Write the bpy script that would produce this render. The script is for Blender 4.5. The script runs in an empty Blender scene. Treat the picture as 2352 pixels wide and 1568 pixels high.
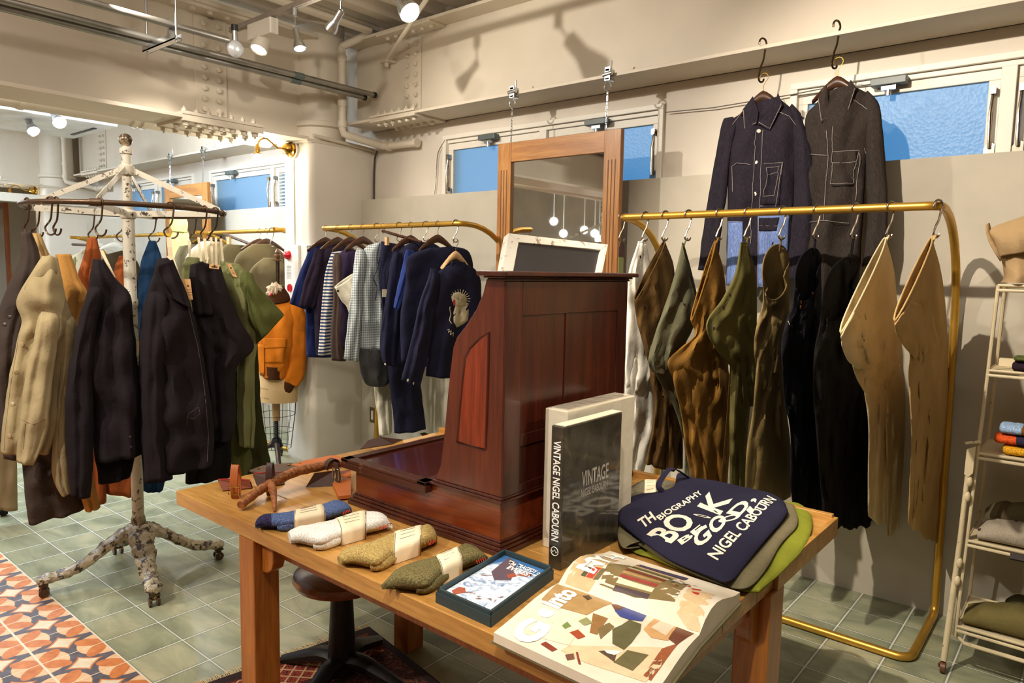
import bpy, bmesh, math, random
from mathutils import Vector, Matrix, noise
from mathutils.bvhtree import BVHTree
random.seed(7)
S = bpy.context.scene
COL = S.collection
PI = math.pi
# ---------------------------------------------------------------- camera
H = 1.5; FPX = 1635.5; PCX, PCY = 1176.0, 784.0
_y, _p, _r = (math.radians(a) for a in (-39.776, -5.715, 1.125))
FW = Vector((math.sin(_y)*math.cos(_p), math.cos(_y)*math.cos(_p), math.sin(_p)))
_rt = Vector((math.cos(_y), -math.sin(_y), 0)); _up = _rt.cross(FW)
RT = math.cos(_r)*_rt + math.sin(_r)*_up
UP = -math.sin(_r)*_rt + math.cos(_r)*_up
CAM = Vector((0, 0, H))
cd = bpy.data.cameras.new('camera'); cam = bpy.data.objects.new('camera', cd); COL.objects.link(cam)
cd.sensor_width = 36; cd.lens = FPX/2352*36; cd.clip_start = .05; cd.clip_end = 60
cam.matrix_world = Matrix(((RT.x, UP.x, -FW.x, 0), (RT.y, UP.y, -FW.y, 0), (RT.z, UP.z, -FW.z, H), (0, 0, 0, 1)))
S.camera = cam
# ---------------------------------------------------------------- world, exposure
W = bpy.data.worlds.new('world'); S.world = W; W.use_nodes = True
bgn = W.node_tree.nodes['Background']; bgn.inputs[0].default_value = (.17, .48, .85, 1); bgn.inputs[1].default_value = 1.2
S.view_settings.view_transform = 'Standard'; S.view_settings.look = 'None'
S.view_settings.gamma = 1; S.view_settings.use_curve_mapping = False
S.view_settings.exposure = -0.04
try:
    S.cycles.max_bounces = 8; S.cycles.diffuse_bounces = 4; S.cycles.glossy_bounces = 4
    S.cycles.transmission_bounces = 6; S.cycles.caustics_reflective = False; S.cycles.caustics_refractive = False
    S.cycles.sample_clamp_indirect = 4
except Exception: pass
def spot(loc, aim, watts, col=(1, .80, .58), ang=75, size=.035, blend=.6):
    l = bpy.data.lights.new('spot', 'SPOT'); l.energy = watts; l.color = col
    l.spot_size = math.radians(ang); l.spot_blend = blend; l.shadow_soft_size = size
    o = bpy.data.objects.new('spot_light', l); COL.objects.link(o); o.location = loc
    o.rotation_euler = (Vector(aim)-Vector(loc)).to_track_quat('-Z', 'Y').to_euler(); return o
def area(loc, aim, watts, sx, sy, col):
    l = bpy.data.lights.new('area', 'AREA'); l.energy = watts; l.color = col; l.shape = 'RECTANGLE'; l.size = sx; l.size_y = sy
    o = bpy.data.objects.new('area_light', l); COL.objects.link(o); o.location = loc
    o.rotation_euler = (Vector(aim)-Vector(loc)).to_track_quat('-Z', 'Y').to_euler(); return o
def point(loc, watts, col, r=.03):
    l = bpy.data.lights.new('point', 'POINT'); l.energy = watts; l.color = col; l.shadow_soft_size = r
    o = bpy.data.objects.new('point_light', l); COL.objects.link(o); o.location = loc; return o
WARM = (1, .88, .73); NEUT = (1, .91, .80); COOL = (.74, .86, 1)
# track spots of the shop (their heads hang from the tracks near and behind the camera), with unseen fills added among them
spot((-1.15, 1.0, 2.95), (-.35, 3.6, 1.25), 340, WARM, 78, .022)
spot((-3.4, 1.0, 2.95), (-2.5, 3.6, 1.7), 190, NEUT, 80, .03)
spot((.6, 2.6, 2.95), (-2.2, 1.3, .7), 150, WARM, 42, .03, .4)
spot((-2.3, -1.0, 2.95), (-2.1, 1.3, .6), 230, NEUT, 60, .03)
spot((-2.9, -.5, 2.95), (-3.6, 1.5, .9), 170, NEUT, 62, .03)
spot((-.35, .3, 2.95), (-.95, 1.5, .7), 190, NEUT, 45, .04)
spot((-4.2, -.8, 2.95), (-3.9, 1.2, .1), 70, NEUT, 90, .04)
spot((-4.0, 1.6, 2.9), (-4.8, 3.2, 1.2), 60, NEUT, 80, .04)
area((-1.7, .4, 3.1), (-1.7, .6, 0), 62, 4.4, 2.6, NEUT)  # broad fill added overhead, stands for no fitting
area((-6.0, 1.2, 3.22), (-6.4, 1.8, 0), 270, 1.4, 2.2, COOL)  # unseen cool fill added to brighten the far bay
area((-9.3, 1.2, 3.22), (-9.2, 1.8, 0), 170, 1.0, 2.2, COOL)  # second hidden fill added for the far bay
spot((-2.0, .9, 2.95), (-4.5, 3.3, 1.6), 95, NEUT, 65, .04)  # extra spot added to brighten the pillar's side
spot((-3.0, -.3, 2.95), (-4.7, 1.3, 2.62), 40, NEUT, 60, .04, .5)  # extra spot added to wash the left beam
point((-4.98, 2.99, 2.17), 17, (1, .87, .66), .05)
point((-6.2, 2.6, 2.5), 60, COOL, .05)
# ---------------------------------------------------------------- picture ray helpers: a pixel of the photo plus a real plane gives a point
def ray(x, y): return (x-PCX)/FPX*RT - (y-PCY)/FPX*UP + FW
def onZ(x, y, z): r = ray(x, y); return CAM + r*((z-H)/r.z)
def onY(x, y, Y): r = ray(x, y); return CAM + r*(Y/r.y)
def onX(x, y, X): r = ray(x, y); return CAM + r*(X/r.x)
def onP(x, y, P, n): r = ray(x, y); return CAM + r*((Vector(P)-CAM).dot(n)/r.dot(n))
def V(*a): return Vector(a)
# ---------------------------------------------------------------- materials
def lin(c):
    return tuple(((v/255)/12.92 if v/255 <= .04045 else ((v/255+.055)/1.055)**2.4) for v in c)
class N:
    def __init__(s, name):
        s.m = bpy.data.materials.new(name); s.m.use_nodes = True; s.t = s.m.node_tree
        s.b = s.t.nodes['Principled BSDF']; s.out = s.t.nodes['Material Output']
    def n(s, typ, **k):
        d = s.t.nodes.new(typ)
        for a, v in k.items(): setattr(d, a, v)
        return d
    def l(s, a, b): s.t.links.new(a, b)
    def math(s, op, a, b=None, c=None):
        d = s.n('ShaderNodeMath', operation=op)
        for i, v in enumerate((a, b, c)):
            if v is None: continue
            if isinstance(v, (int, float)): d.inputs[i].default_value = v
            else: s.l(v, d.inputs[i])
        return d.outputs[0]
    def mix(s, f, a, b):
        d = s.n('ShaderNodeMix', data_type='RGBA')
        for sock, v in ((d.inputs[0], f), (d.inputs[6], a), (d.inputs[7], b)):
            if isinstance(v, (int, float)): sock.default_value = v
            elif isinstance(v, tuple): sock.default_value = (*v[:3], 1)
            else: s.l(v, sock)
        return d.outputs[2]
    def coord(s, sc=(1, 1, 1), kind='Object', rot=(0, 0, 0)):
        c = s.n('ShaderNodeTexCoord'); m = s.n('ShaderNodeMapping'); m.inputs['Scale'].default_value = sc
        m.inputs['Rotation'].default_value = rot
        s.l(c.outputs[kind], m.inputs[0]); return m.outputs[0]
    def noise(s, vec, scale, detail=3, rough=.55, dist=0):
        d = s.n('ShaderNodeTexNoise'); d.inputs['Scale'].default_value = scale; d.inputs['Detail'].default_value = detail
        d.inputs['Roughness'].default_value = rough; d.inputs['Distortion'].default_value = dist
        s.l(vec, d.inputs['Vector']); return d.outputs['Fac']
    def ramp(s, f, stops):
        d = s.n('ShaderNodeValToRGB'); r = d.color_ramp
        while len(r.elements) < len(stops): r.elements.new(.5)
        for e, (p, c) in zip(r.elements, stops):
            e.position = p; e.color = (*c[:3], 1) if isinstance(c, tuple) else (c, c, c, 1)
        s.l(f, d.inputs[0]); return d.outputs[0]
    def bump(s, h, strength=.3, dist=.01):
        d = s.n('ShaderNodeBump'); d.inputs['Strength'].default_value = strength; d.inputs['Distance'].default_value = dist
        s.l(h, d.inputs['Height']); s.l(d.outputs[0], s.b.inputs['Normal'])
MC = {}
def pbr(name, c, rough=.5, metal=0, var=.12, vs=6, bs=0, bd=.004, bscale=60, coat=0, sheen=0, stretch=(1, 1, 1), c2=None, spec=.5):
    if name in MC: return MC[name]
    M = N(name); c = lin(c)
    co = M.coord(stretch)
    f = M.noise(co, vs, 4)
    a = c2 and lin(c2) or tuple(v*(1-var) for v in c); b = c if c2 else tuple(min(1, v*(1+var)) for v in c)
    M.l(M.ramp(f, [(.3, a), (.7, b)]), M.b.inputs['Base Color'])
    M.b.inputs['Roughness'].default_value = rough; M.b.inputs['Metallic'].default_value = metal
    M.b.inputs['Coat Weight'].default_value = coat; M.b.inputs['Coat Roughness'].default_value = .15
    M.b.inputs['Sheen Weight'].default_value = sheen; M.b.inputs['Specular IOR Level'].default_value = spec
    if bs: M.bump(M.noise(co, bscale, 3), bs, bd)
    MC[name] = M.m; return M.m
def cloth(name, c, rough=.95, weave=420, bs=.25, var=.10, fade=None, slub=None):
    if name in MC: return MC[name]
    M = N(name); c = lin(c); co = M.coord()
    f = M.noise(co, 5, 4); g = M.noise(co, weave, 2)
    lo = tuple(v*(1-var*1.5) for v in c); hi = fade and lin(fade) or tuple(min(1, v*(1+var)) for v in c)
    k = M.ramp(f, [(.3, lo), (.72, hi)])
    g2 = M.math('MULTIPLY_ADD', g, .5, .75)
    d = M.n('ShaderNodeMix', data_type='RGBA', blend_type='MULTIPLY'); d.inputs[0].default_value = .8
    M.l(k, d.inputs[6]); cc = M.n('ShaderNodeCombineColor'); [M.l(g2, i) for i in cc.inputs[:3]]; M.l(cc.outputs[0], d.inputs[7])
    col = d.outputs[2]
    if slub:
        h = M.noise(M.coord((60, 60, 8)), 6, 3)
        col = M.mix(M.ramp(h, [(.45, 0), (.62, 1)]), col, lin(slub))
    M.l(col, M.b.inputs['Base Color']); M.b.inputs['Roughness'].default_value = rough
    M.b.inputs['Specular IOR Level'].default_value = .12
    hh = M.math('ADD', M.math('MULTIPLY', M.noise(co, 22, 4, .6, .4), 1.0), M.math('MULTIPLY', g, .18))
    M.bump(hh, bs+.1, .012)
    MC[name] = M.m; return M.m
def wood(name, c1, c2, rough=.4, axis=0, coat=.2, scale=1., knots=0):
    if name in MC: return MC[name]
    M = N(name); sc = [14*scale]*3; sc[axis] = 1.1*scale
    co = M.coord(tuple(sc)); f = M.noise(co, 1.6, 6, .62, .6)
    g = M.noise(M.coord(tuple(v*6 for v in sc)), 1.5, 3)
    k = M.ramp(f, [(.28, lin(c1)), (.5, tuple((a+b)/2 for a, b in zip(lin(c1), lin(c2)))), (.72, lin(c2))])
    k = M.mix(M.ramp(g, [(.35, .35), (.6, 0.)]), k, tuple(v*.55 for v in lin(c1)))
    if knots:
        kn = M.n('ShaderNodeTexVoronoi'); kn.inputs['Scale'].default_value = 2.2; M.l(M.coord(tuple(.45 if i == axis else 1.8 for i in range(3))), kn.inputs['Vector'])
        k = M.mix(M.ramp(kn.outputs['Distance'], [(.03, .85), (.075, 0.)]), k, lin((70, 38, 18)))
    M.l(k, M.b.inputs['Base Color']); M.b.inputs['Roughness'].default_value = rough
    M.b.inputs['Coat Weight'].default_value = coat; M.b.inputs['Coat Roughness'].default_value = .2
    M.bump(g, .12, .003); MC[name] = M.m; return M.m
def chipped(name, c, cdark, amt=.5, rough=.45, scale=14, metal=0):
    if name in MC: return MC[name]
    M = N(name); co = M.coord()
    f = M.noise(co, scale, 6, .7, .3); e = M.ramp(f, [(amt, 1.), (amt+.03, 0.)])
    base = M.ramp(M.noise(co, 5, 3), [(.3, tuple(v*.8 for v in lin(c))), (.7, lin(c))])
    M.l(M.mix(e, base, lin(cdark)), M.b.inputs['Base Color']); M.b.inputs['Roughness'].default_value = rough
    M.b.inputs['Metallic'].default_value = metal
    M.bump(f, .35, .004); MC[name] = M.m; return M.m
def emit(name, c, s):
    if name in MC: return MC[name]
    M = N(name); M.b.inputs['Base Color'].default_value = (*c, 1)
    M.b.inputs['Emission Color'].default_value = (*c, 1); M.b.inputs['Emission Strength'].default_value = s
    MC[name] = M.m; return M.m
# ---------------------------------------------------------------- mesh kit
ROOT = {}
def origin(o):
    while o.parent: o = o.parent
    return o.matrix_basis.translation.copy()
def thing(name, label, cat, loc=(0, 0, 0), group=None):
    o = bpy.data.objects.new(name, None); COL.objects.link(o); o.location = loc
    o.empty_display_size = .05; o['label'] = label; o['category'] = cat
    if group: o['group'] = group
    return o
def tag(o, label, cat, group=None):
    o['label'] = label; o['category'] = cat
    if group: o['group'] = group
    return o
def stc(o): o['kind'] = 'structure'; return o
class MB:
    def __init__(s): s.v = []; s.f = []; s.mi = []; s.cm = 0
    def add(s, vs, fs):
        b = len(s.v); s.v += [Vector(p) for p in vs]; s.f += [tuple(i+b for i in f) for f in fs]; s.mi += [s.cm]*len(fs); return s
    def box(s, a, b, rot=None, c=None):
        x0, y0, z0 = a; x1, y1, z1 = b
        vs = [V(x, y, z) for x in (x0, x1) for y in (y0, y1) for z in (z0, z1)]
        if rot:
            c = Vector(c) if c is not None else (Vector(a)+Vector(b))/2; vs = [rot @ (p-c)+c for p in vs]
        return s.add(vs, [(0, 1, 3, 2), (4, 6, 7, 5), (0, 4, 5, 1), (2, 3, 7, 6), (0, 2, 6, 4), (1, 5, 7, 3)])
    def obox(s, o, ax, ay, az):
        o, ax, ay, az = map(Vector, (o, ax, ay, az))
        vs = [o+ax*i+ay*j+az*k for i in (0, 1) for j in (0, 1) for k in (0, 1)]
        return s.add(vs, [(0, 1, 3, 2), (4, 6, 7, 5), (0, 4, 5, 1), (2, 3, 7, 6), (0, 2, 6, 4), (1, 5, 7, 3)])
    def rings(s, R, close=False, cap=True, closed=True):
        n = len(R[0]); vs = [p for r in R for p in r]; fs = []
        for i in range(len(R)-(0 if close else 1)):
            a = i*n; b = ((i+1) % len(R))*n
            for j in range(n if closed else n-1):
                k = (j+1) % n; fs.append((a+j, a+k, b+k, b+j))
        if cap and not close and closed:
            fs.append(tuple(range(n-1, -1, -1))); m = (len(R)-1)*n; fs.append(tuple(m+j for j in range(n)))
        return s.add(vs, fs)
    def tube(s, P, r, n=8, close=False, flat=1, cap=True, up=None):
        P = [Vector(p) for p in P]; rs = r if isinstance(r, (list, tuple)) else [r]*len(P)
        R = []; t0 = None; nr = None
        for i, p in enumerate(P):
            a = P[i-1] if (i or close) else P[i]; b = P[(i+1) % len(P)] if (i < len(P)-1 or close) else P[i]
            t = (b-a).normalized()
            if nr is None:
                nr = Vector(up) if up is not None else (V(0, 0, 1) if abs(t.z) < .9 else V(1, 0, 0))
                nr = (nr-t*nr.dot(t)).normalized()
            else:
                nr = nr-t*nr.dot(t); nr = nr.normalized() if nr.length > 1e-6 else V(1, 0, 0)
            bi = t.cross(nr)
            R.append([p+(nr*math.cos(2*PI*j/n)+bi*math.sin(2*PI*j/n)*flat)*rs[i] for j in range(n)])
        return s.rings(R, close, cap)
    def cyl(s, a, b, r0, r1=None, n=20): return s.tube([a, b], [r0, r0 if r1 is None else r1], n)
    def lathe(s, prof, c=(0, 0, 0), ax=(0, 0, 1), n=28, cap=True):
        c = Vector(c); q = Vector(ax).to_track_quat('Z', 'Y').to_matrix()
        return s.rings([[c+q @ V(r*math.cos(2*PI*j/n), r*math.sin(2*PI*j/n), z) for j in range(n)] for r, z in prof], cap=cap)
    def sphere(s, c, r, n=16, sq=(1, 1, 1)):
        c = Vector(c)
        return s.rings([[c+V(sq[0]*r*math.sin(t)*math.cos(2*PI*j/n), sq[1]*r*math.sin(t)*math.sin(2*PI*j/n), sq[2]*r*math.cos(t)) for j in range(n)]
                        for t in [max(.02, min(PI-.02, PI*i/(n//2))) for i in range(n//2+1)]])
    def prism(s, pts, d):
        d = Vector(d); pts = [Vector(p) for p in pts]; n = len(pts)
        return s.add(pts+[p+d for p in pts], [tuple(range(n-1, -1, -1)), tuple(range(n, 2*n))]+[(i, (i+1) % n, n+(i+1) % n, n+i) for i in range(n)])
    def grid(s, G):
        m = len(G[0]); return s.add([p for r in G for p in r], [(i*m+j, i*m+j+1, (i+1)*m+j+1, (i+1)*m+j) for i in range(len(G)-1) for j in range(m-1)])
    def build(s, name, mat, parent=None, smooth=True, bevel=0, solid=0, sub=0, ang=40):
        me = bpy.data.meshes.new(name); o0 = origin(parent) if parent else V(0, 0, 0)
        me.from_pydata([tuple(p-o0) for p in s.v], [], s.f)
        mats = mat if isinstance(mat, (list, tuple)) else [mat]
        for m in mats: me.materials.append(m)
        if len(mats) > 1:
            for p, i in zip(me.polygons, s.mi): p.material_index = i
        bm = bmesh.new(); bm.from_mesh(me); bmesh.ops.recalc_face_normals(bm, faces=bm.faces)
        bm.to_mesh(me); bm.free()
        for p in me.polygons: p.use_smooth = smooth
        if smooth: me.set_sharp_from_angle(angle=math.radians(ang))
        o = bpy.data.objects.new(name, me); COL.objects.link(o); o.parent = parent
        if bevel:
            d = o.modifiers.new('b', 'BEVEL'); d.width = bevel; d.segments = 2; d.limit_method = 'ANGLE'
        if sub: d = o.modifiers.new('s', 'SUBSURF'); d.levels = d.render_levels = sub
        if solid: d = o.modifiers.new('t', 'SOLIDIFY'); d.thickness = solid; d.offset = 0
        return o
def arc(c, r, a0, a1, ux, uy, n=10):
    c, ux, uy = map(Vector, (c, ux, uy))
    return [c+(ux*math.cos(math.radians(a0+(a1-a0)*i/n))+uy*math.sin(math.radians(a0+(a1-a0)*i/n)))*r for i in range(n+1)]
def smooth_path(P, k=6, close=False):
    P = [Vector(p) for p in P]; out = []; n = len(P)
    for i in range(n if close else n-1):
        g = lambda j: P[j % n] if close else P[max(0, min(n-1, j))]
        a, b, c, d = g(i-1), g(i), g(i+1), g(i+2)
        for q in range(k):
            t = q/k; out.append(.5*((2*b)+(c-a)*t+(2*a-5*b+4*c-d)*t*t+(3*b-3*c+d-a)*t**3))
    if not close: out.append(P[-1])
    return out
def text(body, parent, name, o, ux, uy, size, mat, bold=0, ext=.0004, sx=1., shear=0, align='LEFT'):
    """words standing on a real surface: o = start of baseline, ux = reading direction, uy = up of the letters"""
    cu = bpy.data.curves.new('t', 'FONT'); cu.body = body; cu.size = size; cu.extrude = ext; cu.offset = bold; cu.align_x = align; cu.shear = shear; cu.resolution_u = 3
    tmp = bpy.data.objects.new('t', cu); COL.objects.link(tmp); bpy.context.view_layer.update()
    me = bpy.data.meshes.new_from_object(tmp.evaluated_get(bpy.context.evaluated_depsgraph_get()))
    bpy.data.objects.remove(tmp)
    ux = Vector(ux).normalized(); uy = Vector(uy); uy = (uy-ux*uy.dot(ux)).normalized(); uz = ux.cross(uy); o0 = origin(parent) if parent else V(0, 0, 0)
    for v in me.vertices: v.co = Vector(o)+ux*v.co.x*sx+uy*v.co.y+uz*v.co.z-o0
    me.materials.clear(); me.materials.append(mat); ob = bpy.data.objects.new(name, me); COL.objects.link(ob); ob.parent = parent
    return ob
def dup(root, off, label=None, group=None):
    r = root.copy(); COL.objects.link(r); r.location = root.location+Vector(off)
    if label: r['label'] = label
    if group: r['group'] = group
    for ch in list(root.children):
        c = ch.copy(); COL.objects.link(c); c.parent = r
        for g in ch.children:
            d = g.copy(); COL.objects.link(d); d.parent = c
    return r
# ---------------------------------------------------------------- shared materials
PAINT = pbr('cream_wall_paint', (214, 205, 190), .75, var=.04, vs=2.5, bs=.15, bscale=90, bd=.002)
STEELP = pbr('cream_painted_steel', (208, 197, 178), .5, var=.05, vs=3, bs=.1, bscale=25, bd=.002)
WHITEP = pbr('white_painted_metal', (228, 222, 208), .45, var=.04, vs=4)
CONC = pbr('trowelled_cement_panel', (190, 182, 164), .7, var=.16, vs=1.7, bs=.2, bscale=30, bd=.003)
GOLD = pbr('brass_gold_tube', (206, 160, 66), .36, .75, var=.12, vs=9, bs=.05, bscale=40, bd=.001)
BRASS = pbr('old_polished_brass', (190, 150, 70), .22, 1, var=.2, vs=14)
CONDM = pbr('galvanised_conduit', (150, 146, 138), .42, .8, var=.12, vs=8)
CHROME = pbr('zinc_chain_metal', (200, 205, 208), .25, 1, var=.1, vs=20)
HOOKM = pbr('steel_hook_metal', (170, 158, 142), .25, 1, var=.25, vs=20)
DHOOK = pbr('dark_bronze_hook', (92, 76, 58), .35, 1, var=.35, vs=16)
OAK = wood('honey_oak', (156, 96, 40), (206, 148, 78), .45, 2, .1)
OAKX = wood('honey_oak_rail', (156, 96, 40), (206, 148, 78), .45, 0, .1)
PINE = wood('varnished_pine_top', (164, 112, 48), (208, 160, 88), .32, 0, .35, knots=1)
PINEZ = wood('varnished_pine_leg', (148, 82, 26), (192, 122, 48), .35, 2, .35, knots=1)
MAHOG = wood('dark_mahogany', (42, 15, 8), (82, 32, 16), .28, 2, .5)
MAHOGX = wood('red_mahogany', (84, 32, 12), (134, 56, 22), .28, 0, .5)
MAHOGP = wood('red_mahogany_panel', (66, 26, 14), (104, 44, 24), .3, 2, .5)
DKMET = pbr('black_iron', (34, 32, 30), .45, .6, var=.3, vs=10, bs=.3, bscale=50)
HANGW = wood('dark_brown_hanger_wood', (58, 34, 20), (88, 54, 34), .35, 0, .3)
LHANG = wood('pale_beech_hanger', (206, 164, 112), (226, 188, 140), .4, 0, .2)
BLACKP = pbr('black_plastic', (24, 23, 22), .4)
BTN = pbr('ivory_button', (214, 206, 188), .3, var=.05)
DBTN = pbr('dark_horn_button', (52, 38, 26), .3, var=.2)
STITCH = pbr('white_stitching_thread', (168, 158, 150), .8, var=.05)
TAGM = pbr('kraft_swing_tag', (206, 160, 104), .8, var=.05)
PAPER = pbr('cream_paper', (232, 216, 182), .8, var=.03)
INK = pbr('dark_print_ink', (40, 34, 30), .7)
GREYPL = pbr('grey_closer_plastic', (86, 96, 94), .4, var=.05)
# floor
def floor_mat():
    M = N('green_glazed_floor_tiles'); P = .2168
    g = M.n('ShaderNodeNewGeometry'); sp = M.n('ShaderNodeSeparateXYZ'); M.l(g.outputs['Position'], sp.inputs[0])
    u = M.math('DIVIDE', M.math('ADD', sp.outputs[0], .567), P); v = M.math('DIVIDE', M.math('SUBTRACT', sp.outputs[1], 1.047), .2124)
    def d(a): return M.math('ABSOLUTE', M.math('SUBTRACT', M.math('FRACT', M.math('ADD', a, .5)), .5))
    m = M.math('MINIMUM', d(u), M.math('MULTIPLY', d(v), 1.35)); gr = M.ramp(m, [(.010, 1.), (.016, 0.)])
    cb = M.n('ShaderNodeCombineXYZ'); M.l(M.math('FLOOR', u), cb.inputs[0]); M.l(M.math('FLOOR', v), cb.inputs[1])
    wn = M.n('ShaderNodeTexWhiteNoise'); M.l(cb.outputs[0], wn.inputs[0])
    ad = M.n('ShaderNodeVectorMath', operation='MULTIPLY_ADD'); M.l(wn.outputs['Color'], ad.inputs[0]); ad.inputs[1].default_value = (9, 9, 9)
    sc = M.n('ShaderNodeVectorMath', operation='MULTIPLY'); M.l(g.outputs['Position'], sc.inputs[0]); sc.inputs[1].default_value = (.8, 2.0, 1); M.l(sc.outputs[0], ad.inputs[2])
    f = M.noise(ad.outputs[0], 3.2, 5, .6, .7)
    k = M.ramp(f, [(.28, lin((106, 112, 90))), (.5, lin((146, 150, 122))), (.72, lin((182, 178, 146)))])
    e = M.ramp(m, [(.014, .6), (.06, 0.)]); k = M.mix(e, k, lin((84, 96, 84)))
    M.l(M.mix(gr, k, lin((214, 212, 200))), M.b.inputs['Base Color'])
    M.l(M.math('ADD', M.math('MULTIPLY', gr, .4), .3), M.b.inputs['Roughness'])
    M.bump(M.math('ADD', M.math('MULTIPLY', gr, -.5), M.math('MULTIPLY', M.noise(g.outputs['Position'], 14, 3), .3)), .35, .002)
    return M.m
def pattern_mat():
    M = N('patterned_cement_tiles'); P = .2168
    g = M.n('ShaderNodeNewGeometry'); sp = M.n('ShaderNodeSeparateXYZ'); M.l(g.outputs['Position'], sp.inputs[0])
    u0 = M.math('DIVIDE', M.math('ADD', sp.outputs[0], .567), P); v0 = M.math('DIVIDE', M.math('SUBTRACT', sp.outputs[1], 1.047), P)
    fr = lambda a: M.math('SUBTRACT', M.math('FRACT', a), .5)
    u = M.math('ABSOLUTE', fr(u0)); v = M.math('ABSOLUTE', fr(v0))            # 0 in the middle of a tile, .5 on the joint
    s = M.math('MULTIPLY', M.math('ADD', M.math('SUBTRACT', u, .315), M.math('SUBTRACT', v, .315)), .707)
    t = M.math('MULTIPLY', M.math('SUBTRACT', u, v), .707)
    el = M.math('SQRT', M.math('ADD', M.math('POWER', M.math('DIVIDE', s, .25), 2), M.math('POWER', M.math('DIVIDE', t, .138), 2)))
    petal = M.ramp(el, [(.94, 1.), (.99, 0.)])
    star = M.ramp(M.math('ADD', M.math('POWER', u, .8), M.math('POWER', v, .8)), [(.315, 1.), (.33, 0.)]); starb = M.ramp(M.math('ADD', M.math('POWER', u, .8), M.math('POWER', v, .8)), [(.375, 1.), (.39, 0.)])
    mn = M.math('MINIMUM', u, v); mx = M.math('MAXIMUM', u, v)
    # cream wedge between two petals at the middle of each joint side, dark arcs around it
    e1 = M.math('SQRT', M.math('ADD', M.math('POWER', M.math('SUBTRACT', .5, u), 2), M.math('POWER', M.math('SUBTRACT', .5, v), 2)))
    band = M.ramp(e1, [(.42, 0.), (.43, 1.)])
    n = M.noise(g.outputs['Position'], 30, 4)
    org = M.ramp(n, [(.3, lin((180, 100, 48))), (.7, lin((208, 130, 70)))])
    drk = M.ramp(n, [(.3, lin((70, 66, 74))), (.7, lin((98, 92, 100)))])
    crm = M.ramp(n, [(.3, lin((206, 192, 160))), (.7, lin((222, 210, 184)))])
    pch = M.ramp(n, [(.3, lin((212, 168, 126))), (.7, lin((226, 192, 152)))])
    c = M.mix(band, pch, drk)
    c = M.mix(starb, c, org); c = M.mix(star, c, crm); c = M.mix(petal, c, org)
    w = M.math('ABSOLUTE', M.math('SUBTRACT', M.math('FRACT', M.math('ADD', v0, .5)), .5)); w2 = M.math('ABSOLUTE', M.math('SUBTRACT', M.math('FRACT', M.math('ADD', u0, .5)), .5))
    gr = M.math('MAXIMUM', M.ramp(w, [(.014, 1.), (.022, 0.)]), M.ramp(w2, [(.007, 1.), (.012, 0.)]))
    M.l(M.mix(gr, c, lin((222, 206, 182))), M.b.inputs['Base Color'])
    M.b.inputs['Roughness'].default_value = .55; M.bump(M.math('MULTIPLY', gr, -1), .3, .002); return M.m
FLOORM = floor_mat(); PATM = pattern_mat()
GLASS = N('blue_frosted_window_glass')
GLASS.b.inputs['Base Color'].default_value = (.55, .78, .95, 1); GLASS.b.inputs['Roughness'].default_value = .38
GLASS.b.inputs['Transmission Weight'].default_value = .75; GLASS.b.inputs['IOR'].default_value = 1.3
_v = GLASS.n('ShaderNodeTexVoronoi'); _v.inputs['Scale'].default_value = 70; GLASS.l(GLASS.coord(), _v.inputs['Vector']); GLASS.bump(_v.outputs['Distance'], .5, .003)
GLASS = GLASS.m
MIRROR = pbr('mirror_glass', (235, 238, 236), .02, 1, var=0)
# ================================================================ the room
YW, YP = 3.714, 3.595            # plaster wall with the windows; cement panel in front of it
XF = 5.6                          # one bay of the building
b = MB(); b.grid([[V(-13, 1.047, 0), V(-13, 3.9, 0)], [V(3, 1.047, 0), V(3, 3.9, 0)]]); b.cm = 1
b.grid([[V(-13, -3.6, 0), V(-13, 1.047, 0)], [V(3, -3.6, 0), V(3, 1.047, 0)]])
stc(b.build('floor', [FLOORM, PATM], smooth=False))
b = MB(); b.box((-13, -3.6, 3.34), (3, 4, 3.5))
x = -12.9
while x < 2.9:
    b.prism([V(x, -3.6, 3.345), V(x+.03, -3.6, 3.27), V(x+.13, -3.6, 3.27), V(x+.16, -3.6, 3.345)], (0, 7.4, 0)); x += .3
stc(b.build('ceiling', STEELP, smooth=False))
wins = [(-9.25, -7.5), (-7.16, -5.35), (-3.765, -2.0), (-1.297, .55)]
ZT, ZB = 2.452, 1.96
b = MB(); b.box((-13, YW, 0), (3, YW+.16, ZB)); b.box((-13, YW, ZT), (3, YW+.16, 3.4))
xs = [-13]+[q for w in wins for q in w]+[3]
for i in range(0, len(xs), 2): b.box((xs[i], YW, ZB), (xs[i+1], YW+.16, ZT))
stc(b.build('wall_window', PAINT, smooth=False))
b = MB(); b.box((-4.56, YP, 0), (3, YW, 2.024)); b.box((-10.2, YP, 0), (-4.93, YW, 2.024))
stc(b.build('trim_1', CONC, smooth=False))
b = MB(); b.box((3, -3.6, 0), (3.15, 3.9, 3.4)); stc(b.build('wall_right', PAINT, smooth=False))
b = MB(); b.box((-13.15, -3.6, 0), (-13, 3.9, 3.4)); stc(b.build('wall_left', PAINT, smooth=False))
b = MB(); b.box((-13, -3.75, 0), (3, -3.6, 3.4)); stc(b.build('wall_back', CONC, smooth=False))
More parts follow.
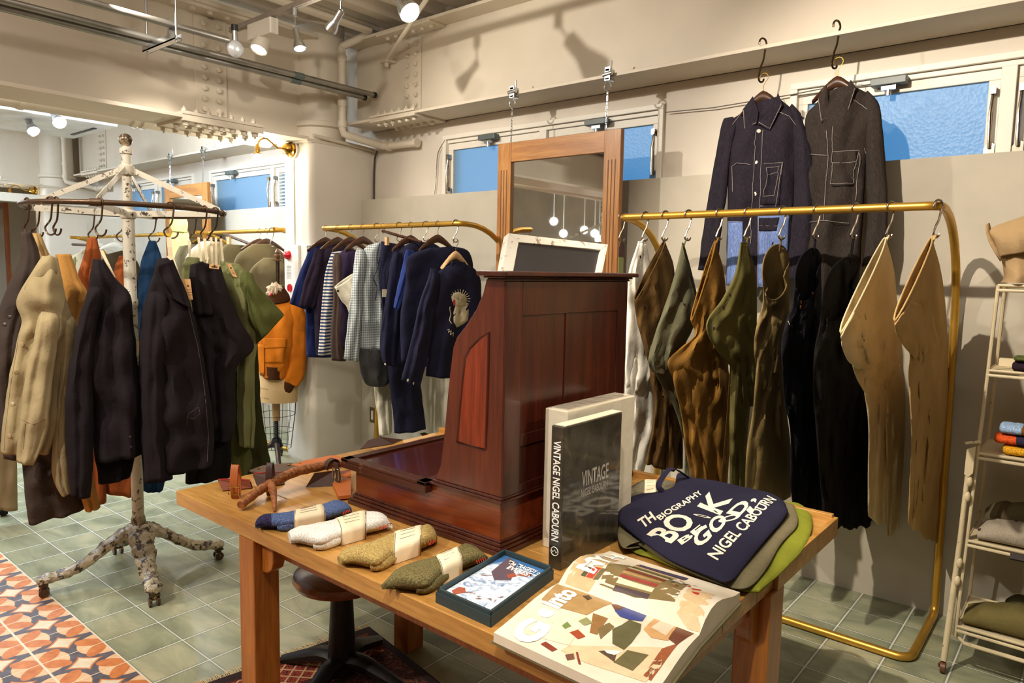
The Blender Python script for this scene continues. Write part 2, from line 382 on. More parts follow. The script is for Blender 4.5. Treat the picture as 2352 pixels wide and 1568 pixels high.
# ---- windows: top hung sashes, closers, spring stays
def window(n, x0, x1, xs, closers, louvre=None):
    r = thing('window_%d' % n, 'x', 'x', (x0, YW, ZB)); del r['label']; del r['category']; stc(r)
    b = MB(); t = .034
    b.box((x0, YW-.02, ZT-.03), (x1, YW+.1, ZT)); b.box((x0, YW-.02, ZB+.02), (x0+t, YW+.1, ZT-.03)); b.box((x1-t, YW-.02, ZB+.02), (x1, YW+.1, ZT-.03))
    b.box((xs-.028, YW-.012, ZB+.02), (xs+.028, YW+.1, ZT-.055)); b.box((x0, YW-.02, ZB), (x1, YW+.1, ZB+.02))
    b.box((x0+t, YW, ZT-.055), (x1-t, YW+.08, ZT-.031)); b.box((x0+t, YW+.03, ZB+.02), (x1-t, YW+.04, ZB+.03))
    stc(b.build('window_frame', WHITEP, r, smooth=False, bevel=.003))
    for a, c in ((x0+t, xs-.028), (xs+.028, x1-t)):
        lv = louvre and a > xs
        b = MB(); z1 = ZT-.058; w = .045
        b.box((a, YW+.012, z1-w), (c, YW+.05, z1)); b.box((a, YW+.012, ZB+.02), (c, YW+.05, ZB+.02+w))
        b.box((a, YW+.012, ZB+.02+w), (a+w, YW+.05, z1-w)); b.box((c-w, YW+.012, ZB+.02+w), (c, YW+.05, z1-w))
        s = stc(b.build('sash', WHITEP, r, smooth=False, bevel=.003))
        if lv:
            b = MB()
            for k in range(12): b.obox((a+w, YW+.01, ZB+.06+k*.031), (c-a-2*w, 0, 0), (0, .03, .014), (0, 0, .004))
            stc(b.build('louvre', WHITEP, s, smooth=False))
        else:
            b = MB(); b.box((a+w, YW+.028, ZB+.05), (c-w, YW+.034, z1-w)); stc(b.build('pane', GLASS, s, smooth=False))
        for xx in (a+w*.5, c-w*.5):
            b = MB(); b.tube([V(xx, YW-.02, 2.06), V(xx-.004, YW-.03, 2.2), V(xx, YW-.012, 2.29)], .007, 8); b.tube([V(xx, YW-.01, 2.05), V(xx, YW-.01, 2.30)], .004, 6)
            b.prism([V(xx-.02, YW-.012, 2.02), V(xx+.02, YW-.012, 2.02), V(xx+.02, YW-.012, 2.075), V(xx, YW-.012, 2.09), V(xx-.02, YW-.012, 2.06)], (0, .02, 0))
            b.box((xx-.01, YW-.03, 2.285), (xx+.01, YW+.01, 2.315)); stc(b.build('spring_stay', HOOKM, s))
    for cx in closers:
        b = MB(); b.box((cx-.075, YW-.055, ZT-.075), (cx+.075, YW-.0, ZT-.04)); c = stc(b.build('closer', GREYPL, r, smooth=False, bevel=.004))
        b = MB(); b.box((cx-.03, YW-.04, ZT-.095), (cx+.03, YW-.02, ZT-.075)); b.cyl((cx, YW-.03, ZT-.12), (cx, YW-.03, ZT-.09), .012); stc(b.build('latch', CHROME, c))
window(1, -3.765, -2.0, -2.86, [onY(1128, 312, YW).x, onY(1377, 273, YW).x])
window(2, -1.297, .55, -.39, [onY(2047, 178, YW).x, .05])
window(3, -7.16, -5.35, -6.0, [-6.7], True)
window(4, -9.25, -7.5, -8.4, [-8.9, -7.95])
# ---- steel beam over the windows
def bolt(b, c, ax, r=.016, h=.02, hexa=True):
    c = Vector(c); ax = Vector(ax); b.lathe([(r*1.25, -.002), (r*1.25, .003), (r, .003), (r, h), (r*.8, h*1.15)], c, ax, 6 if hexa else 12)
    if hexa: b.lathe([(r*.45, h), (r*.4, h*1.7)], c, ax, 8)
b = MB(); b.box((-4.51, 3.41, 2.56), (3, YW, 2.578)); b.box((-4.56, 3.555, 2.578), (3, 3.567, 3.15)); b.box((-4.56, 3.41, 3.15), (3, YW, 3.17)); b.box((-4.56, 3.7, 2.56), (3, YW, 3.4))
b.box((-10, 3.41, 2.56), (-4.93, YW, 2.578)); b.box((-10.2, 3.555, 2.578), (-4.93, 3.567, 3.15)); b.box((-10.2, 3.41, 3.15), (-4.93, YW, 3.17))
for dx in (0, -XF+.1):
    b.box((-4.22+dx, 3.40, 2.545), (-3.74+dx, YW-.01, 2.56)); b.box((-4.22+dx, 3.395, 2.578), (-3.74+dx, 3.53, 2.592))
    b.box((-4.0+dx, 3.543, 2.62), (-3.835+dx, 3.555, 3.12)); b.box((-4.15+dx, 3.40, 3.135), (-3.6+dx, 3.55, 3.15))
beam = stc(b.build('trim_2', STEELP, smooth=False, bevel=.002))
b = MB()
for dx in (0, -XF+.1):
    for i in range(7):
        for xx in (-3.965, -3.875): bolt(b, (xx+dx, 3.543, 2.655+i*.07), (0, -1, 0))
    for i in range(6):
        for yy in (3.45, 3.62): bolt(b, (-4.17+i*.075+dx, yy, 2.545), (0, 0, -1), hexa=i in (1, 2))
        bolt(b, (-4.1+i*.09+dx, 3.47, 3.135), (0, 0, -1), .016, .014, False); bolt(b, (-4.17+i*.075+dx, 3.44, 2.592), (0, 0, 1))
stc(b.build('bolt_heads', STEELP, beam))
# ---- steel beam across the room resting on the pillar
PZ_ = onX(0, 242, -5.1).z+.085
for n, dx in ((3, 0), (4, -XF)):
    b = MB(); X0, X1 = -4.56+dx, -4.93+dx; xm = (X0+X1)/2
    b.box((X1, -3.6, 2.418), (X0, 3.12, 2.442)); b.box((xm-.006, -3.6, 2.44), (xm+.006, 3.2, 3.16)); b.box((X1, -3.6, 3.155), (X0, 3.2, 3.18))
    b.box((X1-.01, 2.19, 2.40), (X0+.006, 2.75, 2.418)); b.box((xm+.02, 2.19, 2.442), (X0+.006, 2.75, 2.462)); b.box((xm+.006, 2.36, 2.50), (xm+.02, 2.58, 3.12))
    b.box((xm, 1.9, 3.135), (X0-.03, 2.8, 3.155)); b.box((X1-.02, 3.10, 2.405), (X0+.004, YW, 2.43))
    bm_ = stc(b.build('trim_%d' % n, STEELP, smooth=False, bevel=.002))
    b = MB()
    for i in range(9):
        for yy in (2.42, 2.52): bolt(b, (xm+.02, yy, 2.53+i*.069), (1, 0, 0), .019, .016, False)
    for i in range(7):
        for xx in (X0-.03, xm+.03, X1+.03):
            bolt(b, (xx, 2.225+i*.08, 2.40), (0, 0, -1), .02, .022, i % 3 != 1)
        bolt(b, (X0-.05, 2.225+i*.08, 2.462), (0, 0, 1), .017, .022); bolt(b, (X0-.08, 1.95+i*.12, 3.135), (0, 0, -1), .018, .014, False)
    stc(b.build('bolt_heads', STEELP, bm_))
    # cased pillar with rounded corner
    b = MB(); r = .045; prof = []
    for cx, cy, a0 in ((X0-r, 3.132+r, -90), (X0-.001, YW, 0), (X1+.001, YW, 90), (X1+r, 3.132+r, 180)):
        for k in range(7 if cy < 3.5 else 1):
            a = math.radians(a0+(90*k/6 if cy < 3.5 else 45)); q = r if cy < 3.5 else 0
            prof.append(V(cx+q*math.cos(a), cy+q*math.sin(a), 0))
    b.prism(prof, (0, 0, 2.41)); stc(b.build('wall_pillar_%s' % ('near' if n == 3 else 'far'), PAINT))
    b = MB(); b.lathe([(.195, 2.42), (.195, 2.53), (.215, 2.54), (.205, 2.575), (.19, 2.58), (.185, 3.34)], (xm, 3.34, 0), n=40)
    stc(b.build('trim_%d' % (n+2), STEELP))
    # fat insulated pipe tucked under the beam
    b = MB(); b.tube([V(X1-.17, -3.6, PZ_), V(X1-.17, 3.12, PZ_)], .085, 28)
    for yy in (1.45, 2.1, 2.16): b.tube([V(X1-.17, yy, PZ_), V(X1-.17, yy+.03, PZ_)], .092, 28)
    tag(b.build('ceiling_pipe', STEELP), 'fat white pipe running under the near riveted cross beam' if n == 3 else 'fat white pipe running under the far cross beam', 'pipe')
    # thin downpipe with elbows beside the column
    px, py = X0+.10, 3.33
    b = MB(); P = smooth_path([V(px, 1.2, 3.17), V(px, 2.8, 3.17), V(px+.01, 3.02, 3.165), V(px+.0, 3.07, 3.14)], 4)+[V(px-.02, 3.07, 3.13)]
    b.tube([V(px+.22, 1.0, 3.2), V(px+.22, 3.42, 3.2), V(px+.18, 3.46, 3.2), V(px-.02, 3.36, 3.12), V(px-.01, 3.34, 3.09), V(px, 3.34, 3.04), V(px, 3.34, 2.52), V(px+.005, 3.35, 2.485), V(px+.03, 3.39, 2.47), V(px+.07, 3.60, 2.44), V(px+.09, 3.645, 2.43), V(px+.14, 3.66, 2.425), V(px+.46, 3.66, 2.42)], .028, 14)
    for z in (2.53, 2.68, 3.0): b.cyl((px, 3.34, z), (px, 3.34, z+.045), .034)
    for xx in (px+.14, px+.44): b.cyl((xx, 3.66, 2.4215), (xx+.03, 3.66, 2.4215), .034)
    tag(b.build('drain_pipe', STEELP), 'thin cream pipe with elbows beside the %s column' % ('near' if n == 3 else 'far'), 'pipe')
# small pipe on the ledge of the pillar and cable in the corner
b = MB(); b.tube([V(-4.54, 3.14, 2.45), V(-4.54, 3.68, 2.42), V(-4.52, 3.69, 2.41)], .014, 10)
tag(b.build('conduit', STEELP), 'slim cream conduit lying on the pillar ledge', 'pipe')
b = MB(); b.tube(smooth_path([V(-4.46, 3.67, 2.40), V(-4.50, 3.68, 2.36), V(-4.535, 3.70, 2.28), V(-4.545, 3.705, 2.15), V(-4.545, 3.705, 2.03)]), .008, 8)
tag(b.build('cable', pbr('dark_cable', (74, 60, 46), .5)), 'dark cable running down the corner beside the left window', 'cable')
# conduits along the beam
zc = 2.765
def conduit(x, z, y0, y1, lab, r=.019):
    b = MB(); b.tube([V(x, y0, z), V(x, y1, z)], r, 12); o = b.build('conduit', CONDM, None); tag(o, lab, 'pipe')
    if y1 > 3.2:
        b = MB(); b.tube([V(x, y1-.004, z), V(x, y1+.02, z)], r*1.15, 12); b.build('end_cap', BLACKP, o)
        b = MB(); b.tube([V(x, 2.83, z), V(x, 2.9, z)], r*1.18, 12); b.build('coupling', GREYPL, o)
conduit(-4.30, 2.775, -2, 3.5, 'long steel conduit under the beam, upper of the pair ending in black caps')
conduit(-4.34, 2.75, -2, 3.44, 'long steel conduit under the beam, lower of the pair ending in black caps')
conduit(-4.05, 2.80, -2, onX(524, 112, -4.05).y, 'shiny steel conduit ending at the round silver lamp')
b = MB(); yb = onX(380, 92, -4.15).y; b.box((-4.40, yb-.02, 2.715), (-4.0, yb+.02, 2.722)); b.box((-4.40, yb-.02, 2.715), (-4.0, yb-.017, 2.75)); b.box((-4.40, yb+.017, 2.715), (-4.0, yb+.02, 2.75))
for xx in (-4.02, -4.38): b.cyl((xx, yb, 2.71), (xx, yb, 3.3), .006)
b.box((-4.1, yb-.015, 2.75), (-4.07, yb+.015, 2.84))
tag(b.build('pipe_bracket', CHROME, smooth=False), 'steel channel bracket hung on two rods holding the conduits', 'bracket')
# diagonal tie rod
b = MB(); p0 = V(-4.15, 3.50, 3.0); p1 = onY(985, -10, 2.9)
b.tube([p0, p1], .014, 8); b.box(p0-V(.05, .03, .02), p0+V(.05, .05, -.005)); b.cyl(p0-V(0, 0, .05), p0, .016)
tag(b.build('tie_rod', STEELP), 'cream diagonal tie rod bolted in the ceiling corner', 'rod')
# air conditioner of the far bay
b = MB(); b.box((-8.58, 1.7, 2.80), (-7.45, 2.95, 2.84)); b.box((-8.4, 1.85, 2.84), (-7.6, 2.8, 3.27)); o = tag(b.build('ceiling_cassette', pbr('white_plastic', (226, 228, 230), .4), smooth=False, bevel=.01), 'square white ceiling air conditioner in the far bay', 'air conditioner')
b = MB(); b.box((-8.3, 2.82, 2.792), (-7.7, 2.85, 2.801)); b.build('air_slot', BLACKP, o, smooth=False)
# partition and lit ledge at the far left
b = MB(); b.box((-10.25, 1.2, 2.2), (-10.1, 3.6, 2.30)); stc(b.build('trim_7', WHITEP, smooth=False))
# ---- track and spotlights
TY, TZ = 2.5, 3.0
b = MB(); b.box((-4.51, TY-.017, TZ), (.5, TY+.017, TZ+.03)); b.box((-4.51, TY-.006, TZ-.003), (.5, TY+.006, TZ+.002))
tag(b.build('light_track', pbr('track_grey', (150, 140, 128), .5), smooth=False), 'slim lighting track crossing under the ceiling ribs', 'light track')
BULB = emit('lit_lamp_face', (1, .97, .9), 22); LENS = emit('dim_lamp_face', (1, .94, .85), 1.6)  # LENS gives the faces of unlit spots a faint glow of their own
def track_spot(name_label, top, head, aim, lit, big=False, mat=CHROME, silver=False, stem=True):
    top, head, aim = map(Vector, (top, head, aim)); t = thing('spotlight', name_label, 'spotlight', head)
    if stem:
        b = MB(); b.cyl(top, top-V(0, 0, .05), .018); b.tube([top-V(0, 0, .04), head], .005, 8); b.build('stem', CHROME, t)
    a = (aim-head).normalized(); k = 1.5 if big else 1
    b = MB(); b.lathe([(.004, -.015), (.017*k, -.01), (.019*k, .0), (.019*k, .055*k), (.022*k, .06*k), (.034*k, .10*k), (.036*k, .12*k), (.033*k, .118*k)], head, a, 24, cap=False)
    b.build('lamp_body', mat, t); b = MB(); b.lathe([(.034*k, .112*k), (.028*k, .122*k), (.01, .127*k)], head, a, 20); b.build('lamp_face', BULB if lit else LENS, t)
    if lit: point(head+a*(.2*k), 5, (1, .93, .8), .03)
    return t
p = lambda x, y, Y=TY: onY(x, y, Y)
q = p(600, 58); t = thing('spotlight', 'cream spotlight with a box driver clipped to the track', 'spotlight', q)
b = MB(); a = p(577, 62); c = p(630, 40); b.box((a.x, TY-.03, TZ-.10), (c.x, TY+.03, TZ-.005)); b.build('driver_box', WHITEP, t, smooth=False, bevel=.006)
h = p(600, 100); b = MB(); b.tube([V(h.x-.03, TY, TZ-.1), V(h.x-.03, TY, h.z+.02)], .006, 8); b.build('stem', WHITEP, t)
b = MB(); d = (V(-3.9, 1.6, 1.0)-h).normalized(); b.lathe([(.01, -.06), (.035, -.055), (.045, -.03), (.056, .03), (.056, .05), (.05, .05)], h, d, 10, cap=False); b.build('lamp_body', WHITEP, t)
b = MB(); b.lathe([(.05, .042), (.01, .045)], h, d, 20); b.build('lamp_face', LENS, t)
track_spot('small chrome spotlight with a white lamp pointing down, unlit', p(677, 16), p(679, 70), p(700, 160), False)
track_spot('lit chrome spotlight, the one tilted to the left under the ceiling', p(783, -20), p(783, 28), p(752, 80), True)
track_spot('lit chrome spotlight nearest the top edge beside the tie rod', p(890, -60), p(905, -20), p(950, 40), True, True)
hd = onX(540, 112, -4.05); t = thing('spotlight', 'round silver lamp at the end of the shiny conduit', 'spotlight', hd)
b = MB(); b.sphere(hd, .05, 20, (.7, 1, 1)); b.build('lamp_body', pbr('silver_lamp', (205, 208, 210), .3, .3), t); b = MB(); b.cyl(hd+V(0, 0, .04), hd+V(0, 0, .12), .017); b.build('stem', CHROME, t)
b = MB(); b.cyl(hd+V(0, 0, .10), hd+V(0, 0, .135), .02); b.build('cap', BLACKP, t)
h2 = onY(65, 275, 2.3); track_spot('chrome spotlight hanging in the far bay, unlit', V(h2.x, h2.y, 3.27), h2, onY(85, 318, 2.3), False, True)
h3 = onY(122, 258, 2.3); track_spot('lit spotlight in the far bay', V(h3.x, h3.y, 3.27), h3, onY(140, 286, 2.3), True, True)
# ---- brass wall sconces, one on each pillar
def sconce(dx, lab):
    o = V(-4.775+dx, 3.132, 2.365); t = thing('wall_sconce', lab, 'wall lamp', o)
    b = MB(); b.lathe([(.07, 0), (.07, .018), (.062, .02)], o, (0, -1, 0), 32); b.build('back_plate', WHITEP, t)
    b = MB(); b.lathe([(.06, .02), (.056, .035), (.035, .045), (.045, .05), (.04, .075), (.022, .09), (.012, .1)], o, (0, -1, 0), 32); b.build('brass_dome', BRASS, t)
    b = MB(); P = smooth_path([o+V(0, -.09, 0), o+V(0, -.14, -.002), o+V(0, -.19, .03), o+V(0, -.235, .05), o+V(0, -.28, .03), o+V(0, -.30, -.01)]); b.tube(P, .006, 8); b.build('arm', BRASS, t)
    e = o+V(0, -.30, -.01); b = MB(); b.lathe([(.010, .01), (.017, -.01), (.019, -.045), (.03, -.055), (.026, -.06)], e, n=20); b.build('socket', BRASS, t)
    b = MB(); b.lathe([(.012, -.05), (.03, -.08), (.034, -.105), (.02, -.13), (.003, -.138)], e, n=20); b.build('bulb', emit('sconce_bulb', (1, .93, .78), 60), t)
    b = MB(); b.tube([o+V(.0, -.004, -.07), o+V(0, -.004, -.72)], .006, 8); b.build('cord', WHITEP, t)
sconce(0, 'brass arm wall lamp glowing on the near pillar'); sconce(-XF, 'brass arm wall lamp glowing on the far pillar')
# ---- fire alarm box
o = onY(656, 675, 3.08); t = thing('fire_alarm_box', 'white alarm box with two red lamps on the pillar', 'alarm box', o); ya = 3.075
x0, x1, z1, z0 = onY(653, 600, ya).x, onY(685, 600, ya).x, onY(660, 563, ya).z, onY(660, 690, ya).z
b = MB(); b.box((x0, ya, z0), (x1, 3.132, z1)); b.box((x1+.001, 3.095, z0-.02), (onY(706, 600, 3.1).x, 3.132, z1)); b.build('housing', WHITEP, t, smooth=False, bevel=.004)
RED = pbr('red_lens', (200, 20, 40), .08, coat=1, var=.2, vs=30)
c = onY(663, 586, ya); b = MB(); b.lathe([(.036, 0), (.034, .012), (.02, .036), (.004, .043)], c, (0, -1, 0), 24); b.build('red_lamp', RED, t)
c = onY(666, 661, ya); b = MB(); b.lathe([(.032, 0), (.03, .006), (.025, .004)], c, (0, -1, 0), 24); b.build('call_button', RED, t)
for k in range(9):
    c = onY(664, 611+k*3.4, ya); b = MB(); b.box((c.x-.03, ya-.0015, c.z-.0015), (c.x+.03, ya+.001, c.z+.0015)); b.build('speaker_slot', pbr('slot_grey', (150, 140, 125), .6), t, smooth=False)
# ---- wall socket behind the left rack
b = MB(); o = onY(857, 1000, YP); b.box((o.x-.035, YP-.008, .27), (o.x+.035, YP, .39)); o2 = tag(b.build('wall_socket', pbr('steel_plate', (120, 110, 92), .4, .6), smooth=False, bevel=.002), 'steel wall socket plate low behind the white trousers', 'wall socket')
b = MB(); b.box((o.x-.012, YP-.011, .295), (o.x+.012, YP-.007, .365)); b.build('socket_face', WHITEP, o2, smooth=False)
# wire along the windows
b = MB(); b.tube([onY(1528, 258, YW-.03), onY(1640, 247, YW-.03), onY(1820, 217, YW-.03), onY(2010, 180, YW-.05)], .0028, 6)
tag(b.build('window_wire', pbr('dark_cable', (74, 60, 46), .5)), 'thin wire strung between the two windows', 'wire')
b = MB(); b.tube(smooth_path([onY(1022, 322, YW-.02), onY(1006, 352, YW-.02), onY(1002, 400, YW-.02), onY(998, 446, YW-.02)]), .003, 6)
tag(b.build('bead_chain', HOOKM), 'thin bead chain hanging left of the left window', 'chain')
# pendant bulbs behind the camera, seen in the hanging mirror
for px_, py_, yy in ((1272, 508, -1.0), (1294, 536, -1.2), (1342, 528, -1.6), (1366, 536, -1.4), (1376, 550, -1.1)):
    p = onY(px_, py_, 3.388); r = ray(px_, py_); q = p+V(r.x, -r.y, r.z)*((3.388-yy)/r.y); x, y, z = q
    t = thing('pendant_lamp', 'bare glowing pendant bulb reflected in the hanging oak mirror', 'pendant lamp', (x, y, z), 'pendant bulbs seen in the oak mirror')
    b = MB(); b.tube([V(x, y, 3.3), V(x, y, z+.06)], .006, 6); b.build('cord', WHITEP, t)
    b = MB(); b.sphere((x, y, z), .05, 16); b.build('bulb', emit('pendant_bulb', (1, .95, .85), 14), t)
# ================================================================ helpers for soft and flat things
def ftext(body, parent, name, o, U, Vv, mat, bold=0., ext=.0003, drop=None, lift=.0008):
    """letters whose bounding box is mapped on the real surface spanned by U (width) and Vv (height) from corner o"""
    cu = bpy.data.curves.new('t', 'FONT'); cu.body = body; cu.size = 1; cu.offset = bold; cu.resolution_u = 3
    tmp = bpy.data.objects.new('t', cu); COL.objects.link(tmp); bpy.context.view_layer.update()
    me = bpy.data.meshes.new_from_object(tmp.evaluated_get(bpy.context.evaluated_depsgraph_get())); bpy.data.objects.remove(tmp)
    xs = [v.co.x for v in me.vertices]; ys = [v.co.y for v in me.vertices]; x0, x1, y0, y1 = min(xs), max(xs), min(ys), max(ys)
    o, U, Vv = Vector(o), Vector(U), Vector(Vv); n = U.cross(Vv).normalized(); o0 = origin(parent) if parent else V(0, 0, 0)
    for v in me.vertices:
        p = o+U*((v.co.x-x0)/(x1-x0))+Vv*((v.co.y-y0)/(y1-y0))
        if drop:
            h = drop.ray_cast(p+V(0, 0, .3), V(0, 0, -1))[0]
            if h: p = h+V(0, 0, lift)
        else: p = p+n*lift
        v.co = p-o0
    me.materials.clear(); me.materials.append(mat); ob = bpy.data.objects.new(name, me); COL.objects.link(ob); ob.parent = parent
    return ob
def bvh(o):
    p0 = origin(o); me = o.data
    return BVHTree.FromPolygons([v.co+p0 for v in me.vertices], [tuple(p.vertices) for p in me.polygons])
def hit(bv, x, y, lift=.0):
    r = ray(x, y).normalized(); h = bv.ray_cast(CAM, r)
    if h[0] is None:
        return None, None
    n = h[1] if h[1].dot(r) < 0 else -h[1]
    return h[0]+n*lift, n
def blob(b, out, z0, th, nz=.004, seed=0, k=5, fs=9, wr=.5):
    """soft folded layer: outline on the plane z0, rounded edge, crumpled top"""
    out = [Vector((p.x, p.y, z0)) for p in smooth_path(out, k, True)]; c = sum(out, V(0, 0, 0))/len(out); R = []
    for s, z in ((.93, .0), (1, .3), (1, .62), (.965, .95), (.9, 1.05), (.75, 1.08), (.6, 1.08), (.45, 1.08), (.3, 1.08), (.15, 1.08), (.02, 1.08)):
        r = []
        for p in out:
            q = c+(p-c)*s; n_ = noise.noise(q*fs+V(seed, 0, 0)); n2 = noise.noise(V(q.x*fs*2.6, q.y*fs*.9, seed+5))
            r.append(q+V(0, 0, th*z+(n_*nz*2+n2*nz*wr*2)*(1 if z > .5 else 0)))
        R.append(r)
    b.rings(R); return b
def slabloft(b, F, B, z0, h, n=20, e=2.6, seed=0, nz=.0, close=True, hs=None):
    """rounded soft roll between a front edge on the table and a back edge, station by station"""
    st = []; m = len(F)
    Fp = smooth_path([onZ(*q, z0) for q in F], 4); hh = hs or [1]*m
    hp = smooth_path([V(k, 0, 0) for k in hh], 4)
    Bp = smooth_path([onZ(*q, z0+h*k) for q, k in zip(B, hh)], 4)
    mw = max((V(g.x-f.x, g.y-f.y, 0)).length for f, g in zip(Fp, Bp))
    for i, (f, g, k) in enumerate(zip(Fp, Bp, hp)):
        g = V(g.x, g.y, z0); c = (f+g)/2; a = (g-f)/2; z = h*k.x*min(1, (a.length*2/(mw*.75))**.5)*min(1, .45+.18*min(i, len(Fp)-1-i))
        r = []
        for j in range(n):
            t = 2*PI*j/n; cx, sz = math.cos(t), math.sin(t)
            cx = math.copysign(abs(cx)**(2/e), cx); sz = math.copysign(abs(sz)**(2/e), sz)
            p = c+a*cx+V(0, 0, z*.5*(1+sz))
            w = nz*noise.noise(p*30+V(seed, 0, 0)); r.append(p+V(0, 0, w if sz > 0 else 0))
        st.append(r)
    st = st[1:-1]
    for e_, s in ((0, .7), (-1, .7)):
        r = st[e_]; c = sum(r, V(0, 0, 0))/len(r); k = [c+(p-c)*s for p in r]
        if e_ == 0: st.insert(0, k)
        else: st.append(k)
    b.rings(st); return st
def fillet(P, R, n=8):
    out = []; m = len(P)
    for i in range(m):
        p = Vector(P[i]); a = Vector(P[i-1]); c = Vector(P[(i+1) % m]); r = R[i]
        A = p+(a-p).normalized()*r; C = p+(c-p).normalized()*r
        for k in range(n+1):
            t = k/n; w = .8
            out.append(((1-t)**2*A+2*t*(1-t)*w*p+t*t*C)/((1-t)**2+2*t*(1-t)*w+t*t))
    return out
# ================================================================ hanging oak mirror
def oak_mirror(dx, lab, Y=3.37, z0=.95):
    x0, x1 = onY(1144, 331, Y).x+dx, onY(1427, 297, Y).x+dx; z1 = onY(1144, 331, Y).z
    t = thing('oak_mirror', lab, 'mirror', ((x0+x1)/2, Y, z0)); w = .105
    for xa in (x0, x1-w):
        b = MB(); b.box((xa, Y, z0), (xa+w, Y+.035, z1))
        b.build('stile', OAK, t, smooth=False, bevel=.002)
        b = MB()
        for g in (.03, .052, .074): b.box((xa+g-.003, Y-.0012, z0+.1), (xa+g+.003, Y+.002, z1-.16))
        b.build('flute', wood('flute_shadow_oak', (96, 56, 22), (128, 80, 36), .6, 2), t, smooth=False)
    for za in (z1-.115, z0):
        b = MB(); b.box((x0+w, Y+.002, za), (x1-w, Y+.033, za+.115)); b.build('rail', OAKX, t, smooth=False, bevel=.002)
    b = MB(); b.box((x0+w-.005, Y+.018, z0+.1), (x1-w+.005, Y+.022, z1-.11)); b.build('mirror_glass', MIRROR, t, smooth=False)
    for px_, nm in ((1176, 'l'), (1394, 'r')):
        xx = onY(px_, 225, Y+.02).x+dx; zt = 2.6
        c = thing('chain_hanger', ('left' if nm == 'l' else 'right')+' beam clamp and chain carrying the '+('near' if dx == 0 else 'far')+' oak mirror', 'chain', (xx, 3.41, zt))
        b = MB(); b.box((xx-.018, 3.385, 2.535), (xx+.018, 3.40, 2.61)); b.box((xx-.015, 3.385, 2.585), (xx+.015, 3.44, 2.60)); b.box((xx-.015, 3.385, 2.54), (xx+.015, 3.44, 2.552))
        b.cyl((xx, 3.425, 2.60), (xx, 3.425, 2.65), .005); b.cyl((xx-.03, 3.39, 2.57), (xx+.03, 3.39, 2.575), .012); b.build('beam_clamp', CHROME, c, smooth=False, bevel=.002)
        b = MB(); b.tube(arc((xx, 3.395, 2.508), .022, 0, 360, (1, 0, 0), (0, 0, 1), 16)[:-1], .004, 8, True); b.build('ring', CHROME, c)
        b = MB(); z = 2.487; k = 0
        while z > z1+.0:
            u = V(1, 0, 0) if k % 2 else V(0, 1, 0); l = .02 if k > 2 else .032; yy = 3.395+(Y+.018-3.395)*(2.487-z)/(2.487-z1)
            L = [V(xx, yy, z-l/2)+u*math.cos(a)*.005+V(0, 0, math.sin(a)*l*.56) for a in [2*PI*j/10 for j in range(10)]]
            b.tube(L, .0016, 6, True); z -= l*.86; k += 1
        b.build('chain_links', CHROME, c)
oak_mirror(0, 'oak framed mirror with fluted sides hanging on chains from the near beam')
oak_mirror(onY(475, 420, 3.37).x-onY(1427, 297, 3.37).x, 'oak framed mirror hanging on chains in the far bay')
# ================================================================ brass garment rails
YR, YB_, ZR = 3.04, 3.555, 1.767
def c_rail(x0, x1, lab, YR=3.04, ZR=1.767):
    t = thing('garment_rail', lab, 'garment rail', ((x0+x1)/2, YR, 0)); z0 = .018
    P = [V(x1+.02, YR, z0), V(x1+.02, YB_, z0), V(x1, YB_, ZR), V(x1, YR, ZR), V(x0, YR, ZR), V(x0, YB_, ZR), V(x0-.02, YB_, z0), V(x0-.02, YR, z0)]
    R = [.06, .05, .46, .05, .05, .46, .05, .06]; Q = fillet(P, R, 10); n = len(Q)
    # rail bar, two bent side tubes, base: one welded frame
    b = MB(); b.tube(Q, .0165, 14, True); b.build('tube_frame', GOLD, t)
    return t
c_rail(-1.86, -.50, 'brass clothes rail on the right carrying trousers on S hooks')
c_rail(-4.31, -2.945, 'brass clothes rail left of the oak mirror with navy clothes')
c_rail(-6.25, -5.0, 'brass clothes rail of the far bay just left of the pillar', 3.2, 1.779)
c_rail(-9.25, -7.0, 'brass clothes rail of the far bay seen behind the rotary rack', 3.2, 1.779)
# ================================================================ display table
ZT_ = .6975; TX0, TX1, TY0, TY1 = -2.485, -.638, 1.135, 2.43
t = thing('display_table', 'long varnished pine table in the foreground with square legs', 'table', (-1.56, 1.6, 0))
b = MB(); n = 6
for i in range(n):
    ya, yb_ = TY0+(TY1-TY0)*i/n, TY0+(TY1-TY0)*(i+1)/n; b.box((TX0, ya+.0006, ZT_-.05), (TX1, yb_-.0006, ZT_))
b.build('tabletop', PINE, t, smooth=False, bevel=.0025)
b = MB(); b.box((TX0, TY1, ZT_-.05), (TX1, TY1+.022, ZT_+.022)); b.box((TX1-.001, 1.9, ZT_-.05), (TX1+.014, TY1+.022, ZT_+.012)); b.build('back_lip', PINE, t, smooth=False, bevel=.002)
LEG = {'a': (-2.065, 1.137, -1.978, 1.227), 'b': (-2.067, 1.785, -1.985, 1.87), 'c': (-.722, 1.85, -.625, 1.955), 'd': (-.735, 1.15, -.648, 1.24)}
for k, (xa, ya, xb, yb_) in LEG.items():
    b = MB(); b.box((xa, ya, 0), (xb, yb_, ZT_-.05)); b.build('leg', PINEZ, t, smooth=False, bevel=.004)
for xa, xb, ya, yb_ in ((-1.978, -1.915, 1.165, 1.21), (-.70, -.655, 1.775, 1.85)):
    b = MB(); z1 = ZT_-.05; pr = [(0, 0), (xb-xa, 0), (xb-xa, -.065), ((xb-xa)*.85, -.09), ((xb-xa)*.5, -.105), (0, -.11)]
    if xb < -1: b.prism([V(xa+u, ya, z1+w) for u, w in pr], (0, yb_-ya, 0))
    else: b.prism([V(xa, yb_-u*1.2, z1+w*1.3) for u, w in pr], (xb-xa, 0, 0))
    b.build('corbel', PINEZ, t, smooth=False, bevel=.005)
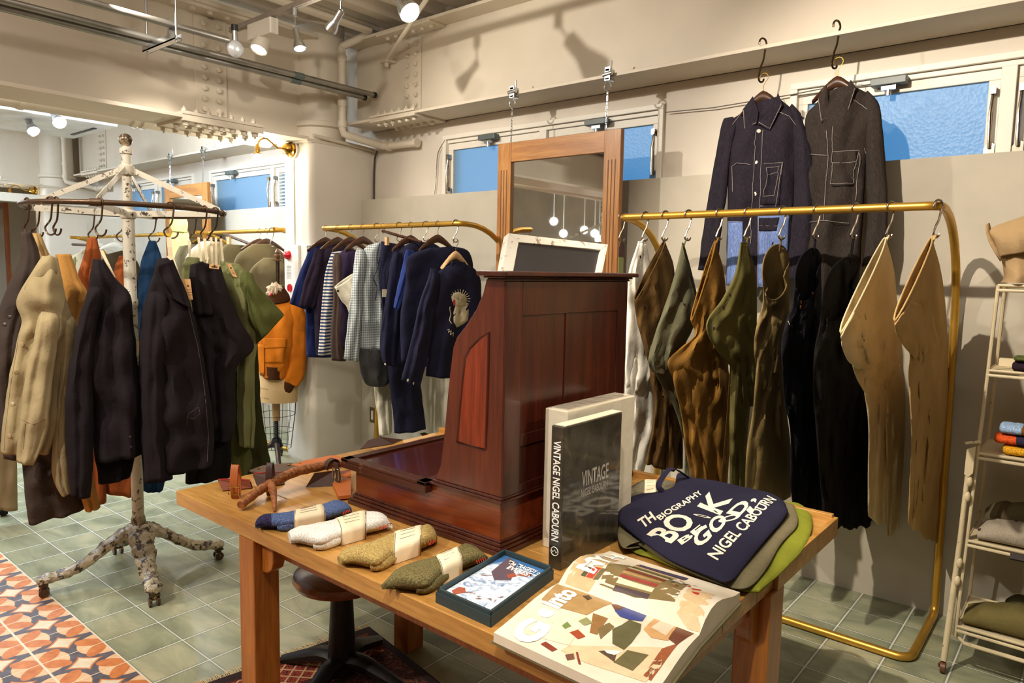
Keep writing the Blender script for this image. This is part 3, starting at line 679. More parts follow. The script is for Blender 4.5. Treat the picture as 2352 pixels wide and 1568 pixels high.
b = MB(); b.box((-1.98, 1.20, ZT_-.11), (-.73, 1.225, ZT_-.05)); b.box((-2.04, 1.23, ZT_-.11), (-2.01, 1.79, ZT_-.05)); b.box((-.69, 1.24, ZT_-.10), (-.665, 1.86, ZT_-.05)); b.build('apron', PINEZ, t, smooth=False)
# ================================================================ old mahogany till cabinet
A = V(-1.243, 1.462, ZT_); t = thing('till_cabinet', 'tall dark mahogany till cabinet with sloped side standing on the table', 'cabinet', A)
X = lambda x, y, z: A+V(x, y, z)
b = MB(); b.box(X(-.67, .02, .03), X(-.02, .66, .122)); b.box(X(-.31, .02, .12), X(-.02, .66, .155)); b.build('base_box', MAHOGX, t, smooth=False, bevel=.002)
b = MB()
for k, (o, z0, z1) in enumerate(((.0, 0, .014), (.005, .014, .024), (.011, .024, .034), (.015, .034, .04))): b.box(X(-.69+o, o, z0), X(-o, .68-o, z1))
b.build('base_moulding', MAHOG, t, smooth=False, bevel=.003)
b = MB(); b.box(X(-.30, .008, .150), X(-.008, .672, .158)); b.box(X(-.29, .013, .158), X(-.013, .667, .166)); b.build('waist_moulding', MAHOG, t, smooth=False, bevel=.003)
prof = [(-.02, .166), (-.02, .777), (-.088, .777), (-.10, .735), (-.125, .69), (-.165, .640), (-.20, .605), (-.214, .575), (-.226, .5), (-.238, .4), (-.25, .29), (-.262, .21), (-.285, .166)]
b = MB(); b.prism([X(u, .02, w) for u, w in prof], (0, .64, 0)); b.build('upper_body', MAHOGP, t, smooth=False, bevel=.002)
b = MB()
for o, z0, z1 in ((.018, .772, .78), (.01, .78, .786), (-.004, .786, .80)): b.box(X(-.10+o, o-.002, z0), X(.004-o, .69-o, z1))
b.build('cornice', MAHOG, t, smooth=False, bevel=.004)
b = MB(); b.box(X(-.718, -.006, .122), X(-.30, .69, .145)); b.box(X(-.718, -.006, .145), X(-.30, .035, .156)); b.box(X(-.718, .655, .145), X(-.30, .69, .156)); b.box(X(-.718, -.006, .145), X(-.68, .69, .156)); b.box(X(-.34, -.006, .145), X(-.30, .69, .156))
ld = b.build('lid', chipped('worn_mahogany_edge', (66, 28, 16), (112, 72, 44), .36, .3, 22), t, smooth=False, bevel=.003)
b = MB(); b.box(X(-.685, .03, .144), X(-.335, .66, .1475)); b.build('lid_panel', pbr('glossy_red_lid', (74, 30, 22), .06, coat=1, var=.25, vs=5), ld, smooth=False)
kn = onX(962, 1003, A.x-.52); b = MB(); b.lathe([(.012, 0), (.006, .01), (.014, .018), (.016, .024), (.004, .028)], X(-.55, .60, .156), n=16); b.build('lid_knob', BRASS, t)
# side panel with arched top
yf = A.y+.0185; pp = [onY(*q, yf) for q in ((1050, 1014), (1056, 940), (1063, 870), (1068, 822), (1080, 798), (1098, 780), (1123, 763), (1121, 850), (1118, 950), (1115, 1032))]
b = MB(); b.prism(pp, (0, .003, 0)); pn = b.build('arched_panel', wood('glowing_red_mahogany', (84, 28, 12), (140, 52, 22), .22, 2, .8), t, smooth=False)
b = MB(); b.tube([p-V(0, .001, 0) for p in pp], .0035, 6, True); b.build('panel_bead', MAHOG, pn)
# framed back
xb = A.x-.02; b = MB(); fr = lambda y0, z0, y1, z1, e=.006: b.box((xb, A.y+y0, ZT_+z0), (xb+e, A.y+y1, ZT_+z1))
fr(.02, .166, .092, .772); fr(.60, .166, .66, .772); fr(.092, .675, .60, .772); fr(.303, .33, .318, .675); fr(.092, .30, .60, .335); fr(.092, .166, .60, .19); b.build('back_frame', MAHOG, t, smooth=False, bevel=.0015)
b = MB(); b.box((xb-.001, A.y+.09, ZT_+.18), (xb+.002, A.y+.61, ZT_+.68)); b.build('back_panel', MAHOG, t, smooth=False)
# ================================================================ chalkboard on the till
xa, xt = -1.268, -1.335; zz = ZT_+.8
def cb(x, y, s): return onX(x, y, xa+(xt-xa)*s)
o = cb(1152, 631, 0); o.z = zz; r_ = cb(1383, 634, 0); r_.z = zz; tl = cb(1168, 535, 1); tr = cb(1397, 561, 1)
t = thing('chalkboard', 'small empty chalkboard in a worn white frame leaning on the till', 'chalkboard', o)
nrm = (r_-o).cross(tl-o).normalized(); nrm = nrm if nrm.x > 0 else -nrm; th = nrm*-.022
def q4(b, a, c, d, e, t_): b.add([a, c, d, e, a+t_, c+t_, d+t_, e+t_], [(0, 1, 2, 3), (7, 6, 5, 4), (0, 4, 5, 1), (1, 5, 6, 2), (2, 6, 7, 3), (3, 7, 4, 0)])
def lerp4(u, v): return (o*(1-u)+r_*u)*(1-v)+(tl*(1-u)+tr*u)*v
fw, fh = .10, .22; FRW = chipped('worn_white_frame', (226, 220, 204), (150, 130, 104), .40, .6, 20)
b = MB(); q4(b, lerp4(0, 0), lerp4(fw, 0), lerp4(fw, 1-fh), lerp4(0, 1), th); q4(b, lerp4(1-fw*.7, 0), lerp4(1, 0), lerp4(1, 1), lerp4(1-fw*.7, 1-fh), th); q4(b, lerp4(0, 1), lerp4(fw, 1-fh), lerp4(1-fw*.7, 1-fh), lerp4(1, 1), th)
b.build('frame', FRW, t, smooth=False, bevel=.0015)
b = MB(); q4(b, lerp4(fw, 0)+th*.35, lerp4(1-fw*.7, 0)+th*.35, lerp4(1-fw*.7, 1-fh)+th*.35, lerp4(fw, 1-fh)+th*.35, th*.4); b.build('slate', pbr('slate_black', (34, 28, 26), .6, var=.2), t, smooth=False)
# ================================================================ books
zc_ = onX(1256, 947, -1.17).z
t = thing('boxed_book', 'cream boxed book standing behind the black book against the till', 'book', (-1.17, 1.63, ZT_))
b = MB(); b.box((-1.215, 1.615, ZT_), (-1.135, 1.985, zc_)); b.build('slipcase', pbr('cream_slipcase', (210, 200, 176), .35, coat=.7, var=.04, bs=.4, bscale=14, bd=.01), t, smooth=False, bevel=.003)
b = MB(); b.box((-1.205, 1.625, zc_), (-1.145, 1.975, zc_+.003)); b.build('wrap_fold', pbr('clear_wrap_fold', (196, 186, 166), .15, coat=1, bs=.6, bscale=25, bd=.01), t, smooth=False)
x0, x1, y0, y1 = -1.112, -1.070, 1.508, 1.80; zb = onX(1290, 983, x1).z
t = thing('black_book', 'thick black hardback in clear wrap standing on the table by the till', 'book', (x1, y0, ZT_))
def wrap_cover():
    M = N('shrink_wrapped_black_cover'); co = M.coord((1, 3, 2.0)); f = M.noise(co, 5, 4, .6, 1.2)
    g = M.noise(M.coord(), 9, 4, .6, 2.)
    M.l(M.ramp(f, [(.40, lin((30, 27, 18))), (.6, lin((52, 47, 34))), (.70, lin((84, 76, 58)))]), M.b.inputs['Base Color'])
    M.b.inputs['Roughness'].default_value = .45; M.b.inputs['Coat Weight'].default_value = 1; M.b.inputs['Coat Roughness'].default_value = .08
    M.bump(g, .5, .012); return M.m
b = MB(); b.box((x0, y0, ZT_), (x1, y1, zb)); b.build('book_cover', wrap_cover(), t, smooth=False, bevel=.003)
b = MB(); b.box((x0+.004, y0+.01, zb-.006), (x1-.004, y1+.003, zb+.0015)); b.build('page_block', PAPER, t, smooth=False)
SILV = pbr('silver_lettering', (176, 172, 160), .4, .3)
WH = pbr('white_lettering', (232, 230, 222), .6, var=.02)
ftext('VINTAGE NIGEL CABOURN', t, 'spine_title', (x0+.009, y0, ZT_+(zb-ZT_)*.90), (0, 0, -(zb-ZT_)*.70), (x1-x0-.018, 0, 0), WH, .02)
b = MB(); c_ = V((x0+x1)/2, y0-.0008, ZT_+.05); b.tube(arc(c_, .012, 0, 360, (1, 0, 0), (0, 0, 1), 16)[:-1], .0012, 5, True); b.tube([c_+V(-.012, 0, .004), c_+V(-.006, 0, -.003), c_+V(0, 0, .005), c_+V(.005, 0, -.004), c_+V(.012, 0, .004)], .001, 5); b.build('spine_emblem', WH, t)
w_ = y1-y0; h_ = zb-ZT_
ftext('VINTAGE', t, 'cover_title', (x1, y0+.30*w_, ZT_+.535*h_), (0, .47*w_, 0), (0, 0, .115*h_), SILV, .015)
ftext('NIGEL CABOURN', t, 'cover_author', (x1, y0+.30*w_, ZT_+.465*h_), (0, .46*w_, 0), (0, 0, .055*h_), SILV, .01)
# ================================================================ blue box with a booklet
C4 = [V(-1.185, 1.160, ZT_), V(-1.010, 1.158, ZT_), V(-1.056, 1.452, ZT_), V(-1.224, 1.455, ZT_)]
t = thing('presentation_box', 'dark teal open gift box holding a blue printed booklet', 'box', C4[0])
TEAL = pbr('dark_teal_board', (44, 62, 66), .55, var=.06); Hh = V(0, 0, .036)
def qb(u, v, z=0): return (C4[0]*(1-u)+C4[1]*u)*(1-v)+(C4[3]*(1-u)+C4[2]*u)*v+V(0, 0, z)
b = MB(); b.prism([qb(0, 0), qb(1, 0), qb(1, 1), qb(0, 1)], (0, 0, .006))
for (u0, v0, u1, v1) in ((0, 0, 1, .022), (0, .978, 1, 1), (0, 0, .035, 1), (.965, 0, 1, 1)):
    b.prism([qb(u0, v0), qb(u1, v0), qb(u1, v1), qb(u0, v1)], (0, 0, .036))
for (u0, v0, u1, v1) in ((-.015, -.01, 1.015, 0), (-.015, -.01, 0, 1.01), (1, -.01, 1.015, 1.01)): b.prism([qb(u0, v0), qb(u1, v0), qb(u1, v1), qb(u0, v1)], (0, 0, .026))
b.build('tray', TEAL, t, smooth=False)
t2 = thing('booklet', 'booklet with a snowy mountain cover lying in the teal box', 'booklet', qb(.5, .5, .006))
def snow_cover():
    M = N('snowy_mountain_print'); c = M.coord((1, 1, 1)); s = M.n('ShaderNodeSeparateXYZ'); M.l(c, s.inputs[0])
    f = M.noise(c, 26, 5, .6, 2.); g = M.noise(c, 12, 3, .5, 1.5)
    k = M.ramp(f, [(.34, lin((96, 126, 168))), (.48, lin((196, 210, 224))), (.66, lin((236, 240, 242)))])
    k = M.mix(M.ramp(g, [(.60, 0.), (.66, .9)]), k, lin((110, 84, 78)))
    m = M.ramp(M.math('ADD', M.math('MULTIPLY', s.outputs[1], 3.4), M.math('MULTIPLY', g, .5)), [(.50, 0.), (.56, 1.)])
    k = M.mix(m, k, lin((58, 104, 158))); M.l(k, M.b.inputs['Base Color']); M.b.inputs['Roughness'].default_value = .35; return M.m
b = MB(); b.prism([qb(.05, .035, .006), qb(.95, .035, .006), qb(.95, .965, .006), qb(.05, .965, .006)], (0, 0, .018)); b.build('cover', snow_cover(), t2, smooth=False)
def bq(u, v): return qb(.05+.9*u, .035+.93*v, .0242)
b = MB()
for pts, in (([(.12, .98), (.2, .62), (.42, .50), (.66, .60), (.5, .80), (.35, .95)],),): b.prism([bq(*p) for p in pts], (0, 0, .0003))
b.build('cliff_print', pbr('print_brown', (98, 82, 92), .4), t2, smooth=False)
for pts in ([(.48, .66), (.58, .62), (.66, .70), (.56, .75)], [(.62, .72), (.8, .76), (.86, .84), (.7, .82)], [(.08, .08), (.2, .04), (.3, .14), (.2, .2), (.1, .18)]):
    b = MB(); b.prism([bq(*p) for p in pts], (0, 0, .0005)); b.build('climber_print', pbr('print_rust', (160, 84, 62), .4), t2, smooth=False)
U = bq(1, .5)-bq(0, .5); Vy = bq(.5, 1)-bq(.5, 0)
ftext('"The TRAGEDY of', t2, 'cover_words', bq(.22, .86), U*.74, Vy*.08, WH, .03); ftext('EVEREST"', t2, 'cover_words', bq(.34, .765), U*.58, Vy*.085, WH, .04)
# ================================================================ open picture book
zp = ZT_+.032
SL, SR = onZ(1284, 1336, zp), onZ(1606, 1456, zp); NL = onZ(1134, 1446, zp); FL_ = onZ(1397, 1262, zp+.012); FR = onZ(1700, 1357, zp)
NR = SR+(NL-SL); FL2 = SL+(FR-SR)
t = thing('open_book', 'large open picture book lying across the front corner of the table', 'book', SL)
KH = pbr('olive_book_cloth', (112, 106, 74), .8)
b = MB(); e = (SR-SL).normalized()*.006
b.grid([[p for p in (V(NL.x, NL.y, ZT_+.002)-e, V(SL.x, SL.y, ZT_+.002)-e, V(FL2.x, FL2.y, ZT_+.002)-e)], [p for p in (V(NR.x, NR.y, ZT_+.002)+e, V(SR.x, SR.y, ZT_+.002)+e, V(FR.x, FR.y, ZT_+.002)+e)]])
b.build('covers', KH, t, solid=.004, smooth=False)
def page(P0, P1, hs, name, mat):
    """block of pages from spine (P0 edge) to fore edge (P1 edge) with a curved top"""
    b = MB(); G = []; n = len(hs)-1
    for i in range(n+1):
        u = i/n; a = P0[0].lerp(P1[0], u); c = P0[1].lerp(P1[1], u); G.append([V(a.lerp(c, v/8).x, a.lerp(c, v/8).y, ZT_+.005+hs[i]) for v in range(9)])
    b.grid(G); m = len(G[0])
    lo = [[V(p.x, p.y, ZT_+.005) for p in r] for r in G]
    b.grid([G[-1], lo[-1]]); b.grid([[r[0] for r in G], [r[0] for r in lo]]); b.grid([[r[-1] for r in G], [r[-1] for r in lo]])
    return b.build(name, mat, t)
PG = N('printed_glossy_page'); g = PG.noise(PG.coord(), 8, 3); PG.l(PG.ramp(g, [(.3, lin((222, 206, 178))), (.7, lin((236, 226, 206)))]), PG.b.inputs['Base Color']); PG.b.inputs['Roughness'].default_value = .22; PG = PG.m
near = page((SL, SR), (NL, NR), [.025, .029, .031, .031, .029, .026, .024, .022, .021], 'near_pages', PG)
far = page((SL, SR), (FL2, FR), [.025, .047, .058, .060, .055, .046, .036, .028, .024], 'far_pages', PG)
bn, bf = bvh(near), bvh(far)
def pbil(side, u, v, lift=.0008):
    """u along the spine 0..1 (left to right), v from spine to fore edge"""
    a, c = (NL, NR) if side == 'n' else (FL2, FR); p = SL.lerp(SR, u).lerp(a.lerp(c, u), v); bv = bn if side == 'n' else bf
    h = bv.ray_cast(V(p.x, p.y, 2), V(0, 0, -1))[0]; return (h or V(p.x, p.y, zp))+V(0, 0, lift)
def inv(side, x, y):
    p = onZ(x, y, ZT_+(.052 if side == 'f' else .034)); a = (NL if side == 'n' else FL2)-SL; s_ = SR-SL; d = p-SL
    det = s_.x*a.y-s_.y*a.x; return ((d.x*a.y-d.y*a.x)/det, (s_.x*d.y-s_.y*d.x)/det)
def pr_(side, name, col, pts, lift=.0008, px=True):
    P = [inv(side, *q) if px else q for q in pts]; P = [(max(.004, min(.996, u)), max(.01, min(.99, v))) for u, v in P]
    # fan with inner rings so the print follows the curved page
    n = len(P); c = (sum(p[0] for p in P)/n, sum(p[1] for p in P)/n); b = MB(); R = []
    D = []
    for i in range(n):
        a, q = P[i], P[(i+1) % n]
        for k in range(4): D.append((a[0]+(q[0]-a[0])*k/4, a[1]+(q[1]-a[1])*k/4))
    for s in (1, .8, .6, .4, .2, .02): R.append([pbil(side, c[0]+(p[0]-c[0])*s, c[1]+(p[1]-c[1])*s, lift) for p in D])
    b.rings(R, cap=False); return b.build(name, pbr('print_%d_%d_%d' % col, col, .22, var=.1, vs=40), t)
z = lambda x, y: (1150+.2466*x, 1230+.2466*y)
N_ = 'printed_picture'
pr_('n', N_, (176, 142, 92), [z(520, 440), z(820, 520), z(1050, 610), z(800, 750), z(420, 640), z(380, 600)])
pr_('n', N_, (226, 214, 188), [z(380, 640), z(800, 760), z(640, 1000), z(120, 860)])
pr_('n', N_, (226, 196, 156), [z(640, 1000), z(1500, 1050), z(1500, 1200), z(1350, 1340), z(780, 1150), z(560, 1040)])
pr_('n', N_, (150, 84, 50), [z(1500, 1060), z(1660, 1010), z(1400, 1330), z(1330, 1280)])
pr_('n', N_, (108, 62, 44), [z(1660, 810), z(1830, 860), z(1640, 1030), z(1560, 970)], .001)
pr_('n', N_, (206, 160, 106), [z(1330, 880), z(1450, 740), z(1660, 820), z(1560, 990), z(1400, 960)], .001)
pr_('n', N_, (222, 206, 178), [z(1400, 860), z(1490, 780), z(1620, 830), z(1540, 940)], .0012)
pr_('n', N_, (106, 98, 64), [z(1180, 1060), z(1380, 1110), z(1230, 1240), z(1050, 1160)], .001)
pr_('n', N_, (98, 94, 62), [z(1040, 880), z(1130, 840), z(1200, 790), z(1310, 830), z(1300, 900), z(1220, 1000), z(1150, 1060), z(1040, 1000)], .0012)
pr_('n', N_, (62, 74, 140), [z(1060, 700), z(1160, 640), z(1260, 680), z(1360, 730), z(1320, 800), z(1200, 790), z(1110, 760)], .0014)
pr_('n', N_, (112, 66, 44), [z(1030, 630), z(1110, 605), z(1160, 640), z(1120, 690), z(1060, 690)], .0014)
pr_('n', N_, (74, 58, 44), [z(760, 560), z(820, 545), z(855, 580), z(810, 605)], .0012)
pr_('n', N_, (150, 110, 66), [z(860, 730), z(1000, 780), z(900, 920), z(830, 900)], .001)
pr_('n', N_, (126, 108, 70), [z(900, 870), z(1010, 820), z(1060, 860), z(930, 960)], .0012)
pr_('n', N_, (160, 74, 48), [z(640, 890), z(720, 870), z(790, 930), z(720, 950)], .0012)
pr_('n', N_, (118, 136, 74), [z(570, 830), z(620, 800), z(660, 840), z(600, 860)], .0012)
pr_('n', N_, (150, 150, 100), [z(720, 800), z(800, 770), z(860, 820), z(780, 840)], .0012)
pr_('n', N_, (134, 60, 44), [z(370, 980), z(420, 960), z(530, 1030), z(480, 1050)], .001)
pr_('n', N_, (122, 84, 66), [z(600, 1080), z(680, 1070), z(690, 1120), z(620, 1130)], .001)
pr_('n', N_, (132, 70, 50), [z(700, 1060), z(720, 1060), z(750, 1170), z(725, 1165)], .001)
pr_('n', N_, (92, 74, 60), [z(910, 1060), z(1000, 1055), z(1080, 1090), z(1060, 1160), z(990, 1110)], .0013)
pr_('n', N_, (238, 234, 222), [z(960, 1050), z(1140, 1070), z(1060, 1100), z(990, 1080)], .0016)
pr_('f', N_, (198, 170, 126), [z(560, 400), z(660, 260), z(840, 170), z(1100, 210), z(880, 420), z(780, 480)])
pr_('f', N_, (128, 110, 72), [z(920, 440), z(1010, 290), z(1200, 270), z(1500, 380), z(1740, 470), z(1620, 640), z(1250, 560)])
for i in range(9):
    c_ = [(156, 106, 60), (196, 168, 118), (94, 92, 58), (206, 186, 148), (120, 60, 44), (178, 140, 90), (150, 60, 50), (222, 206, 176), (84, 70, 70)][i]
    a0 = .10+.085*i; pr_('f', N_, c_, [(.30+.01*i, .93-a0), (.62, .96-a0), (.62, .90-a0), (.30+.01*i, .87-a0)], .0011, False)
pr_('f', N_, (82, 74, 96), [(.30, .86), (.66, .92), (.66, .80), (.33, .78)], .0012, False)
for i in range(26):
    random.seed(i); u, v = .62+random.random()*.14, .22+random.random()*.5; c_ = random.choice([(226, 216, 196), (176, 80, 54), (96, 120, 100), (206, 170, 120), (80, 70, 60)])
    pr_('f', N_, c_, [(u, v), (u+.02, v+.01), (u+.024, v+.04), (u+.004, v+.03)], .0013, False)
pr_('f', N_, (214, 186, 142), [z(1640, 700), z(1760, 500), z(2000, 560), z(1870, 830), z(1740, 790)], .0009)
pr_('f', N_, (196, 62, 48), [z(1770, 510), z(1870, 505), z(1860, 530), z(1790, 540)], .0013); pr_('f', N_, (196, 62, 48), [z(1770, 560), z(1850, 570), z(1840, 600), z(1800, 590)], .0013)
pr_('f', N_, (186, 70, 50), [(.16, .12), (.21, .13), (.21, .3), (.16, .28)], .0011, False); pr_('f', N_, (84, 80, 56), [(.12, .12), (.155, .12), (.155, .3), (.12, .28)], .0011, False); pr_('f', N_, (112, 100, 70), [(.215, .12), (.25, .14), (.25, .32), (.215, .3)], .0011, False)
s_ = SR-SL
def ptext(side, body, u0, v0, u1, v1, bold):
    # reads from fore edge to spine on the near page, from spine to fore edge on the far page
    a = pbil(side, u1, v0); w = pbil(side, u1, v1)-a; up = pbil(side, u0, v0)-a
    return ftext(body, t, 'printed_words', a, w, up, WH, bold, drop=bn if side == 'n' else bf, lift=.0018)
ptext('n', 'into', .06, .44, .20, .08, .05); ptext('n', 'e', .10, .60, .20, .48, .06); ptext('n', 'G', .08, .97, .27, .66, .06)
ptext('f', 'MY', .05, .18, .20, .62, .06); ptext('f', 'H', .06, .68, .17, .92, .04)
# ================================================================ tote bags
cz = lambda x, y: (1380+.2211*x, 1040+.2211*y)
def layer(name, lab, pts, z0, th, mat, seed, nz):
    b = MB(); blob(b, [onZ(*p, z0+th*.6) for p in pts], z0, th, nz, seed, 5)
    o = b.build(name, mat, None, sub=1); tag(o, lab, 'tote bag'); return o
GREEN = cloth('moss_green_canvas', (124, 128, 40)); OLV = cloth('grey_olive_canvas', (110, 102, 76)); NVY = cloth('navy_canvas', (38, 36, 54))
layer('tote_bag', 'moss green canvas tote, lowest of the folded stack', [cz(300, 985), cz(520, 1080), cz(900, 1240), cz(1300, 1380), cz(1600, 1440), cz(1700, 1400), cz(1950, 1160), cz(2150, 930), cz(2200, 700), cz(2120, 560), cz(1900, 500), cz(1200, 500), cz(600, 640), cz(330, 800)], ZT_, .018, GREEN, 3, .004)
layer('tote_bag', 'grey olive canvas tote between the navy and the green one', [cz(170, 850), cz(240, 975), cz(360, 930), cz(700, 1130), cz(1100, 1300), cz(1490, 1400), cz(1700, 1230), cz(1880, 930), cz(2040, 760), cz(2030, 600), cz(1900, 500), cz(1200, 440), cz(600, 500), cz(230, 700)], ZT_+.019, .018, OLV, 8, .004)
nb = layer('tote_bag', 'navy canvas tote with cream lettering on top of the folded stack', [cz(178, 700), cz(200, 590), cz(330, 450), cz(600, 400), cz(760, 330), cz(800, 205), cz(960, 250), cz(1300, 320), cz(1830, 440), cz(1935, 560), cz(1925, 660), cz(1700, 910), cz(1500, 1160), cz(1330, 1330), cz(1100, 1260), cz(700, 1090), cz(420, 900)], ZT_+.038, .020, NVY, 14, .0035)
b = MB(); zh = ZT_+.06; P = smooth_path([onZ(*cz(640, 400), zh), onZ(*cz(600, 340), zh+.02), onZ(*cz(650, 240), zh+.04), onZ(*cz(720, 165), zh+.05), onZ(*cz(800, 180), zh+.035), onZ(*cz(900, 250), zh)])
b.tube(P, .010, 8, flat=.25); b.build('handle', NVY, nb)
bt = bvh(nb); CRM = pbr('cream_print', (224, 216, 196), .8, var=.03); zt_ = ZT_+.062
def bag_text(body, a, c, d, bold=.02, n='printed_words'):
    a, c, d = (onZ(*cz(*q), zt_) for q in (a, c, d)); ftext(body, nb, n, a, c-a, d-a, CRM, bold, drop=bt, lift=.0012)
bag_text('TH', (440, 775), (580, 690), (375, 690), .03); bag_text('BIOGRAPHY', (620, 700), (1065, 415), (570, 660), .02)
bag_text('BO', (735, 935), (1010, 700), (470, 830), .03); bag_text('O', (1060, 680), (1185, 690), (920, 630), .03); bag_text('K', (1240, 640), (1370, 460), (1000, 540), .03)
bag_text('BE', (840, 945), (1080, 780), (790, 900), .03); bag_text('GO', (1010, 1000), (1330, 730), (940, 850), .03); bag_text('O', (1260, 750), (1480, 660), (1190, 700), .03); bag_text('D,', (1470, 660), (1640, 480), (1300, 620), .03); bag_text('L', (1560, 640), (1670, 500), (1510, 590), .03)
bag_text('NIGEL CABOURN', (1215, 1110), (1830, 470), (1100, 1040), .02)
# ================================================================ socks
_a, _c = onZ(767, 1283, ZT_), onZ(1000, 1225, ZT_+.03); AXD = math.degrees(math.atan2(_c.y-_a.y, _c.x-_a.x))
def knit(name, c, c2=None, ax=0, rib=150):
    ax = -AXD
    if name in MC: return MC[name]
    M = N(name); co = M.coord((1, 1, 1)); f = M.noise(co, 300, 2); k = M.ramp(f, [(.35, tuple(v*.62 for v in lin(c))), (.65, lin(c2 or c))])
    M.l(k, M.b.inputs['Base Color']); M.b.inputs['Roughness'].default_value = .95; M.b.inputs['Specular IOR Level'].default_value = .1
    w = M.n('ShaderNodeTexWave', bands_direction='Y'); w.inputs['Scale'].default_value = 44; w.inputs['Distortion'].default_value = .4; M.l(M.coord((1, 1, 1), rot=(0, 0, math.radians(ax))), w.inputs['Vector'])
    M.bump(M.math('ADD', M.math('MULTIPLY', w.outputs['Fac'], 1.0 if rib > 1 else 0), M.math('MULTIPLY', f, .5)), .6, .003); MC[name] = M.m; return M.m
def sock_pair(lab, F, B, h, mat, band, toe=None, red=True, cuff=None):
    o = onZ(*F[len(F)//2], ZT_); t = thing('sock_pair', lab, 'socks', o, None)
    # lower folded layer
    b = MB(); sh = lambda q, k: (q[0]+k[0], q[1]+k[1])
    slabloft(b, F, [((f[0]*.25+g[0]*.75), (f[1]*.25+g[1]*.75)+4) for f, g in zip(F, B)], ZT_, h*.5, 20, 2.4, 1, .002); b.build('folded_foot', mat, t)
    b = MB(); Z0 = ZT_+h*.40
    F2 = [(f[0]*.94+g[0]*.06, f[1]*.94+g[1]*.06) for f, g in zip(F, B)]
    z1 = [onZ(*q, ZT_+h*.30) for q in F2]
    st = []
    Fp = smooth_path(z1, 4); Bp = smooth_path([onZ(*q, ZT_+h) for q in B], 4); n = 20
    for i, (f, g) in enumerate(zip(Fp, Bp)):
        g = V(g.x, g.y, f.z); c = (f+g)/2; a = (g-f)/2; e = min(1, .35+.65*(min(i, len(Fp)-1-i)/5)**.6)*min(1, (a.length*2/.055)**.5); r = []
        for j in range(n):
            q = 2*PI*j/n; cx, sz = math.cos(q), math.sin(q); cx = math.copysign(abs(cx)**.75, cx); sz = math.copysign(abs(sz)**.75, sz)
            p = c+a*cx*(.86+.14*e)+V(0, 0, h*.35*(1+sz)*e); r.append(p+V(0, 0, .002*noise.noise(p*35)))
        st.append(r)
    st = st[1:-1]
    for e_, k in ((0, .7), (-1, .7)):
        r = st[e_]; c = sum(r, V(0, 0, 0))/len(r); q = [c+(p-c)*k for p in r]
        st.insert(0, q) if e_ == 0 else st.append(q)
    b.rings(st); leg = b.build('ribbed_leg', mat, t)
    m = len(st); k0, k1 = int(m*.2)+2, int(m*(band[0]+.02)); b = MB(); P = []
    for i in range(k0, k1+1):
        f = Fp[min(i, len(Fp)-1)]; g = Bp[min(i, len(Bp)-1)]; P.append(V(f.x, f.y, ZT_+h*.34).lerp(V(g.x, g.y, ZT_+h*.34), .17))
    if len(P) > 2: b.tube(P, [h*.37*math.sin(PI*(.22+.5*i/(len(P)-1))) for i in range(len(P))], 12); b.build('heel_fold', mat, t)
    if toe:
        b = MB(); k = max(3, int(m*toe[0])); b.rings([[c+(p-c)*1.012 for p in r for c in [sum(r, V(0, 0, 0))/n]] for r in st[:k]]); b.build('toe', toe[1], t)
    a, c = int(m*band[0]), int(m*band[1]); R = []
    for r in st[a:c+1]:
        ce = sum(r, V(0, 0, 0))/n; ce.z = ZT_+h*.5; q = []
        for j in range(n):
            p = ce+(r[j]-ce)*1.05
            if math.sin(2*PI*j/n) < -.3: p.z = ZT_+.002
            q.append(p)
        R.append(q)
    b = MB(); b.rings(R, cap=False); bd = b.build('paper_band', PAPER, t, solid=.001); bb = bvh(bd)
    b = MB()
    for r in (R[0], R[-1]):
        o2 = R[1] if r is R[0] else R[-2]; L = [r[j]*.86+o2[j]*.14 for j in range(n) if math.sin(2*PI*j/n) > -.5]; ce = sum(r, V(0, 0, 0))/n
        L = [ce+(p-ce)*1.012 for p in sorted(L, key=lambda p: (p-R[0][0]).length)]
        b.tube(L, .0009, 5)
    mr = R[len(R)//2]; U = (R[-1][5]-R[0][5])*.7; tp = R[0][5]*.75+R[-1][5]*.25
    for k in range(4):
        s0 = R[0][3+k]*.8+R[-1][3+k]*.2; e0 = R[0][3+k]*.25+R[-1][3+k]*.75
        b.tube([s0+V(0, 0, .0015), e0+V(0, 0, .0015)], .0005, 4)
    b.build('band_print', INK, t)
    if red:
        b = MB(); f = Fp[-5]+V(0, -.001, h*.12); f2 = Fp[-3]+V(0, -.001, h*.12)
        for k in range(5): q = f.lerp(f2, k/4); b.tube([q+V(0, -.003, 0), q+V(.004, -.003, .008), q+V(.008, -.003, 0)], .0011, 4)
        b.build('red_mark', pbr('red_thread', (196, 60, 40), .8), t)
    return t
BLUE = knit('blue_marl_knit', (78, 98, 150), (106, 124, 168), 25, 150); WHK = knit('white_terry_knit', (232, 228, 216), (240, 238, 230), 0, 1)
TANK = knit('mustard_tan_knit', (168, 142, 84), (196, 170, 106), 28, 150); OLVK = knit('olive_knit', (104, 94, 58), (128, 118, 78), 28, 150)
sock_pair('blue marl sock pair with a navy toe and paper band, furthest left', [(586, 1213), (602, 1213), (650, 1216), (700, 1208), (748, 1198), (790, 1186), (812, 1174)], [(584, 1188), (596, 1178), (654, 1171), (700, 1162), (740, 1152), (776, 1141), (806, 1150)], .044, BLUE, (.40, .64), (.30, knit('navy_marl_toe', (44, 40, 70), (62, 58, 92), 0, 1)))
sock_pair('thick white sock pair in a paper band between blue and tan ones', [(664, 1250), (692, 1252), (737, 1262), (784, 1246), (830, 1233), (872, 1222), (903, 1208)], [(656, 1206), (682, 1202), (720, 1195), (770, 1184), (828, 1168), (880, 1171), (906, 1192)], .052, WHK, (.50, .70))
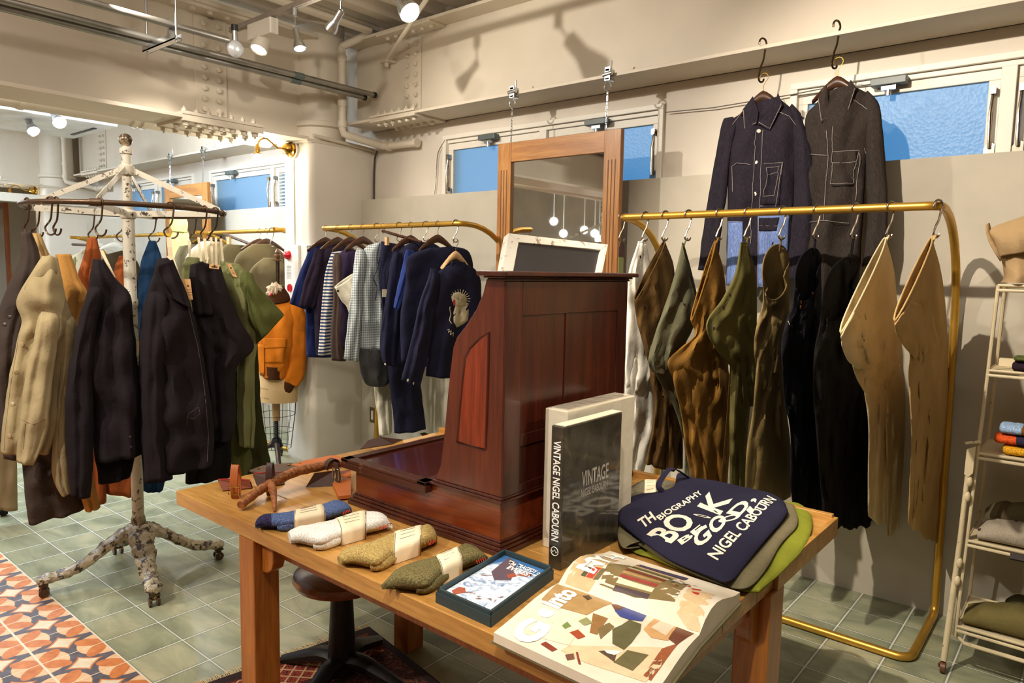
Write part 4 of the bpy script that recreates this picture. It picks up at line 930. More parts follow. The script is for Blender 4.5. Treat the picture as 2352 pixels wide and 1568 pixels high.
sock_pair('mustard tan ribbed sock pair in a paper band', [(780, 1298), (819, 1300), (867, 1311), (904, 1290), (958, 1270), (985, 1258), (1006, 1244)], [(770, 1260), (794, 1249), (850, 1236), (907, 1214), (960, 1201), (989, 1197), (1008, 1214)], .052, TANK, (.50, .70))
sock_pair('dark olive ribbed sock pair in a paper band beside the teal box', [(880, 1353), (910, 1354), (980, 1363), (1016, 1336), (1052, 1317), (1095, 1300), (1127, 1284)], [(872, 1318), (892, 1310), (943, 1283), (998, 1270), (1040, 1254), (1076, 1240), (1122, 1258)], .052, OLVK, (.50, .70))
GRK = knit('grey_marl_knit', (96, 90, 74), (136, 126, 100), 0, 150); BRK = knit('brown_marl_knit', (92, 68, 44), (142, 110, 74), 0, 150)
sock_pair('grey marl sock pair with tan band behind the black book', [(1432, 1160), (1455, 1160), (1478, 1156), (1500, 1150), (1530, 1140), (1560, 1128)], [(1436, 1118), (1458, 1106), (1480, 1098), (1502, 1098), (1530, 1098), (1552, 1098)], .03, GRK, (.40, .62), None, False)
sock_pair('brown marl sock pair stacked behind the cream boxed book', [(1400, 1102), (1412, 1104), (1424, 1104), (1438, 1100), (1450, 1094), (1456, 1088)], [(1402, 1066), (1415, 1062), (1426, 1062), (1438, 1064), (1450, 1070), (1458, 1078)], .03, BRK, (.1, .3), None, False)
# ================================================================ leather goods
TANL = pbr('tan_leather', (176, 94, 38), .6, var=.15, vs=12, coat=.0, bs=.2, bscale=120); DKL = pbr('dark_brown_leather', (60, 34, 24), .55, var=.2, vs=12, coat=.0, bs=.2, bscale=120); REDL = pbr('red_lining', (150, 28, 20), .8)
def cuff(lab, px, top, bot, w, mat, case, cmat, buckle=True):
    """glasses case with a stand-up strap loop and buckle"""
    o = onZ(px, bot, ZT_); t = thing('leather_case', lab, 'leather case', o)
    zt = onP(px, top, o, V(FW.x, FW.y, 0).normalized()).z; r = (zt-ZT_)/2; c = V(o.x, o.y+.016, ZT_+r)
    u = V(RT.x, RT.y, 0).normalized(); dep = V(-u.y, u.x, 0)*.016; P = [c+V(0, 0, r*math.sin(a))+dep*math.cos(a)*1.0 for a in [2*PI*k/28 for k in range(28)]]
    b = MB(); R = []
    for i, p in enumerate(P):
        n = V(0, dep.y*0, 0); nn = (p-c).normalized(); R.append([p-u*w/2, p+u*w/2, p+u*w/2+nn*.0035, p-u*w/2+nn*.0035])
    b.rings(R, True); b.build('strap', mat, t, bevel=.001)
    if buckle:
        f = c-dep*1.12+V(0, 0, -r*.45); b = MB(); hw, hh = w/2+.006, .013
        b.tube([f-u*hw-V(0, 0, hh), f+u*hw-V(0, 0, hh), f+u*hw+V(0, 0, hh), f-u*hw+V(0, 0, hh)], .0022, 8, True); b.tube([f+V(0, -.003, hh), f+V(0, -.004, -hh)], .0014, 6); b.build('buckle', BRASS, t)
    pts = [onZ(*q, ZT_+zz) for *q, zz in case]; n = len(pts)//2
    b = MB(); b.add(pts, [(0, 1, 2, 3)] if len(pts) == 4 else [tuple(range(len(pts)))]); cs = b.build('case_body', cmat, t, solid=.006, smooth=False, bevel=.001)
    b = MB(); b.add([p+V(0, .006, -.004) for p in pts], [tuple(range(len(pts)))]); b.build('back_flap', cmat, t, solid=.003, smooth=False)
    b = MB(); b.tube([pts[0]+V(0, .002, .002), (pts[0]+pts[1])/2+V(0, .002, .006), pts[1]+V(0, .002, .002)], .003, 6); b.build('lining', REDL, t)
    return t
cuff('tan leather case with a brass buckled strap at the left table end', 532, 1071, 1146, .026, TANL, [(500, 1103, .028), (573, 1104, .028), (578, 1121, .002), (512, 1127, .002)], pbr('russet_leather', (112, 50, 24), .6))
cuff('dark brown leather case with red lining behind the antler', 612, 1066, 1140, .022, DKL, [(581, 1090, .035), (640, 1086, .035), (652, 1112, .002), (594, 1124, .002)], DKL)
def leather_piece(lab, pts, th, mat, rivets=(), nm='leather_strap', cat='leather goods'):
    o = onZ(*pts[0][:2], ZT_); t = thing(nm, lab, cat, o)
    P = [onZ(x, y, ZT_+z_) for x, y, z_ in pts]; b = MB(); b.add(P, [tuple(range(len(P)))]); b.build('leather_panel', mat, t, solid=th, smooth=False, bevel=.001)
    for x, y, z_ in rivets:
        c = onZ(x, y, ZT_+z_+th/2); b = MB(); b.lathe([(.006, 0), (.0055, .002), (.002, .003)], c, n=14); b.build('rivet', BRASS, t)
    return t
leather_piece('long dark leather strap with rivets behind the cases', [(573, 1081, .012), (604, 1070, .012), (668, 1064, .012), (690, 1072, .012), (660, 1084, .012), (600, 1088, .012)], .006, pbr('grey_brown_leather', (84, 62, 48), .65, var=.15), [(594, 1076, .014), (664, 1068, .014)])
leather_piece('tan leather flap with a rivet reaching the till', [(668, 1068, .014), (700, 1058, .02), (762, 1046, .03), (800, 1052, .03), (760, 1064, .02), (690, 1072, .014)], .004, TANL, [(688, 1064, .016)])
leather_piece('dark leather case folded like a tent beside the antler', [(702, 1119, .002), (722, 1086, .05), (770, 1080, .05), (766, 1115, .002)], .004, DKL)
leather_piece('tan leather wallet lying against the till base', [(764, 1112, .012), (806, 1100, .012), (806, 1140, .012), (778, 1143, .012)], .012, TANL)
leather_piece('tan leather tab between antler and till', [(775, 1085, .02), (806, 1078, .03), (806, 1096, .02), (772, 1092, .02)], .005, TANL)
leather_piece('dark pleated leather pouch behind the till', [(828, 1031, .02), (845, 1012, .05), (872, 1004, .06), (925, 1010, .05), (900, 1020, .03)], .02, DKL)
leather_piece('pale wooden ruler lying behind the till', [(925, 1013, .02), (996, 996, .02), (1004, 1000, .02), (935, 1018, .02)], .008, LHANG, nm='wooden_ruler', cat='ruler')
leather_piece('brass framed spectacle lens behind the till lid', [(964, 996, .05), (975, 993, .05), (984, 997, .05), (970, 1001, .05)], .003, BRASS, nm='magnifier', cat='magnifier')
# antler
t = thing('antler', 'brown deer antler with a buckled strap resting on the socks side of the till', 'antler', onZ(640, 1150, ZT_))
ANT = N('antler_horn'); f = ANT.noise(ANT.coord((20, 20, 20)), 1.2, 5, .6, 1.5); g = ANT.noise(ANT.coord((3, 60, 60)), 2, 4, .6, .4)
ANT.l(ANT.ramp(g, [(.3, lin((84, 44, 20))), (.5, lin((150, 88, 44))), (.72, lin((196, 136, 82)))]), ANT.b.inputs['Base Color']); ANT.b.inputs['Roughness'].default_value = .45; ANT.bump(g, .6, .006); ANT = ANT.m
b = MB(); AP = [onZ(553, 1160, ZT_+.020), onZ(590, 1130, ZT_+.035), onZ(630, 1106, ZT_+.05), onZ(680, 1083, ZT_+.062), onZ(730, 1072, ZT_+.062), onZ(775, 1064, ZT_+.06), onZ(812, 1066, ZT_+.05)]
AP = smooth_path(AP, 6); b.tube(AP, [.0135+.004*math.sin(PI*i/len(AP))+.0012*math.sin(i*1.9) for i in range(len(AP))], 14); b.build('beam', ANT, t)
b = MB(); TP = smooth_path([onZ(622, 1112, ZT_+.045), onZ(628, 1132, ZT_+.034), onZ(630, 1155, ZT_+.018), onZ(631, 1174, ZT_+.004)], 5); b.tube(TP, [.014*(1-i/len(TP))**1.1+.003 for i in range(len(TP))], 12); b.build('tine', ANT, t)
t = thing('leather_strap', 'dark leather strap with a steel buckle wrapped over the antler', 'leather goods', onZ(765, 1080, ZT_+.05))
b = MB(); c = onZ(762, 1068, ZT_+.062); R = []
for k in range(17):
    a = PI*(1.15-1.3*k/16); p = c+V(.006*math.cos(a), -.030*math.cos(a)+0, .022*math.sin(a)); R.append([p+V(-.012, 0, 0), p+V(.012, 0, 0), p+V(.012, 0, 0)+V(0, -math.cos(a), math.sin(a))*.003, p+V(-.012, 0, 0)+V(0, -math.cos(a), math.sin(a))*.003])
b.rings(R); b.build('loop', DKL, t)
b = MB(); P = [onZ(770, 1062, ZT_+.085), onZ(774, 1080, ZT_+.06), onZ(776, 1096, ZT_+.035), onZ(774, 1106, ZT_+.02)]; b.rings([[p+V(-.013, 0, 0), p+V(.013, 0, 0), p+V(.013, .004, 0), p+V(-.013, .004, 0)] for p in P]); b.build('strap_end', DKL, t)
b = MB(); f = onZ(773, 1088, ZT_+.05); b.tube([f+V(-.017, -.004, -.02), f+V(.017, -.004, -.02), f+V(.017, -.004, .02), f+V(-.017, -.004, .02)], .0022, 8, True); b.build('buckle', CHROME, t)
# ================================================================ stool and rug
sc_ = V(-2.045, 1.52, 0); t = thing('stool', 'round wooden stool on a black iron pedestal under the table', 'stool', sc_)
zs = onP(770, 1322, sc_, V(FW.x, FW.y, 0).normalized()).z
b = MB(); b.lathe([(.03, -.03), (.13, -.028), (.162, -.018), (.172, 0), (.168, .016), (.14, .024), (.01, .024)], sc_+V(0, 0, zs), n=40); b.build('seat', wood('worn_stool_seat', (92, 52, 24), (150, 96, 50), .3, 0, .4), t)
b = MB(); b.lathe([(.055, .03), (.052, .08), (.045, .2), (.038, zs-.04), (.06, zs-.03)], sc_, n=24); b.build('column', DKMET, t)
for k in range(4):
    a = math.radians(20+90*k); d = V(math.cos(a), math.sin(a), 0); b = MB(); P = smooth_path([sc_+V(0, 0, .07)+d*.02, sc_+V(0, 0, .075)+d*.08, sc_+V(0, 0, .055)+d*.15, sc_+V(0, 0, .03)+d*.22, sc_+V(0, 0, .016)+d*.26], 4)
    b.tube(P, [.034-.018*i/len(P) for i in range(len(P))], 10, flat=1.2); b.build('foot', DKMET, t)
def rug_mat():
    M = N('persian_rug_pile'); c = M.coord((1, 1, 1)); s = M.n('ShaderNodeSeparateXYZ'); M.l(c, s.inputs[0]); x, y = s.outputs[0], s.outputs[1]
    fr = lambda a, k: M.math('ABSOLUTE', M.math('SUBTRACT', M.math('FRACT', M.math('MULTIPLY', a, k)), .5))
    di = M.math('ADD', fr(x, 22), fr(y, 22)); lat = M.ramp(M.math('ABSOLUTE', M.math('SUBTRACT', di, .5)), [(.05, 1.), (.09, 0.)]); dot = M.ramp(di, [(.16, 1.), (.2, 0.)])
    n = M.noise(c, 60, 3); base = M.ramp(n, [(.3, lin((66, 24, 16))), (.7, lin((120, 46, 28)))])
    k = M.mix(dot, base, lin((150, 60, 34))); k = M.mix(M.math('MULTIPLY', lat, .75), k, lin((168, 132, 96)))
    mid = M.math('ABSOLUTE', x); e = M.ramp(M.math('ADD', y, .5), [(.70, 0.), (.705, 1.)])
    k2 = M.mix(M.math('MULTIPLY', M.ramp(M.noise(c, 34, 4, .6, 2.), [(.5, 0.), (.56, 1.)]), .8), lin((52, 20, 16)), lin((128, 58, 38)))
    k3 = M.mix(M.ramp(M.noise(c, 22, 3, .6, 3.), [(.62, 0.), (.66, 1.)]), k2, lin((150, 116, 84)))
    k = M.mix(e, k3, k); M.l(k, M.b.inputs['Base Color']); M.b.inputs['Roughness'].default_value = 1; M.bump(M.noise(c, 260, 2), .8, .006); return M.m
r1, r2, r3 = onZ(848, 1443, 0), onZ(556, 1545, 0), onZ(1125, 1590, 0); ru = (r2-r1).normalized(); rv = V(ru.y, -ru.x, 0); rv = rv if rv.dot(r3-r1) > 0 else -rv
t = thing('rug', 'dark red oriental rug with fringe under the stool', 'rug', r1)
b = MB(); Lr, Wr = .72, 1.15
def rq(u, v, z_): return r1+ru*u+rv*v+V(0, 0, z_)
b.prism([rq(0, 0, .001), rq(Lr, 0, .001), rq(Lr, Wr, .001), rq(0, Wr, .001)], (0, 0, .008)); b.build('border', pbr('rug_dark_border', (40, 22, 22), 1, var=.2, vs=60, bs=.5, bscale=300), t, smooth=False)
b = MB(); b.prism([rq(.035, .045, .009), rq(Lr-.035, .045, .009), rq(Lr-.035, Wr-.04, .009), rq(.035, Wr-.04, .009)], (0, 0, .002)); o = b.build('field', rug_mat(), t, smooth=False)
b = MB(); b.prism([rq(.05, .06, .0112), rq(Lr-.05, .06, .0112), rq(Lr-.05, .21, .0112), rq(.05, .21, .0112)], (0, 0, .001))
M = N('rug_lattice_end'); c = M.coord((1, 1, 1), rot=(0, 0, -math.atan2(ru.y, ru.x))); s = M.n('ShaderNodeSeparateXYZ'); M.l(c, s.inputs[0])
fr = lambda a, k: M.math('ABSOLUTE', M.math('SUBTRACT', M.math('FRACT', M.math('MULTIPLY', a, k)), .5))
di = M.math('ADD', fr(s.outputs[0], 17), fr(s.outputs[1], 17)); lat = M.ramp(M.math('ABSOLUTE', M.math('SUBTRACT', di, .5)), [(.05, 1.), (.10, 0.)]); n_ = M.noise(c, 90, 3)
M.l(M.mix(lat, M.ramp(n_, [(.42, lin((60, 26, 22))), (.5, lin((176, 66, 38))), (.6, lin((96, 40, 28)))]), lin((192, 156, 118))), M.b.inputs['Base Color']); M.b.inputs['Roughness'].default_value = 1; M.bump(n_, .5, .004)
b.build('lattice_band', M.m, t, smooth=False)
b = MB(); random.seed(3)
for i in range(150):
    u = Lr*i/149; p = rq(u, .0, .006); q = rq(u+random.uniform(-.012, .012), -.03-random.random()*.02, .002); b.tube([p, p.lerp(q, .5)+V(0, 0, .004), q], .0016, 4, cap=False)
o = b.build('fringe', pbr('cream_fringe', (196, 172, 130), 1), t); o['kind'] = 'stuff'
# ================================================================ garments: lofts with folds, hung where they hang
def plane_pt(pl, x, y):
    k, v = pl[0], pl[1]
    if k == 'X': return onX(x, y, v)
    if k == 'Y': return onY(x, y, v)
    return onP(x, y, v, pl[2])
def face(P):
    """upright plane through P, turned to the shop floor where the camera stands"""
    n = V(CAM.x-P[0], CAM.y-P[1], 0).normalized(); return ('P', Vector(P), n)
def ploft(name, rows, pl, mat, parent, off=0., fold=.25, k=5, seed=0, pinch=0, seg=44, sub=6, open_=True, cap=False, thick=.0025, bulge=1.):
    if 'sleeve' in name:
        a_ = rows[0]; mx = (a_[0]+a_[2])/2; rows = [(mx-(mx-a_[0])*.6, a_[1]-22, mx+(a_[2]-mx)*.6, a_[3]-22, .01)]+list(rows)
    R4 = []
    for r in rows:
        xl, yl, xr, yr = r[:4]; d = r[4] if len(r) > 4 else .05; tz = r[5] if len(r) > 5 else 0
        a, c = plane_pt(pl, xl, yl), plane_pt(pl, xr, yr); m = (a+c)/2; N_ = V(CAM.x-m.x, CAM.y-m.y, 0).normalized()
        R4.append((m+N_*off, (c-a)/2, N_*d*bulge+V(0, 0, tz)))
    n = len(R4); cs = [smooth_path([q[i] for q in R4], sub) for i in range(3)]; m = len(cs[0]); rings = []; L = 0
    rnd = random.Random(seed*7+1); ph = [rnd.uniform(0, 6.28) for _ in range(6)]; wd = max(.02, max(q[1].length for q in R4))
    for i in range(m):
        C, A_, B = cs[0][i], cs[1][i], cs[2][i]
        if i: L += (C-cs[0][i-1]).length
        t = i/(m-1); grow = min(1, .25+1.3*t); r = []
        for j in range(seg):
            a = 2*PI*j/seg; c, s = math.cos(a), math.sin(a); u = c*A_.length
            g1 = noise.noise(V(u*9+L*3.0+seed*3.1, L*3.2-u*2, seed+(3 if s > 0 else 9))); g2 = noise.noise(V(u*20-L*7+seed, L*9+u*5, seed*1.7+(0 if s > 0 else 5)))
            w2 = c+.35*noise.noise(V(seed, L*3, 2))
            f = .34*math.sin(k*w2*1.5+ph[0]+L*1.6)*grow+.16*math.sin(k*w2*2.9+ph[1]-L*2.6)*grow
            q = 1-abs(noise.noise(V((u+L*.55)*8+seed, (L-u*.8)*5.5, seed*2.3+(0 if s > 0 else 7))))*4
            f += 1.25*g1+.55*g2+.5*max(-.4, q)
            es = abs(s)**.6
            c2 = c*(1-pinch*max(0, 1-i/14)*math.exp(-((s-(.12 if c > 0 else .42))/.2)**2)) if pinch else c
            p = C+A_*c2+B*math.copysign(abs(s)**.8, s)
            Nh = V(B.x, B.y, 0); Nh = Nh.normalized() if Nh.length > 1e-6 else V(0, 0, 0)
            p = p+Nh*(f*fold*.062*min(1, wd/.10)*min(1, grow+.25)*es*(1 if s > 0 else -1))
            if A_.length > .012: p = p+A_.normalized()*(.004*noise.noise(V(L*14+seed, c*2, 4))*(1 if i else 0))
            r.append(p)
        rings.append(r)
    b = MB(); b.rings(rings, cap=cap)
    o = b.build(name, mat, parent, solid=0 if cap else thick, ang=75); return o
def seam(bv, P, r=.0012, n=5, lift=.0015, b=None, k=5, dbl=0):
    own = b is None; b = b or MB(); pts = []
    P = [V(x, y, 0) for x, y in P]; Q = []
    for i in range(len(P)-1):
        m = max(2, int((P[i+1]-P[i]).length/7)); Q += [P[i].lerp(P[i+1], j/m) for j in range(m)]
    Q.append(P[-1])
    for q in Q:
        h, _n = hit(bv, q.x, q.y, lift)
        if h is not None: pts.append(h)
    run = []
    for p in pts:
        if run and (p-run[-1]).length > .05:
            if len(run) > 1: b.tube(run, r, n)
            run = []
        run.append(p)
    if len(run) > 1: b.tube(run, r, n)
    return b
def buttons(bv, P, mat, parent, r=.0065, name='button'):
    for x, y in P:
        h, nm = hit(bv, x, y)
        if h is None: continue
        b = MB(); b.lathe([(r, 0), (r*1.05, .0015), (r*.7, .003), (.001, .0022)], h, nm, 12); b.build(name, mat, parent)
def ppatch(bv, quad, name, mat, parent, lift=.003, n=10, th=.002):
    """a pocket or panel sewn on the cloth"""
    G = []; Q = [V(x, y, 0) for x, y in quad]
    for i in range(n+1):
        row = []
        for j in range(n+1):
            p = (Q[0]*(1-j/n)+Q[1]*(j/n))*(1-i/n)+(Q[3]*(1-j/n)+Q[2]*(j/n))*(i/n); h, nm = hit(bv, p.x, p.y, lift)
            row.append(h)
        G.append(row)
    flat = [h for r in G for h in r if h is not None]
    if len(flat) < 4: return None
    vs, idx, fs = [], {}, []
    for i, r in enumerate(G):
        for j, h in enumerate(r):
            if h is not None: idx[i, j] = len(vs); vs.append(h)
    for i in range(n):
        for j in range(n):
            c = [(i, j), (i, j+1), (i+1, j+1), (i+1, j)]
            if all(q in idx for q in c): fs.append(tuple(idx[q] for q in c))
    if not fs: return None
    b = MB(); b.add(vs, fs); return b.build(name, mat, parent, solid=th)
def s_hook(lab, x, Y, zt, L, group, r=.004, R=.021, mat=None, yaw=.5, lowR=.015, fl=1):
    t = thing('s_hook', lab, 'hook', (x, Y, zt), group); u = V(math.sin(yaw), math.cos(yaw), 0)*fl; c = V(x, Y, zt); P = []
    for a in range(200, -41, -20): P.append(c+u*(R*math.cos(math.radians(a)))+V(0, 0, R*math.sin(math.radians(a))))
    c2 = c+V(0, 0, -L+R+lowR)
    P += [c+u*(R*.35)+V(0, 0, -L*.38), c+u*(-.2*R)+V(0, 0, -L*.52)]
    for a in range(165, 381, 24): P.append(c2+u*(lowR*math.cos(math.radians(a)))+V(0, 0, lowR*math.sin(math.radians(a))))
    b = MB(); b.tube(smooth_path(P, 2), r, 7); b.build('hook_wire', mat or HOOKM, t); return t
def hanger(lab, x, Y, zt, w, mat, axis='Y', group=None, hook=.07, th=.018, hm=None):
    """wooden hanger hooked on a rail; shoulders along the axis"""
    t = thing('coat_hanger', lab, 'hanger', (x, Y, zt), group); u = V(0, 1, 0) if axis == 'Y' else V(1, 0, 0); c = V(x, Y, zt)
    b = MB(); P = [c+u*(.02*math.cos(math.radians(a)))+V(0, 0, .02*math.sin(math.radians(a))) for a in range(200, -61, -20)]+[c+V(0, 0, -.035), c+V(0, 0, -hook-.02)]
    b.tube(P, .0018, 6); b.build('wire_hook', hm or HOOKM, t)
    v = V(1, 0, 0) if axis == 'Y' else V(0, 1, 0); top = c+V(0, 0, -hook); R = []
    for i in range(13):
        s = -1+i/6; d = abs(s)**1.4; q = top+u*s*w/2-V(0, 0, .075*d); h = .016*(1-abs(s)**1.2)+.010
        R.append([q+v*th*math.cos(a)*.5+V(0, 0, h*math.sin(a)) for a in [2*PI*k/10 for k in range(10)]])
    b = MB(); b.rings(R); b.build('shoulders', mat, t); return t
# ---------------------------------------------------------------- cloth colours
C = {}
for n, c in dict(white=(240, 236, 222), brown=(92, 68, 36), greygreen=(98, 96, 74), ochre=(136, 98, 44), olive=(102, 96, 54), beigeolive=(130, 110, 70), navyd=(27, 25, 31), black=(22, 19, 18), cream=(216, 198, 158), khaki=(196, 162, 108),
                 charcoal=(70, 60, 54), khakij=(160, 144, 108), tan=(186, 134, 70), rust=(164, 88, 46), blackj=(32, 27, 29), blackv=(36, 31, 33), teal=(30, 56, 86), sage=(120, 122, 80), green=(80, 84, 44), dgreen=(46, 46, 22), navy=(34, 44, 88), aub=(44, 34, 48), nvy2=(36, 36, 56),
                 blue=(48, 64, 124), purple=(54, 42, 66), taupe=(84, 68, 62), offwhite=(214, 206, 184), greyhem=(70, 68, 68), orange=(196, 110, 26), rib=(70, 40, 20), farol=(110, 100, 74), farcream=(206, 192, 160), camo=(66, 52, 34), yellow=(222, 212, 130), bag=(150, 132, 100)).items():
    C[n] = cloth('cloth_'+n, c)
C['denim'] = cloth('dark_indigo_denim', (36, 32, 40), slub=(46, 41, 50)); C['bdenim'] = cloth('black_brown_denim', (48, 42, 39), slub=(58, 51, 46)); C['light'] = cloth('light_blue_denim', (96, 118, 172), slub=(128, 146, 190))
def checks(name, c1, c2, s):
    M = N(name); c = M.coord(); p = M.n('ShaderNodeSeparateXYZ'); M.l(c, p.inputs[0]); h = M.math('ADD', p.outputs[0], p.outputs[1])
    f = lambda a: M.math('GREATER_THAN', M.math('FRACT', M.math('MULTIPLY', a, s)), .5)
    m = M.math('MULTIPLY', M.math('ADD', f(h), f(p.outputs[2])), .5); M.l(M.mix(m, lin(c1), lin(c2)), M.b.inputs['Base Color']); M.b.inputs['Roughness'].default_value = .95; M.bump(M.noise(c, 30, 4), .3, .01); return M.m
def stripes(name, c1, c2, s):
    M = N(name); c = M.coord(); p = M.n('ShaderNodeSeparateXYZ'); M.l(c, p.inputs[0])
    M.l(M.mix(M.math('GREATER_THAN', M.math('FRACT', M.math('MULTIPLY', p.outputs[2], s)), .5), lin(c1), lin(c2)), M.b.inputs['Base Color']); M.b.inputs['Roughness'].default_value = .95; M.bump(M.noise(c, 30, 4), .3, .01); return M.m
C['gingham'] = checks('grey_blue_gingham', (112, 126, 134), (206, 210, 204), 62); C['stripe'] = stripes('navy_cream_stripes', (38, 60, 104), (216, 208, 192), 46)
# ================================================================ right rail: S hooks and trousers
HX = [(1430, 494), (1483, 492), (1529, 490), (1582, 488), (1654, 486), (1719, 484), (1799, 481), (1878, 478), (1966, 475), (2047, 472), (2156, 468)]
names = ['olive webbing belt', 'white trousers', 'brown trousers', 'grey green trousers', 'ochre trousers', 'olive trousers', 'beige trousers with rolled cuff', 'navy denim trousers', 'black trousers', 'cream trousers', 'khaki trousers']
hx = []
for (x, y), nm in zip(HX, names):
    p = onY(x, y, YR); hx.append(p.x); s_hook('steel S hook on the right brass rail holding the '+nm, p.x, YR, ZR, .137, 'S hooks on the right brass rail')
t = thing('belt', 'olive webbing belt with leather tab at the left end of the right rail', 'belt', (hx[0], YR, 1.62)); x = hx[0]
b = MB(); b.prism([V(x, YR-.028, 1.575), V(x, YR-.028, 1.62), V(x, YR-.012, 1.652), V(x, YR+.008, 1.652), V(x, YR+.024, 1.62), V(x, YR+.024, 1.575)], (.004, 0, 0)); b.build('leather_tab', DKL, t, smooth=False)
b = MB(); b.box((x, YR-.024, .75), (x+.003, YR+.02, 1.58)); b.build('webbing', C['sage'], t, smooth=False)
TR = [
 ('white', 'white trousers hung by a loop, furthest left on the right rail', [(1466, 556, 1483, 558, .01), (1443, 633, 1498, 630, .05), (1440, 720, 1512, 720, .06), (1437, 820, 1508, 820, .06), (1437, 880, 1496, 880, .055)],
  [[(1437, 860, 1494, 860, .055), (1436, 960, 1506, 955, .05), (1438, 1030, 1493, 1028, .05), (1441, 1098, 1474, 1098, .04)]], [(1470, 590)]),
 ('brown', 'brown trousers with open waist beside the white pair', [(1457, 688, 1527, 556, .045, -.03), (1461, 724, 1547, 612, .05), (1471, 768, 1552, 700, .055), (1490, 835, 1552, 800, .055), (1496, 880, 1560, 872, .05)],
  [[(1494, 850, 1545, 850, .045), (1503, 930, 1545, 930, .045), (1495, 1004, 1545, 1004, .045), (1483, 1062, 1545, 1078, .045)], [(1520, 850, 1562, 850, .05), (1530, 950, 1566, 950, .05), (1528, 1010, 1568, 1010, .05), (1530, 1076, 1568, 1070, .05)]], [(1528, 582), (1480, 705)]),
 ('greygreen', 'grey green trousers with pale gathered waist', [(1567, 560, 1604, 704, .04, -.025), (1551, 628, 1601, 724, .05), (1531, 690, 1592, 752, .055), (1508, 758, 1574, 790, .055), (1490, 822, 1562, 832, .05)],
  [[(1492, 820, 1560, 825, .045), (1515, 875, 1575, 870, .045), (1550, 940, 1592, 935, .04), (1572, 1020, 1598, 1020, .035), (1572, 1105, 1602, 1105, .035)]], [(1556, 665), (1566, 690), (1572, 700)]),
 ('ochre', 'ochre trousers with hanging tape, fourth pair from the left', [(1587, 733, 1643, 557, .045, -.035), (1596, 762, 1662, 625, .05), (1590, 778, 1668, 700, .055), (1560, 802, 1672, 775, .055), (1534, 833, 1672, 835, .055), (1548, 872, 1674, 880, .055)],
  [[(1545, 860, 1635, 860, .05), (1565, 950, 1635, 950, .045), (1576, 1040, 1628, 1040, .045), (1592, 1108, 1630, 1108, .04)], [(1590, 870, 1676, 870, .06), (1588, 950, 1676, 950, .06), (1608, 1030, 1675, 1030, .055), (1630, 1110, 1670, 1112, .045)]], [(1605, 742)]),
 ('olive', 'olive trousers hung sideways with side tab', [(1701, 558, 1715, 558, .01), (1688, 628, 1734, 622, .04), (1658, 688, 1738, 690, .055), (1622, 745, 1738, 745, .055), (1645, 800, 1740, 800, .055), (1680, 845, 1740, 850, .05), (1690, 900, 1738, 900, .045)],
  [[(1680, 850, 1732, 850, .045), (1676, 960, 1720, 960, .045), (1676, 1040, 1714, 1040, .04), (1678, 1128, 1714, 1128, .04)]], [(1719, 583), (1661, 705), (1639, 753), (1676, 678)]),
 ('beigeolive', 'beige trousers with wide open waist and a rolled cuff', [(1750, 628, 1812, 622, .045, -.115), (1753, 690, 1813, 685, .05, -.05), (1738, 750, 1812, 748, .055), (1732, 805, 1800, 800, .05), (1743, 860, 1798, 860, .045)],
  [[(1758, 760, 1800, 760, .05), (1758, 800, 1798, 800, .05), (1756, 848, 1794, 852, .045)], [(1738, 840, 1798, 840, .04), (1730, 940, 1806, 940, .045), (1716, 1030, 1815, 1020, .05), (1712, 1130, 1816, 1135, .05)]], [(1759, 672)]),
 ('navyd', 'navy denim trousers with orange buttons', [(1825, 645, 1886, 618, .045, -.105), (1820, 700, 1888, 690, .05, -.04), (1806, 740, 1890, 740, .055), (1795, 790, 1890, 790, .055), (1798, 860, 1890, 860, .05), (1803, 930, 1890, 930, .05)],
  [[(1803, 900, 1850, 900, .045), (1816, 1000, 1860, 1000, .045), (1815, 1100, 1868, 1100, .045), (1820, 1150, 1865, 1178, .045)], [(1845, 900, 1895, 900, .05), (1852, 1000, 1896, 1000, .05), (1860, 1100, 1900, 1100, .05), (1866, 1180, 1902, 1182, .045)]], []),
 ('black', 'black trousers with wide open waist', [(1888, 690, 1970, 640, .05, -.115), (1884, 740, 1975, 715, .055, -.05), (1872, 800, 1985, 790, .06), (1868, 870, 1995, 860, .06), (1872, 950, 2000, 940, .055)],
  [[(1872, 930, 1945, 930, .05), (1880, 1050, 1950, 1050, .05), (1888, 1150, 1955, 1150, .05), (1892, 1196, 1955, 1205, .05)], [(1930, 930, 2002, 930, .055), (1935, 1050, 2006, 1050, .055), (1940, 1150, 2010, 1150, .05), (1945, 1206, 2016, 1198, .05)]], []),
 ('cream', 'cream trousers with flapped back pocket', [(1930, 758, 2034, 550, .045, -.035), (1938, 792, 2052, 615, .05), (1948, 818, 2060, 690, .055), (1957, 835, 2068, 765, .055), (1968, 868, 2074, 840, .055), (1992, 910, 2076, 900, .05)],
  [[(1985, 890, 2048, 890, .045), (1995, 970, 2046, 970, .045), (1994, 1090, 2042, 1090, .045), (1994, 1186, 2034, 1200, .04)], [(2030, 880, 2078, 880, .055), (2034, 980, 2078, 980, .05), (2036, 1100, 2072, 1100, .045), (2036, 1228, 2067, 1208, .04)]], [(1940, 770)]),
 ('khaki', 'khaki trousers at the right end of the rail', [(2054, 730, 2141, 550, .045, -.035), (2060, 762, 2160, 620, .05), (2075, 790, 2170, 690, .055), (2090, 812, 2175, 770, .055), (2086, 860, 2177, 840, .055), (2092, 910, 2176, 900, .05)],
  [[(2088, 880, 2150, 880, .045), (2094, 1000, 2140, 1000, .045), (2090, 1100, 2130, 1100, .04), (2086, 1196, 2112, 1212, .035)], [(2110, 870, 2178, 870, .055), (2108, 990, 2175, 990, .055), (2100, 1100, 2168, 1100, .05), (2096, 1203, 2161, 1244, .045)]], [(2065, 748)]),
]
